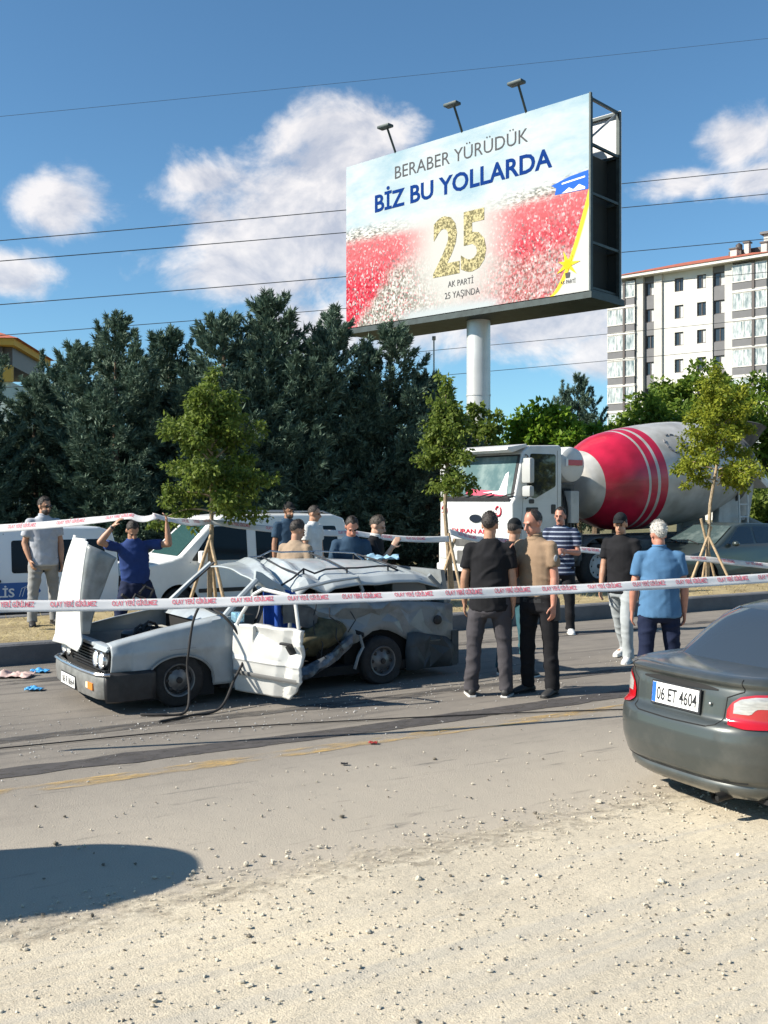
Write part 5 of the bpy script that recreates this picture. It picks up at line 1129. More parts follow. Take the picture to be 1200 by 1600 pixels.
# ---------------------------------------------------------------- vans
BELT = .98
def tumble(v, W): 
    k = max(0, v.z - BELT) * .16; return Vector((v.x, W / 2 + (v.y - W / 2) * (1 - k), v.z))
def van(name, label, cat, loc, rz, sc, m_paint, police=False, rails=False, L=4.2, H=1.83, W=1.78, group=None, bulge=0.0):
    e = empty(name, loc, rz, sc, label=label, cat=cat, group=group)
    sil = [(0.10, .24), (0.02, .40), (0.0, .66), (.06, .90), (.16, .98), (.68, 1.09), (.84, 1.15), (1.44, H - .13), (1.62, H - .03), (2.0, H), (L - .35, H), (L - .10, H - .08), (L - .02, H - .4), (L, .9), (L - .02, .4), (L - .08, .24)]
    b = bmesh.new(); mb = MB().prism(sil, 0, W, bevel=.05, seg=3); me = mb.mesh('body'); b.from_mesh(me)
    for z in (BELT, 1.2, 1.4, 1.6): bmesh.ops.bisect_plane(b, geom=list(b.verts) + list(b.edges) + list(b.faces), plane_co=(0, 0, z), plane_no=(0, 0, 1))
    if bulge:
        for q_ in np.linspace(.04, .96, 17): bmesh.ops.bisect_plane(b, geom=list(b.verts) + list(b.edges) + list(b.faces), plane_co=(0, W * q_, 0), plane_no=(0, 1, 0))
        for v in b.verts: v.co.x -= bulge * abs(2 * v.co.y / W - 1) ** 2.4 * min(1, max(0, (v.co.x - L + 1.2) / 1.2))
    for v in b.verts: v.co = tumble(v.co, W)
    b.to_mesh(me); b.free(); me.set_sharp_from_angle(angle=R(30)); o = link('body', me, e, [m_paint, m_under])
    cuts = []
    for x in (.80, L - .78):
        for y, s in ((-.05, 1), (W + .05, -1)):
            c = MB(); c.lathe([(0, 0), (.36, 0), (.36, .32), (0, .32)], (x, y, .30), (0, s, 0), 32); cm = c.mesh('cutter'); cm.materials.append(m_under); cuts.append(cm)
    boolean_cut(o, cuts); o.data.set_sharp_from_angle(angle=R(30))
    m_gl = M('van_glass', (0.008, 0.012, 0.015), 0.12, spec=.25); m_gl2 = M('van_screen', (0.03, 0.075, 0.075), 0.06, spec=.6)
    def side(nm, poly, mat, r=.05, d=.006):
        for y0, y1 in ((-d, .02), (W - .02, W + d)):
            mb = MB().prism(rounded(poly, r), y0, y1); mb.xf(lambda v: tumble(v, W)); w = mb.build(nm, mat, e, smooth=False)
    side('front_door_window', [(1.02, 1.06), (2.08, 1.06), (2.08, 1.66), (1.47, 1.66)] if not police else [(1.02, 1.04), (2.02, 1.04), (2.02, 1.58), (1.45, 1.58)], m_gl)
    side('sliding_door_window', [(2.26, 1.04), (3.08, 1.04), (3.08, 1.64), (2.26, 1.64)] if not police else [(2.30, 1.02), (3.9, 1.02), (3.9, 1.58), (2.30, 1.58)], m_gl)
    if not police and not bulge: side('rear_side_window', [(3.22, 1.04), (3.98, 1.04), (3.90, 1.64), (3.22, 1.64)], m_gl)
    for a in ((2.17, 2.18), (3.14, 3.15)): side('door_gap', [(a[0], .36), (a[1], .36), (a[1], 1.70), (a[0], 1.70)], m_black, .001, .0015)
    side('door_gap', [(1.00, .36), (1.01, .36), (1.01, 1.04), (1.00, 1.04)], m_black, .001, .0015)
    side('rub_strip', [(1.15, .50), (L - 1.2, .50), (L - 1.2, .57), (1.15, .57)], m_black if not police else m_paint, .02, .012)
    side('sill_trim', [(1.2, .245), (L - 1.2, .245), (L - 1.2, .36), (1.2, .36)], m_black, .02, .004)
    side('door_handle', [(1.92, .87), (2.12, .87), (2.12, .92), (1.92, .92)], m_black, .02, .03)
    # windscreen
    def ws(a, b): 
        p0 = Vector((.82, 0, 1.14)); p1 = Vector((1.435, 0, H - .145)); p = p0.lerp(p1, b); y = W / 2 + (a - .5) * (W - .30 - .12 * b); n = Vector((-.75, 0, .66)); return tumble(Vector((p.x, y, p.z)) + n * .012, W)
    MB().grid(ws, 8, 4).build('windscreen', m_gl2, e)
    MB().box(-.012, .03, .3, W - .3, .60, .78).build('grille', m_black, e); MB().rbox(-.05, .1, .06, W - .06, .30, .52, .04).build('front_bumper', m_black if not police else m_paint, e)
    for y in (.06, W - .36): MB().rbox(.02, .16, y, y + .30, .66, .86, .04).build('headlamp', M('lamp_lens'), e)
    plate(e, 'front_plate', '06 A 1234', (-.055, W / 2, .42), (0, -1, 0), (0, 0, 1), .5, .11) if False else None
    for y, s in ((-.13, -1), (W + .13, 1)):
        mi = MB().rbox(1.12, 1.24, y - .10, y + .10, 1.02, 1.24, .035).build('door_mirror', m_paint if not police else m_black, e)
    for x in (.80, L - .78): wheel(e, x, .10, .30, .30, .19, -1); wheel(e, x, W - .10, .30, .30, .19, 1)
    MB().box(.2, L - .2, .1, W - .1, .20, .30).build('underbody', m_under, e)
    if rails:
        for y in (.22, W - .22): MB().tube([(1.95, y, H - .02), (2.10, y, H + .05), (3.7, y, H + .05), (3.9, y, H - .02)], .018, 6).build('roof_rail', M('rail_grey', (0.30, 0.31, 0.32), .45, .4), e)
    return e
m_vw = M('van_white', (0.76, 0.77, 0.76), .35, var=.05, vscale=2, coat=.4); m_vp = M('police_white', (0.72, 0.76, 0.80), .35, coat=.4)
q = un(4.75, 15.75, FAR_Z); van('white_van', 'white van with roof rails parked behind the staked tree', 'van', q, TH, .92, m_vw, rails=True, H=1.86)
q = un(.95, 15.75, FAR_Z); PV = van('police_van', 'white and blue police van behind the man in grey polo shirt', 'van', q, TH, .86, m_vp, police=True, L=4.15, H=1.80)
m_pblue = M('police_blue', (0.015, 0.10, 0.33), .4); m_tw = M('decal_white', (0.75, 0.76, 0.76), .5)
MB().prism([(.3, .56), (2.62, .56), (2.78, .70), (2.70, .86), (.3, .86)], -.008, .01).build('blue_band', m_pblue, PV, smooth=False)
text_on('police_lettering', 'POLİS', PV, m_tw, (1.74, -.010, .62), (1, 0, 0), (0, 0, 1), .15, .60, .02, .004)
for dx in (0, .05): MB().tube([(2.42 + dx, -.012, .62), (2.46 + dx, -.012, .76), (2.60 + dx, -.012, .82)], .006, 5).build('band_line', m_tw, PV)
st = MB(); st.prism([(1.66 + math.cos(a) * (.075 if i % 2 == 0 else .035), .965 + math.sin(a) * (.075 if i % 2 == 0 else .035)) for i, a in enumerate(np.linspace(0, 6.283, 17)[:-1])], -.008, .0); st.build('star_badge', m_pblue, PV, smooth=False)
lb = MB().rbox(1.62, 1.92, .30, 1.48, 1.80, 1.84, .012).build('light_bar', m_black, PV)
MB().rbox(1.62, 1.94, .26, .88, 1.84, 1.93, .03).build('red_beacon', M('beacon_red', (0.65, 0.03, 0.02), .2, emit=(1, .12, .05, 1.2)), lb); MB().rbox(1.62, 1.94, .90, 1.50, 1.84, 1.93, .03).build('blue_beacon', M('beacon_blue', (0.02, .06, .5), .2), lb)
# unseen van, narrowed and rounded so its shadow fits the left foreground
van('shadow_van', 'pale unseen van at left, shaped to cast the shadow at lower left', 'van', (-3.11 - 4.2 * math.cos(R(20)) + .57 * math.sin(R(20)), 4.72 - 4.2 * math.sin(R(20)) - .57 * math.cos(R(20)), 0), R(20), 1.0, m_vw, H=1.78, W=1.06, bulge=.55)

# dark hatch-nosed car beside the truck (only bonnet and windscreen in view)
def dark_car():
    e = empty('dark_parked_car', un(16.4, 15.45, FAR_Z), TH, 1.0, label='dark green car with reflecting windscreen at the right edge', cat='car'); L, W, H = 4.2, 1.7, 1.44
    sil = [(.08, .22), (0, .45), (.05, .66), (.25, .78), (1.0, .93), (1.15, .97), (1.85, H - .06), (2.2, H), (3.0, H - .02), (3.6, H - .2), (3.75, 1.02), (4.15, .98), (4.2, .5), (4.15, .22)]
    me = MB().prism(sil, 0, W, bevel=.06, seg=3).mesh('body'); b = bmesh.new(); b.from_mesh(me)
    for z in (.98, 1.15, 1.3): bmesh.ops.bisect_plane(b, geom=list(b.verts) + list(b.edges) + list(b.faces), plane_co=(0, 0, z), plane_no=(0, 0, 1))
    def tm(v): k = max(0, v.z - .92) * .42; return Vector((v.x, W / 2 + (v.y - W / 2) * (1 - k), v.z))
    for v in b.verts: v.co = tm(v.co)
    b.to_mesh(me); b.free(); me.set_sharp_from_angle(angle=R(30)); mp = M('dark_green_paint', (0.045, 0.06, 0.058), .28, .3, coat=.6); o = link('body', me, e, [mp, m_under]); cuts = []
    for x in (.78, 3.35):
        for y, s in ((-.05, 1), (W + .05, -1)): c = MB(); c.lathe([(0, 0), (.345, 0), (.345, .3), (0, .3)], (x, y, .29), (0, s, 0), 30); cm = c.mesh('c'); cm.materials.append(m_under); cuts.append(cm)
    boolean_cut(o, cuts); o.data.set_sharp_from_angle(angle=R(30))
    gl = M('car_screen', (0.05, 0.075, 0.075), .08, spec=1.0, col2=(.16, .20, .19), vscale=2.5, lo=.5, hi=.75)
    MB().grid(lambda a, b_: tm(Vector((1.16 + .66 * b_, W / 2 + (a - .5) * (W - .22), .985 + .385 * b_)) + Vector((-.008, 0, .010))), 8, 5).build('windscreen', gl, e)
    for y0, y1 in ((-.006, .02), (W - .02, W + .006)):
        for poly in ([(1.42, .99), (2.28, .99), (2.28, 1.36), (1.92, 1.36)], [(2.36, .99), (3.3, .99), (3.05, 1.34), (2.36, 1.36)]): MB().prism(rounded(poly, .04), y0, y1).xf(tm).build('side_window', m_pane, e, smooth=False)
    for y in (.04, W - .36): MB().rbox(.03, .2, y, y + .32, .58, .72, .03).build('headlamp', M('lamp_lens'), e)
    for y in (-.1, W + .1): MB().ell((1.55, y, 1.0), .07, .09, .06, 12, 8).build('door_mirror', mp, e)
    MB().box(-.015, .05, .4, W - .4, .5, .6).build('grille', m_black, e)
    for s in (-.28, .28): MB().tube([(1.12, W / 2 + s, .985), (1.24, W / 2 + s + .42, 1.06)], .012, 6).build('wiper', m_black, e)
    for x in (.78, 3.35): wheel(e, x, .1, .29, .29, .18, -1); wheel(e, x, W - .1, .29, .29, .18, 1)
dark_car()

# ---------------------------------------------------------------- concrete mixer truck
TR = empty('mixer_truck', (2.63, 21.0, FAR_Z), R(35), 1.0, label='white concrete mixer truck with red banded drum', cat='truck')
m_tk = M('truck_white', (0.60, 0.61, 0.60), .45, var=.0, col2=(.44, .44, .42), lo=.45, hi=.8, detail=9, vscale=1.8, coat=.2); m_tkd = M('truck_dust', (0.45, 0.45, 0.43), .6, var=.2, vscale=2); m_redp = M('truck_red', (0.48, 0.012, 0.045), .35, coat=.3); m_conc = M('chassis_grey', (0.085, 0.085, 0.082), .8, var=.4, vscale=4)
TW = 2.40
cabp = [(0.02, .62), (0.0, 1.0), (0.0, 1.90), (.07, 1.98), (.30, 2.95), (.48, 3.09), (1.36, 3.12), (1.42, 3.05), (1.42, 1.25), (1.30, 1.20), (1.18, .95), (.50, .95), (.42, .62)]
MB().prism(cabp, 0, TW, bevel=.05, seg=3).build('cab', m_tk, TR)
nv = Vector((-.97, 0, .235)).normalized()
def wsq(a, b, off=.012, m=.14): p = Vector((.075, 0, 2.0)).lerp(Vector((.285, 0, 2.90)), b); return Vector((p.x, m + (TW - 2 * m) * a, p.z)) + nv * off
MB().grid(lambda a, b: wsq(a, b, .008, .05), 6, 4).build('screen_surround', m_black, TR)
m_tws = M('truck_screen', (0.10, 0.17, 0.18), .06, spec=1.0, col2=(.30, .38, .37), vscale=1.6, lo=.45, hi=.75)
wsx = MB().grid(lambda a, b: wsq(a, .04 + .92 * b, .014, .13), 8, 5).build('windscreen', m_tws, TR)
MB().prism([(.02, 2.93), (-.12, 2.98), (-.10, 3.04), (.42, 3.12), (.42, 3.06)], .02, TW - .02, bevel=.012).build('sun_visor', m_tk, TR)
MB().grid(lambda a, b: wsq(.06 + .62 * a, .03 + (.10 + .06 * a) * b + .03 * a, .02, .13), 8, 2).build('red_dash_cloth', M('dash_red', (0.50, 0.06, 0.11), .7), TR)
MB().add([wsq(a, b, .021, .13) for a, b in ((.06, .05), (.42, .12), (.18, .16), (.12, .55), (.08, .60))], [(0, 1, 2, 3, 4)]).build('white_paper', m_tw, TR, smooth=False)
for y in (.5, 1.2, 1.9): MB().tube([(.02, y, 1.99), (.0, y - .3, 2.05), (.02, y - .55, 2.10)], .014, 6).build('wiper', m_black, TR)
MB().box(-.015, .02, .10, TW - .10, 1.935, 2.005).build('cowl_grille', m_black, TR)
MB().prism([(1.0 + math.cos(a) * .19 + .15, 1.56 + math.sin(a) * .085) for a in np.linspace(0, 6.283, 25)[:-1]], -.03, .01, axis='x').build('front_badge', M('badge_dark', (0.03, 0.04, 0.06), .25, .4), TR)
text_on('red_lettering', 'DURAN ALÇI', TR, m_redp, (-.012, 1.95, 1.24), (0, -1, 0), (0, 0, 1), .095, 1.36, .01, .006)
for y in (.42, 2.22): MB().tube([(-.012, y + .085 * math.cos(a), 1.72 + .10 * math.sin(a)) for a in np.linspace(.3, 5.9, 20)], .018, 6).build('front_emblem', m_redp, TR)
MB().rbox(-.02, .04, .55, 1.85, .95, 1.14, .03).build('grille_opening', m_conc, TR); MB().rbox(-.035, .03, .48, 1.92, 1.10, 1.16, .02).build('grille_bar', m_tk, TR)
MB().rbox(-.02, .04, .62, 1.78, .55, .85, .03).build('lower_grille', m_conc, TR)
MB().rbox(-.10, .40, .0, TW, .40, .56, .04).build('front_bumper', m_tk, TR)
for y in (.03, TW - .42):
    MB().rbox(-.06, .36, y, y + .39, .52, 1.02, .04).build('bumper_corner', m_tk, TR); MB().rbox(-.075, .0, y + .05, y + .34, .66, .86, .02).build('headlamp', M('lamp_lens'), TR)
plate(TR, 'front_plate', '06 DJ 21', (-.108, TW / 2 + .1, .47), (0, -1, 0), (0, 0, 1), .5, .11) if False else None
MB().prism(rounded([(.42, 2.06), (.62, 1.98), (1.22, 2.24), (1.22, 2.92), (.50, 2.92)], .05), -.012, .02).build('door_window', m_pane, TR, smooth=False)
for poly in ([(.20, .66), (.205, .66), (.30, 2.0), (.295, 2.0)], [(1.28, 1.28), (1.285, 1.28), (1.285, 3.0), (1.28, 3.0)]): MB().prism(poly, -.004, .01).build('door_gap', m_black, TR, smooth=False)
MB().prism(rounded([(.38, 1.42), (.66, 1.42), (.72, 1.80), (.38, 1.80)], .03), -.010, .02).build('step_vent', m_black, TR, smooth=False); MB().prism(rounded([(.46, 1.88), (.60, 1.88), (.60, 1.97), (.46, 1.97)], .03), -.014, .01).build('door_badge', m_black, TR, smooth=False)
MB().prism(rounded([(1.10, 1.66), (1.22, 1.66), (1.22, 1.86), (1.10, 1.86)], .03), -.016, .02).build('door_handle', m_black, TR, smooth=False)
for y, s in ((-.16, -1), (TW + .16, 1)):
    mi = MB().rbox(.22, .36, y - .13, y + .13, 2.30, 2.82, .05).build('wing_mirror', M('mirror_grey', (0.40, 0.41, 0.40), .5), TR); MB().rbox(.22, .36, y - .12, y + .12, 2.02, 2.25, .05).build('lower_mirror', MATS['mirror_grey'], mi)
    MB().tube([(.40, y - s * .2, 2.90), (.28, y, 2.86), (.28, y, 2.0), (.40, y - s * .2, 1.98)], .018, 6).build('mirror_arm', m_black, mi)
MB().box(.5, 9.1, .78, 1.0, .72, .98).build('chassis_rail', m_conc, TR); MB().box(.5, 9.1, 1.42, 1.64, .72, .98).build('chassis_rail', m_conc, TR)
MB().rbox(1.5, 8.2, .45, 1.95, .98, 1.12, .02).build('subframe', m_conc, TR)
for x in (.85, 2.55, 6.2, 7.5):
    wheel(TR, x, .16, .50, .50, .28, -1, rimr=.55, rim=m_tkd); wheel(TR, x, TW - .16, .50, .50, .28, 1, rimr=.55, rim=m_tkd)
    fd = MB().grid(lambda a, b: (x + math.cos(math.pi * (1 - a)) * .60, .0 + .34 * b, .52 + math.sin(math.pi * a) * .60), 18, 2).build('mudguard', m_conc, TR); solid(fd, .02)
MB().rbox(1.50, 2.10, .05, .75, .62, 1.25, .05).build('fuel_tank', m_conc, TR); MB().rbox(3.3, 5.0, .05, .5, .55, 1.05, .04).build('side_guard', m_conc, TR); MB().rbox(3.35, 4.9, -.01, .04, .62, .74, .01).build('reflector_strip', m_redp, TR)
# water tank and drive gear behind the cab
wt = MB().lathe([(0, -.02), (.28, 0), (.37, .06), (.39, .14), (.39, 2.0), (.37, 2.08), (0, 2.14)], (1.90, .12, 2.72), (0, 1, 0), 28).build('water_tank', m_tk, TR)
MB().box(1.68, 2.12, .075, .10, 2.70, 2.82).build('tank_label', m_redp, wt); MB().box(1.62, 1.68, .075, .10, 2.68, 2.84).build('tank_label_edge', m_tw, wt)
MB().rbox(1.62, 2.15, .35, 2.05, 1.15, 2.30, .03).build('front_support', m_conc, TR); MB().rbox(1.75, 2.0, .06, .34, 1.45, 2.15, .03).build('control_box', m_tkd, TR)
for k in range(5): MB().tube([(1.55 + .12 * k, .15, 1.2), (1.6 + .1 * k, .1 + .03 * k, 1.7), (1.75 + .05 * k, .3, 2.2)], .022, 6).build('hydraulic_hose', m_rubber, TR)
# drum
DA = Vector((2.85, TW / 2, 2.27)); DB = Vector((8.75, TW / 2, 2.86)); dax = (DB - DA).normalized()
DP = [(0.0, 0), (.50, .0), (.62, .05), (.95, .62), (1.13, 1.05), (1.22, 1.7), (1.27, 2.4), (1.29, 3.1), (1.28, 3.7), (1.20, 4.4), (1.04, 5.1), (.84, 5.65), (.74, 5.95)]
def drum_r(s): return float(np.interp(s, [p[1] for p in DP[2:]], [p[0] for p in DP[2:]]))
def drum_mat():
    m = bpy.data.materials.new('drum_paint'); m.use_nodes = True; nt = m.node_tree; b = nt.nodes['Principled BSDF']; b.inputs['Roughness'].default_value = .38; b.inputs['Coat Weight'].default_value = .25
    tc = nt.nodes.new('ShaderNodeTexCoord'); vm = nt.nodes.new('ShaderNodeVectorMath'); vm.operation = 'SUBTRACT'; vm.inputs[1].default_value = DA; nt.links.new(tc.outputs['Object'], vm.inputs[0])
    dt = nt.nodes.new('ShaderNodeVectorMath'); dt.operation = 'DOT_PRODUCT'; dt.inputs[1].default_value = dax; nt.links.new(vm.outputs[0], dt.inputs[0])
    mr = nt.nodes.new('ShaderNodeMapRange'); mr.inputs['From Max'].default_value = 5.6; nt.links.new(dt.outputs['Value'], mr.inputs[0])
    cr = nt.nodes.new('ShaderNodeValToRGB'); cr.color_ramp.interpolation = 'CONSTANT'; nt.links.new(mr.outputs[0], cr.inputs[0])
    w = (0.46, 0.455, 0.435, 1); r = (0.46, 0.012, 0.045, 1); st = [(0, w), (.34, r), (1.36, w), (1.43, r), (1.64, w), (1.71, r), (1.96, w)]
    while len(cr.color_ramp.elements) < len(st): cr.color_ramp.elements.new(.9)
    for e_, (p_, c_) in zip(cr.color_ramp.elements, st): e_.position = p_ / 5.6; e_.color = c_
    n = nt.nodes.new('ShaderNodeTexNoise'); n.inputs['Scale'].default_value = 2.0; n.inputs['Detail'].default_value = 8; nt.links.new(tc.outputs['Object'], n.inputs['Vector'])
    rr = nt.nodes.new('ShaderNodeValToRGB'); nt.links.new(n.outputs['Fac'], rr.inputs[0]); rr.color_ramp.elements[0].position = .35; rr.color_ramp.elements[0].color = (.70, .68, .64, 1); rr.color_ramp.elements[1].position = .65; rr.color_ramp.elements[1].color = (1.08, 1.08, 1.08, 1)
    mx = nt.nodes.new('ShaderNodeMix'); mx.data_type = 'RGBA'; mx.blend_type = 'MULTIPLY'; mx.inputs[0].default_value = 1; nt.links.new(cr.outputs[0], mx.inputs[6]); nt.links.new(rr.outputs[0], mx.inputs[7]); nt.links.new(mx.outputs[2], b.inputs['Base Color']); return m
fine = [(float(np.interp(s, [p[1] for p in DP[2:]], [p[0] for p in DP[2:]])), s) for s in np.linspace(.05, 5.95, 90)]
fr_ = [r for r, s in fine]
for _ in range(6): fr_ = [fr_[0]] + [(fr_[i - 1] + 2 * fr_[i] + fr_[i + 1]) / 4 for i in range(1, len(fr_) - 1)] + [fr_[-1]]
drum = MB().lathe([(0, -.02), (.5, 0)] + [(r, s) for r, (_, s) in zip(fr_, fine)] + [(.62, 5.97), (.56, 5.6)], DA, dax, 72).build('drum', drum_mat(), TR, ang=50)
MB().lathe([(.98, 5.20), (1.09, 5.20), (1.09, 5.34), (.95, 5.34)], DA, dax, 60).build('roller_ring', m_conc, drum)
MB().lathe([(.78, 5.70), (.87, 5.72), (.87, 5.84), (.76, 5.86)], DA, dax, 60).build('mouth_ring', m_conc, drum)
# worn ring emblem on the drum
da = dax.orthogonal().normalized(); 
up = (Vector((0, 0, 1)) - dax * dax.z).normalized(); sidev = dax.cross(up); sidev = sidev if sidev.y < 0 else -sidev
for i in range(12):
    if i in (4, 9): continue
    a0 = i * math.pi / 6; pts = []
    for k in range(4):
        a = a0 + k * .12; s = 2.55 + .30 * math.cos(a); th = .66 + .22 * math.sin(a); r = float(np.interp(s, [q for _, q in fine], fr_)) + .004; pts.append(DA + dax * s + (sidev * math.cos(th) + up * math.sin(th)) * r)
    MB().tube(pts, .026, 5).build('ring_emblem', M('faded_print', (0.16, 0.16, 0.17), .6), drum)
# rear: support frame, hopper, chutes, ladder
MB().prism([(7.4, 1.1), (8.4, 1.1), (8.25, 2.2), (7.85, 2.4), (7.5, 2.1)], .55, .75, bevel=.02).build('rear_support', m_tkd, TR); MB().prism([(7.4, 1.1), (8.4, 1.1), (8.25, 2.2), (7.85, 2.4), (7.5, 2.1)], 1.65, 1.85, bevel=.02).build('rear_support', m_tkd, TR)
MB().lathe([(.30, 0), (.36, .1), (.75, .75), (.80, .80), (.76, .82), (.28, .05)], (8.85, TW / 2, 3.12), (0.15, 0, 1), 28).build('hopper', m_conc, TR)
MB().prism([(8.5, 2.85), (9.4, 2.25), (9.5, 2.4), (8.7, 3.3)], .5, 1.9, bevel=.03).build('charge_frame', m_tk, TR)
MB().lathe([(.62, 0), (.30, 1.1), (.26, 1.1), (.58, 0)], (8.8, TW / 2, 2.5), (.12, -.1, -1), 22).build('collector_chute', m_tkd, TR)
ch = MB().grid(lambda a, b: (8.85 + .25 * a, TW / 2 - .2 - 1.0 * a + .22 * math.cos(b * 3.14), 1.55 - .45 * a - .2 * math.sin(b * 3.14)), 8, 8).build('swing_chute', m_tkd, TR); solid(ch, .02)
MB().tube([(8.0, .35, 1.0), (7.95, .35, 3.3)], .025, 6).build('ladder_rail', m_tk, TR); MB().tube([(8.35, .35, 1.0), (8.3, .35, 3.3)], .025, 6).build('ladder_rail', m_tk, TR)
for k in range(7): MB().tube([(8.0 - .008 * k, .35, 1.2 + .32 * k), (8.35 - .008 * k, .35, 1.2 + .32 * k)], .018, 6).build('ladder_rung', m_tk, TR)
MB().rbox(8.25, 8.5, .1, TW - .1, .6, .85, .03).build('rear_bumper', m_conc, TR)

# ---------------------------------------------------------------- people
def remesh(mb, name, voxel, smooth=4, wrinkle=0.0, seed=0, fac=0.5):
    me = mb.mesh(name + '_raw', smooth=False); o = bpy.data.objects.new('tmp', me); COL.objects.link(o)
    m = o.modifiers.new('r', 'REMESH'); m.mode = 'VOXEL'; m.voxel_size = voxel; m.use_smooth_shade = True
    if smooth: s = o.modifiers.new('s', 'SMOOTH'); s.iterations = smooth; s.factor = fac
    bpy.context.view_layer.update(); dg = bpy.context.evaluated_depsgraph_get(); r = bpy.data.meshes.new_from_object(o.evaluated_get(dg)); bpy.data.objects.remove(o); bpy.data.meshes.remove(me)
    if wrinkle:
        r.update(); nv = len(r.vertices); co = np.zeros(nv * 3); no = np.zeros(nv * 3, np.float32); r.vertices.foreach_get('co', co); r.vertices.foreach_get('normal', no); co = co.reshape(-1, 3); no = no.reshape(-1, 3)
        def fold(c):
            m = mnoise.noise((c[0] * 4 + seed * 3.1, c[1] * 4, c[2] * 4)); f1 = max(0.0, 1 - 3.6 * abs(mnoise.noise((c[0] * 3.4 + c[2] * 7 + seed, c[1] * 3.4, c[2] * 4 - c[0] * 3)))); f2 = max(0.0, 1 - 3.6 * abs(mnoise.noise((c[0] * 4 - c[2] * 6, c[1] * 4 + seed, c[2] * 5 + c[0] * 4))))
            return .30 * m + .85 * f1 * max(0, m + .25) + .6 * f2 * max(0, .25 - m)
        d = np.array([fold(c) for c in co])
        co += no * (d * wrinkle)[:, None]; r.vertices.foreach_set('co', co.ravel())
    r.name = name; r.polygons.foreach_set('use_smooth', [True] * len(r.polygons)); r.update(); return r
SK = {'tan': (0.40, 0.215, 0.135), 'pale': (0.50, 0.30, 0.21), 'ruddy': (0.45, 0.205, 0.14), 'dark': (0.30, 0.155, 0.095)}
def skinmat(k): return M('skin_' + k, SK[k], .5, var=.10, vscale=14)
def cloth(name, col, var=.12, **k): return M('cloth_' + name, col, .85, var=var, vscale=7, spec=.2, **k)
def stripes():
    m = M('cloth_striped', (0.02, 0.03, 0.06), .85, spec=.2)
    nt = m.node_tree; tc = nt.nodes.new('ShaderNodeTexCoord'); sp_ = nt.nodes.new('ShaderNodeSeparateXYZ'); nt.links.new(tc.outputs['Object'], sp_.inputs[0])
    a = nt.nodes.new('ShaderNodeMath'); a.operation = 'MULTIPLY'; a.inputs[1].default_value = 1 / .062; nt.links.new(sp_.outputs[2], a.inputs[0]); f = nt.nodes.new('ShaderNodeMath'); f.operation = 'FRACT'; nt.links.new(a.outputs[0], f.inputs[0])
    r = nt.nodes.new('ShaderNodeValToRGB'); r.color_ramp.interpolation = 'CONSTANT'; nt.links.new(f.outputs[0], r.inputs[0]); r.color_ramp.elements[0].color = (0.02, 0.028, 0.06, 1); r.color_ramp.elements[1].position = .70; r.color_ramp.elements[1].color = (0.32, 0.36, 0.44, 1); nt.links.new(r.outputs[0], nt.nodes['Principled BSDF'].inputs['Base Color']); return m
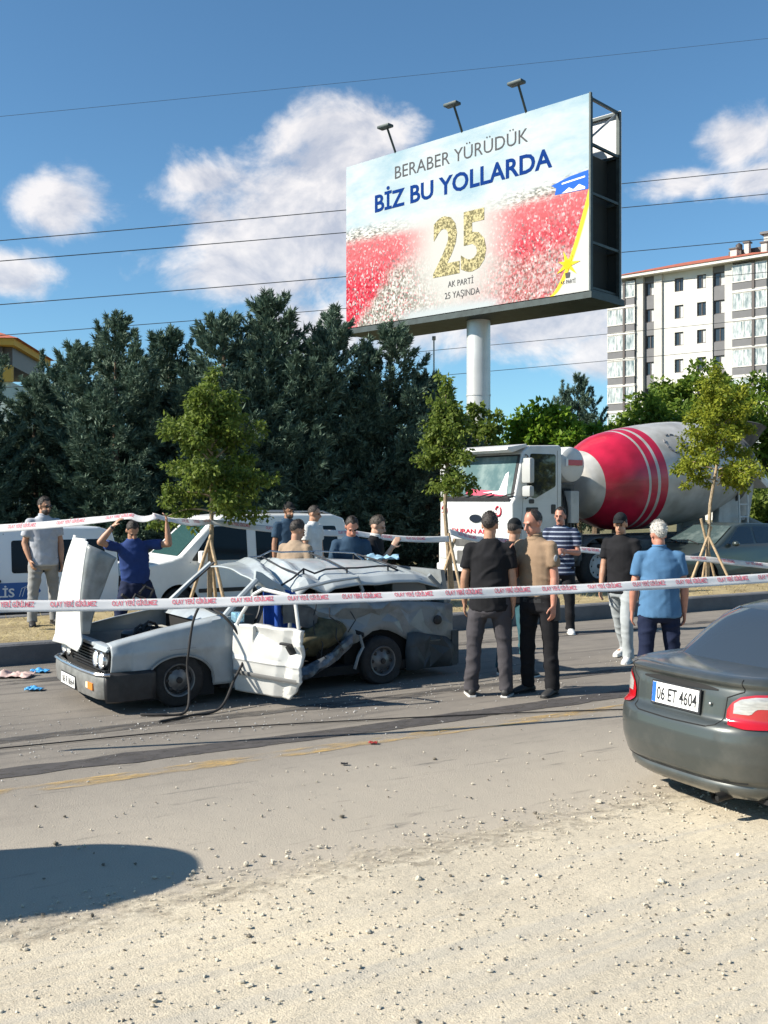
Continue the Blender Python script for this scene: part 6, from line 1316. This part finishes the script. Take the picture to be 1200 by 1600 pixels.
def person(label, X, Y, Z, h, yaw, shirt, trousers, hair='short', haircol=(0.030, 0.023, 0.019), skin='tan', shoes=((0.02, 0.02, 0.02), (0.03, 0.03, 0.03)), arms=None, legs=None, lean=(0, 0, 1), head=(0, 0), sleeve=.62, girth=1.0, extras=(), seed=0, collar=None, tucked=False, face=True, belt=None, group='people standing at the accident'):
    """faces local -Y at yaw 0. arms/legs: per side (-1, +1 on local x) pair of directions. head: (yaw, pitch) in degrees"""
    k = h / 1.80; e = empty('person', (X, Y, Z), R(yaw), k, label=label, cat='person', group=group)
    V = Vector; g = girth; up = V(lean).normalized()
    arms = arms or {}; legs = legs or {}
    A = {s: [V(d).normalized() for d in arms.get(s, ((s * .16, .02, -1), (s * .05, -.12, -1)))] for s in (-1, 1)}
    Lg = {s: [V(d).normalized() for d in legs.get(s, ((s * .06, 0, -1), (s * .02, .03, -1)))] for s in (-1, 1)}
    foot = {s: None for s in (-1, 1)}; low = min((Lg[s][0] * .44 + Lg[s][1] * .42).z for s in (-1, 1)); hz = -low + .075
    hip = V((0, 0, hz)); hc = {s: hip + V((s * .095 * g, 0, -.01)) for s in (-1, 1)}; kn = {s: hc[s] + Lg[s][0] * .44 for s in (-1, 1)}; an = {s: kn[s] + Lg[s][1] * .42 for s in (-1, 1)}
    fwd = V((0, -1, 0)); side = V((1, 0, 0)); tf = (fwd - up * fwd.dot(up)).normalized(); ts = side - up * side.dot(up); ts = ts.normalized()
    def T(d): return hip + up * d
    sh = {s: T(.480) + ts * (s * .180 * (g * .4 + .6)) for s in (-1, 1)}; el_ = {s: sh[s] + A[s][0] * .295 for s in (-1, 1)}; wr = {s: el_[s] + A[s][1] * .255 for s in (-1, 1)}
    nk = T(.57); hy, hp = R(head[0]), R(head[1]); hf = (tf * math.cos(hy) + ts * math.sin(hy)); hup = (up * .4 + V((0, 0, 1)) * .6).normalized(); hf = (hf * math.cos(hp) - hup * math.sin(hp)).normalized(); hs = hup.cross(hf) * -1; hs = hf.cross(hup).normalized() * -1; hu = hs.cross(hf) * -1
    hu = hu if hu.z > 0 else -hu
    hc_ = nk + hup * .125 + hf * .022; HM = Matrix((hs, -hf, hu)).transposed()       # columns: right, back, up
    def HP(x, y, z): return hc_ + hs * x + hf * y + hu * z                      # y forward
    # ---- body (skin), one continuous surface
    b = MB()
    b.rings([(T(-.04), ts * .15 * g, tf * .10), (T(.1), ts * .145 * g, tf * .10), (T(.3), ts * .15, tf * .10), (T(.46), ts * .15, tf * .09), (T(.54), ts * .07, tf * .06)], 14)
    b.capsule(T(.48), nk + hup * .06, .062, .056, 12); 
    b.ell(HP(0, -.012, .035), .074, .094, .098, 18, 12, HM); b.ell(HP(0, .028, -.045), .056, .062, .070, 16, 10, HM); b.ell(HP(0, .062, -.085), .028, .026, .024, 12, 8, HM)
    b.capsule(HP(0, .092, .012), HP(0, .112, -.022), .010, .015, 8, 3); b.ell(HP(0, .100, -.030), .017, .012, .010, 8, 6, HM)
    b.ell(HP(0, .080, .030), .050, .014, .010, 10, 6, HM); b.ell(HP(0, .088, -.056), .022, .010, .009, 10, 6, HM)
    for s in (-1, 1): b.ell(HP(s * .074, -.008, -.002), .009, .022, .034, 8, 8, HM)
    for s in (-1, 1):
        b.capsule(sh[s] - up * .012, el_[s], .040, .042, 12); b.capsule(el_[s], el_[s].lerp(wr[s], .35), .042, .043, 12); b.capsule(el_[s].lerp(wr[s], .35), wr[s], .043, .026, 12)
        # hand: palm, four fingers, thumb
        d = A[s][1]; palm_n = (ts * -s); palm_n = (palm_n - d * palm_n.dot(d)); palm_n = palm_n.normalized() if palm_n.length > .2 else (hup - d * hup.dot(d)).normalized(); ac = d.cross(palm_n).normalized()
        if ac.dot(tf) < 0: ac = -ac
        pc = wr[s] + d * .05; b.rings([(wr[s] - d * .01, ac * .026, palm_n * .020), (wr[s] + d * .03, ac * .036, palm_n * .017), (wr[s] + d * .075, ac * .041, palm_n * .015), (wr[s] + d * .095, ac * .038, palm_n * .012)], 10)
        for i, fl in enumerate((.068, .078, .074, .058)):
            r0 = wr[s] + d * .088 + ac * (.030 - .020 * i); d1 = (d + palm_n * .35).normalized(); d2 = (d + palm_n * 1.1).normalized(); m1 = r0 + d1 * fl * .5; m2 = m1 + d2 * fl * .5
            b.capsule(r0, m1, .0098, .0092, 7, 2); b.capsule(m1, m2, .0092, .0082, 7, 2)
        t0 = wr[s] + d * .025 + ac * .026; t1 = t0 + (d * .6 + ac * .75 + palm_n * .2).normalized() * .04; t2 = t1 + (d * .95 + ac * .2 + palm_n * .4).normalized() * .036
        b.capsule(t0, t1, .013, .011, 7, 2); b.capsule(t1, t2, .011, .009, 7, 2)
        b.capsule(hc[s], kn[s], .075, .05, 10); b.capsule(kn[s], an[s], .05, .036, 10); fd = (V((0, -1, 0)) + V((s * .22, 0, 0))).normalized(); b.capsule(an[s] + V((0, 0, -.02)), an[s] + fd * .12 + V((0, 0, -.045)), .033, .026, 8)
    body = link('body', remesh(b, 'body', .0085, 2, fac=.4), e, skinmat(skin))
    # ---- shirt
    c = MB(); hem = -.06 if tucked else -.115
    hw = .168 if tucked else .192; hd = .118 if tucked else .140
    c.rings([(T(hem), ts * hw * g, tf * hd * g), (T(hem + .05), ts * hw * g, tf * hd * g), (T(.12), ts * .178 * g, tf * .126 * g), (T(.27), ts * .182 * g, tf * .122 * g), (T(.40), ts * .190 * g, tf * .118), (T(.465), ts * .182, tf * .100), (T(.515), ts * .145, tf * .084), (T(.55), ts * .098, tf * .074), (T(.575), ts * .070, tf * .066)], 22)
    for s in (-1, 1):
        p1 = sh[s].lerp(el_[s], sleeve); c.capsule(T(.47) + ts * s * .09, sh[s] - up * .004, .066, .058, 12); c.tube([sh[s] - A[s][0] * .02, sh[s].lerp(el_[s], sleeve * .5), p1, p1 + A[s][0] * .012], [.058, .064, .066, .064], 14)
    link('shirt', remesh(c, 'shirt', .0115, 3, .020, seed), e, shirt)
    # ---- trousers
    t = MB(); kw = 1.0 if tucked else .90
    t.rings([(T(.02 if tucked else -.03), ts * .172 * g * kw, tf * .124 * g * kw), (T(-.05), ts * .176 * g * kw, tf * .128 * g * kw), (hip + V((0, 0, -.12)), side * .174 * g, fwd * .122 * g), (hip + V((0, 0, -.17)), side * .15, fwd * .10)], 20)
    for s in (-1, 1):
        hem_ = an[s] + Lg[s][1] * .012
        t.tube([hc[s] + V((0, 0, .02)), hc[s].lerp(kn[s], .35), hc[s].lerp(kn[s], .75), kn[s], kn[s].lerp(an[s], .4), kn[s].lerp(an[s], .85), hem_], [.094 * g, .095, .080, .071, .068, .063, .066], 14)
    link('trousers', remesh(t, 'trousers', .0115, 3, .022, seed + 9), e, trousers)
    if belt: MB().rings([(T(-.045), ts * .180 * g, tf * .130 * g), (T(-.005), ts * .176 * g, tf * .127 * g)], 24, cap=False).build('belt', belt, e)
    # ---- shoes
    for s in (-1, 1):
        fd = (V((0, -1, 0)) + V((s * .22, 0, 0)) + V((0, 0, Lg[s][1].y * 0.0))).normalized(); sd_ = V((-fd.y, fd.x, 0)); q = V((an[s].x, an[s].y, an[s].z - .075)); z = V((0, 0, 1))
        tilt = max(0, Lg[s][1].y - .25) * .8; fz = (fd - z * tilt).normalized() if tilt else fd
        up_ = MB().rings([(q - fz * .075 + z * .045, sd_ * .030, z * .024), (q - fz * .055 + z * .055, sd_ * .038, z * .040), (q + z * .065, sd_ * .042, z * .048), (q + fz * .07 + z * .048, sd_ * .045, z * .036), (q + fz * .14 + z * .036, sd_ * .046, z * .026), (q + fz * .185 + z * .030, sd_ * .034, z * .018), (q + fz * .20 + z * .028, sd_ * .012, z * .008)], 14)
        so_ = up_.build('shoe', M('shoe_%d%d%d' % tuple(int(255 * x) for x in shoes[0]), shoes[0], .6), e, ang=180)
        sl_ = MB(); ov = [(-.082, .028), (-.06, .040), (0, .043), (.08, .048), (.15, .048), (.19, .036), (.205, .012)]
        loop = [q + fz * a + sd_ * w for a, w in ov] + [q + fz * a - sd_ * w for a, w in reversed(ov)]; n = len(loop); sl_.add([p for p in loop] + [p + z * .024 for p in loop], [tuple(range(n))[::-1], tuple(range(n, 2 * n))] + [(i, (i + 1) % n, n + (i + 1) % n, n + i) for i in range(n)])
        sl_.build('sole', M('sole_%d%d%d' % tuple(int(255 * x) for x in shoes[1]), shoes[1], .7), so_, smooth=False)
    # ---- hair / cap
    hm = M('hair_%d' % int(haircol[0] * 1000), haircol, .55, var=.3, vscale=70, bump=.5, bscale=120)
    def hair_shell(grow, front, backz, sidez, name, mat, rough=.004):
        vs = []; fs = []; nu, nv = 56, 22
        for i in range(nv + 1):
            for j in range(nu):
                ph = 2 * math.pi * j / nu; cf = math.cos(ph)                    # cf 1 = forward
                pa = abs(math.degrees(math.atan2(math.sin(ph), cf))); zlim = (float(np.interp(pa, [0, 38, 58, 74, 84, 100, 116, 142, 180], [front, front + .10, front * .6 + .02, -.10, -.34, -.16, -.18, backz * .85, backz])) if name == 'hair' else front * max(0, cf) + backz * max(0, -cf) + sidez * (1 - abs(cf))); zlim += .07 * mnoise.noise((ph * 3.2, seed, 0)) + .04 * mnoise.noise((ph * 9, seed, 1)); th0 = math.acos(max(-1, min(1, zlim))); th = th0 * i / nv
                gq = grow * min(1, (1 - i / nv) * 2.6 + .06)
                r = 1 + gq + rough * 8 * mnoise.noise((math.sin(th) * cf * 9, math.sin(th) * math.sin(ph) * 9, math.cos(th) * 9 + seed)) * (1 if i < nv else 0)
                vs.append(HP(.0755 * r * math.sin(th) * math.sin(ph), -.012 + .0955 * r * math.sin(th) * cf, .035 + .099 * r * math.cos(th)))
        for i in range(nv):
            for j in range(nu): q_ = (j + 1) % nu; fs.append((i * nu + j, (i + 1) * nu + j, (i + 1) * nu + q_, i * nu + q_))
        sh_ = MB().add(vs, fs)
        if name == 'hair':
            rgh = random.Random(seed + 77)
            for _ in range(420):
                i = rgh.randrange(1, nv - 1); j = rgh.randrange(nu); p = Vector(vs[i * nu + j]); nn = (p - HP(0, -.012, .035)).normalized(); tt = Vector((rgh.gauss(0, 1), rgh.gauss(0, 1), rgh.gauss(0, 1))); tt = (tt - nn * tt.dot(nn)).normalized() * .0045
                L = .010 * (grow / .075 + .25) * rgh.uniform(.5, 1.3); d_ = (nn * .75 - hu * .35 + tt * 90).normalized() * L; sh_.add([p - tt, p + tt, p + d_], [(0, 1, 2)])
        return sh_.build(name, mat, e, ang=180, recalc=False)
    if hair == 'short': hair_shell(.075, .50, -.66, .02, 'hair', hm, .007)
    elif hair == 'buzz': hair_shell(.03, .58, -.60, .10, 'hair', hm, .004)
    elif hair == 'bald': hair_shell(.025, .86, -.60, .12, 'hair', hm, .004)
    elif hair == 'full': hair_shell(.12, .44, -.74, -.12, 'hair', hm, .010)
    elif isinstance(hair, tuple):
        hair_shell(.06, .30, -.55, -.02, 'hair', hm, .002)
        cm = cloth('cap_%d' % int(hair[0] * 1000), hair); cp = hair_shell(.15, .30, .02, .16, 'cap', cm, .002)
        bl = MB().grid(lambda a, b_: HP((a - .5) * .13 * (1 - .25 * b_ ** 2), .070 + .070 * b_ * (1 - 1.1 * (a - .5) ** 2), .074 - .018 * b_ - .05 * (a - .5) ** 2), 10, 6).build('brim', cm, cp); solid(bl, .006)
    if face:
        dk = M('eye_dark', (0.012, 0.010, 0.009), .25); 
        for s in (-1, 1):
            MB().ell(HP(s * .031, .0825, .008), .013, .008, .0065, 10, 6, HM).build('eye', dk, e)
            MB().ell(HP(s * .031, .088, .027), .020, .006, .0045, 10, 6, HM).build('eyebrow', hm if haircol[0] < .2 else dk, e)
        MB().ell(HP(0, .0945, -.060), .023, .006, .0035, 10, 6, HM).build('mouth', M('lips', (0.20, 0.075, 0.06), .5), e)
    for x in extras:
        if x == 'beard':
            bd = MB(); bd.ell(HP(0, .034, -.062), .058, .062, .056, 16, 10, HM); bo_ = [v for v in bd.v]
            bd.build('beard', hm, e, ang=180)
        if x == 'moustache': MB().ell(HP(0, .098, -.047), .030, .010, .007, 10, 6, HM).build('moustache', hm, e)
        if x == 'glasses':
            gs = MB()
            for s in (-1, 1): gs.ell(HP(s * .033, .093, .008), .026, .007, .018, 12, 8, HM); gs.tube([HP(s * .058, .088, .012), HP(s * .076, .0, .012)], .003, 5)
            gs.tube([HP(-.01, .1, .012), HP(.01, .1, .012)], .004, 5); gs.build('sunglasses', M('eye_dark'), e)
        if x == 'patch': MB().ell(sh[-1].lerp(el_[-1], .38) + (ts * -1 + tf * .45).normalized() * .060, .010, .030, .036, 12, 8).build('sleeve_patch', M('patch_white', (0.6, 0.6, 0.58), .7), e)
        if x == 'patch+': MB().ell(sh[1].lerp(el_[1], .38) + (ts * 1 + tf * .35).normalized() * .060, .010, .030, .036, 12, 8).build('sleeve_patch', M('patch_white', (0.42, 0.42, 0.42), .8), e)
        if x == 'holster': MB().rings([(T(-.22) + ts * .20, ts * .03, tf * .05), (T(-.02) + ts * .195, ts * .03, tf * .055)], 8).build('holster', m_black, e)
        if x == 'backprint':
            for i in range(5): MB().box(-.10 + i * .002, .06, .131, .1335, hz + .18 + i * .045, hz + .195 + i * .045).build('back_print', M('print_pale', (0.35, 0.40, 0.55), .7), e)
        if x == 'watch': MB().lathe([(.030, -.014), (.034, -.012), (.034, .012), (.030, .014)], wr[-1] - A[-1][1] * .02, A[-1][1], 14).build('wrist_watch', m_black, e)
    if collar is not None:
        MB().rings([(T(.545), ts * .086, tf * .078), (T(.575), ts * .070, tf * .068), (T(.60) + tf * -.004, ts * .066, tf * .066), (T(.585), ts * .074, tf * .074)], 20, cap=False).build('collar', collar, e)
    return e
def at(px, Y): return (px - 600) / 1600 * Y
c_black = cloth('black', (0.012, 0.012, 0.014), .2); c_char = cloth('charcoal', (0.060, 0.056, 0.062)); c_navy = cloth('navy', (0.012, 0.018, 0.045)); c_poln = cloth('police_navy', (0.022, 0.045, 0.15)); c_ltgrey = cloth('light_grey', (0.40, 0.42, 0.46)); c_greytr = cloth('grey_trousers', (0.25, 0.25, 0.245))
c_beige = cloth('beige', (0.27, 0.185, 0.12)); c_blue = cloth('blue_polo', (0.075, 0.17, 0.30)); c_white = cloth('white_shirt', (0.62, 0.62, 0.60)); c_jean = cloth('pale_jeans', (0.34, 0.37, 0.38)); c_teal = cloth('teal_jeans', (0.035, 0.095, 0.115)); c_str = stripes(); c_dnavy = cloth('dark_blue_shirt', (0.03, 0.06, 0.10)); c_sand = cloth('sand_shirt', (0.30, 0.225, 0.16))
WHT = (0.62, 0.62, 0.60); BLK = (0.018, 0.018, 0.018)
person('man in black t-shirt and grey trousers seen from behind', at(765, 9.75), 9.75, 0, 1.79, 172, c_black, c_char, 'short', shoes=(BLK, WHT), arms={-1: ((-.12, 0, -1), (-.02, -.10, -1)), 1: ((.20, -.06, -1), (.02, -.30, -1))}, legs={-1: ((-.10, -.04, -1), (-.04, .06, -1)), 1: ((.12, .02, -1), (.06, .03, -1))}, head=(-8, 4), seed=1, girth=1.02, group='people round the back of the wreck')
person('person in black cap half hidden between black t-shirt and beige uniform', at(803, 10.9), 10.9, 0, 1.71, 150, c_black, c_teal, (0.012, 0.014, 0.016), shoes=(BLK, WHT), legs={-1: ((-.12, .12, -1), (-.14, .10, -1)), 1: ((.10, -.2, -1), (.04, .22, -1))}, head=(0, 14), seed=2, group='people round the back of the wreck')
person('bald officer in beige uniform shirt and black trousers', at(842, 9.85), 9.85, 0, 1.82, -48, c_beige, c_black, 'bald', skin='ruddy', shoes=((0.03, 0.03, 0.03), BLK), arms={-1: ((-.10, -.18, -1), (.30, -.55, .75)), 1: ((.10, .06, -1), (.02, -.10, -1))}, legs={-1: ((-.04, -.06, -1), (-.02, .04, -1)), 1: ((.06, .03, -1), (.02, .05, -1))}, lean=(0, -.10, 1), head=(-6, 12), extras=('patch+', 'holster', 'watch'), collar=c_beige, belt=m_black, tucked=True, seed=3, girth=1.08, group='people round the back of the wreck')
person('man in navy striped shirt holding a phone', at(876, 14.3), 14.3, 0, 1.80, -14, c_str, c_black, 'buzz', skin='ruddy', shoes=(WHT, WHT), arms={-1: ((-.18, -.10, -1), (.55, -.75, .05)), 1: ((.20, -.05, -1), (-.55, -.8, .1))}, head=(-10, 4), extras=('moustache',), seed=4, girth=1.04)
person('walking man in black cap black t-shirt and pale jeans', at(972, 11.9), 11.9, 0, 1.76, -40, c_black, c_jean, (0.012, 0.012, 0.012), skin='tan', shoes=(WHT, WHT), arms={-1: ((-.12, -.10, -1), (0, -.25, -1)), 1: ((.16, .10, -1), (.05, -.2, -1))}, legs={-1: ((-.04, .30, -1), (-.02, .50, -1)), 1: ((.05, -.26, -1), (.03, .02, -1))}, lean=(0, -.05, 1), head=(14, 10), seed=5)
person('grey haired man in blue polo shirt seen from behind', at(1030, 9.6), 9.6, 0, 1.70, 176, c_blue, c_navy, 'full', (0.46, 0.44, 0.40), skin='ruddy', arms={-1: ((-.20, .02, -1), (-.02, -.10, -1)), 1: ((.20, .02, -1), (.06, -.12, -1))}, legs={-1: ((-.06, -.06, -1), (-.03, .10, -1)), 1: ((.07, .06, -1), (.04, .10, -1))}, head=(14, 8), collar=c_blue, seed=6, girth=1.10)
person('man in pale grey polo and sunglasses on the median', at(68, 13.45), 13.45, 0.22, 1.72, 34, c_ltgrey, c_greytr, 'short', skin='tan', shoes=(BLK, BLK), arms={-1: ((-.22, .10, -1), (.20, -.45, -1)), 1: ((.16, -.02, -1), (.0, -.2, -1))}, legs={-1: ((-.10, -.05, -1), (-.03, .02, -1)), 1: ((.10, .08, -1), (.05, .05, -1))}, head=(22, 6), extras=('glasses', 'beard'), collar=c_ltgrey, seed=7, girth=1.06, group='people left of the wreck')
person('police officer in navy lifting the tape with both arms', at(212, 12.35), 12.35, 0, 1.70, 22, c_poln, c_navy, 'buzz', skin='tan', arms={-1: ((-.66, -.42, .22), (.62, -.20, .80)), 1: ((.62, -.40, .02), (-.12, -.12, 1))}, legs={-1: ((-.26, -.10, -1), (-.10, .12, -1)), 1: ((.42, .10, -1), (.28, .12, -1))}, lean=(-.10, -.16, 1), head=(8, 40), extras=('watch',), belt=m_black, tucked=True, seed=8, group='people left of the wreck')
person('man in dark cap and blue shirt behind the car roof', at(450, 14.6), 14.6, 0.20, 1.66, 30, c_dnavy, c_black, (0.02, 0.02, 0.02), skin='dark', head=(10, 10), extras=('beard',), seed=9, group='people behind the wreck roof')
person('man in white shirt behind the car roof looking right', at(489, 14.3), 14.3, 0.20, 1.62, 62, c_white, c_black, 'buzz', skin='tan', head=(14, 10), seed=10, group='people behind the wreck roof')
person('dark haired man in sand shirt bending over the far side of the wreck', at(458, 11.55), 11.55, 0, 1.68, 150, c_sand, c_black, 'short', skin='tan', lean=(0, -.10, 1), head=(-18, 14), seed=11, group='people behind the wreck roof')
person('red faced man in navy shirt looking down behind the roof rack', at(546, 12.0), 12.0, 0, 1.74, 12, c_dnavy, c_black, 'buzz', skin='ruddy', lean=(0, -.22, 1), head=(0, 26), seed=12, group='people behind the wreck roof')
person('man in black shirt raising a hand to his chin', at(580, 12.25), 12.25, 0, 1.72, 74, c_black, c_black, 'short', (0.05, 0.04, 0.03), skin='pale', arms={-1: ((-.1, -.45, -.85), (.1, -.55, .85)), 1: ((.16, .0, -1), (.05, -.2, -1))}, lean=(0, -.10, 1), head=(0, 16), collar=c_white, seed=13, group='people behind the wreck roof')

# ---------------------------------------------------------------- barrier tapes
m_tape = leafmat('tape_white', (0.82, 0.82, 0.82), (0.82, 0.82, 0.82), .40, .45); m_tred = M('tape_red', (0.66, 0.16, 0.20), .5)
def tape(name, label, pts, width, txt_step, txt_len, twist=0.0, sag=0.0, vivid=1.0):
    P = []; pts = [Vector(p) for p in pts]
    for a, b in zip(pts, pts[1:]):
        n = max(6, int((b - a).length / .06))
        for i in range(n): t = i / n; q = a.lerp(b, t); q.z -= sag * 4 * t * (1 - t); P.append(q)
    P.append(pts[-1]); S = [0]
    for a, b in zip(P, P[1:]): S.append(S[-1] + (b - a).length)
    P_ = np.array([list(p) for p in P]); S = np.array(S)
    def pt(s, v, off=0.0):
        c = Vector([float(np.interp(s, S, P_[:, i])) for i in range(3)]); c2 = Vector([float(np.interp(s + .02, S, P_[:, i])) for i in range(3)]); t = (c2 - c); t = t.normalized() if t.length > 1e-6 else Vector((1, 0, 0))
        tw = twist * mnoise.noise((s * .45, 3, 0)) + .25 * mnoise.noise((s * 1.3, 7, 0)); dn = Vector((0, 0, 1)); nrm = Vector((t.y, -t.x, 0)).normalized(); tw -= .55; dirv = (dn * math.cos(tw) + nrm * math.sin(tw)).normalized(); fn = dirv.cross(t)
        if fn.y > 0: fn = -fn
        return c + dirv * (v * width) + fn * (off + .006 * mnoise.noise((s * 5, v * 2, 1)))
    n = int(S[-1] / .05); o = MB().grid(lambda a, b: pt(a * S[-1], b - .5), n, 4).build(name, m_tape, None, ang=180); solid(o, .0015); tag(o, label, 'tape', 'red and white barrier tapes')
    me0 = text_mesh('OLAY YERİ GİRİLMEZ', 1.0, .02, 0, res=2); co = np.array([list(v.co) for v in me0.vertices]); w0, w1 = co[:, 0].min(), co[:, 0].max()
    s = txt_step * .3
    while s + txt_len < S[-1]:
        me = me0.copy()
        for v, c in zip(me.vertices, co): v.co = pt(s + (c[0] - w0) / (w1 - w0) * txt_len, (c[1] / .73 - .5) * .46 + .16, .0035)
        t_ = link('tape_lettering', me, o, m_tred); s += txt_step
    return o
def wp(px, py, Y): return ((px - 600) / 1600 * Y, Y, 1.87 - (py - 780) / 1600 * Y)
tape('barrier_tape', 'nearest red and white barrier tape stretched before the wreck', [wp(-260, 945, 7.2), wp(420, 938, 7.9), wp(1290, 897, 9.6)], .092, .44, .33, .5, .025)
tape('barrier_tape', 'barrier tape held up by the police officer and tied along the median', [wp(-160, 832, 12.6), wp(205, 806, 12.25), wp(243, 806, 12.25), wp(328, 815, 15.05), wp(560, 834, 16.3), wp(702, 842, 17.1)], .105, .62, .36, .9, .04)
tape('barrier_tape', 'barrier tape between the slim leaning tree and the tripod tree', [wp(702, 830, 17.1), wp(760, 843, 17.6), wp(1105, 874, 20.3), wp(1330, 893, 21.6)], .13, .7, .42, .3, .03)
# ---------------------------------------------------------------- small debris
def scrap(name, label, cat, p, r, mat, seed):
    o = MB().grid(lambda a, b: (p[0] + (a - .5) * r * 2.2 + .2 * r * mnoise.noise((a * 4, b * 4, seed)), p[1] + (b - .5) * r * 1.4 + .3 * r * mnoise.noise((a * 4, b * 4, seed + 3)), .012 + r * .55 * abs(mnoise.noise((a * 3.3, b * 3.3, seed + 6)))), 12, 12).build(name, mat, None, ang=180); solid(o, .004); return tag(o, label, cat, 'litter round the wreck')
m_glv = M('glove_blue', (0.05, 0.30, 0.62), .6); 
def gp(px, py): Yg = 1600 * 1.87 / (py - 780); return ((px - 600) / 1600 * Yg, Yg)
scrap('blue_glove', 'blue disposable glove nearer to the wreck bumper', 'glove', gp(62, 1051), .085, m_glv, 1); scrap('blue_glove', 'blue disposable glove lying nearer to the camera', 'glove', gp(54, 1079), .075, m_glv, 5)
scrap('pale_cloth', 'crumpled pale pink cloth at the left edge of the road', 'cloth', gp(24, 1058), .16, M('pink_cloth', (0.55, 0.40, 0.36), .9, var=.2), 8)
scrap('red_fragment', 'small red plastic fragment on the dusty asphalt', 'debris', gp(583, 1163), .03, M('frag_red', (0.30, 0.03, 0.025), .6), 11)
scrap('dark_fragment', 'small black fragment below the red one', 'debris', gp(538, 1196), .022, m_black, 13)
cl = scrap('pale_blue_cloth', 'light blue cloth heap on the rear of the wreck roof', 'cloth', (0, 0), .16, M('pale_blue', (0.25, 0.42, 0.55), .85, var=.3), 17); qz = wl_(3.9, 1.15, 1.385); cl.location = (qz.x, qz.y, qz.z)
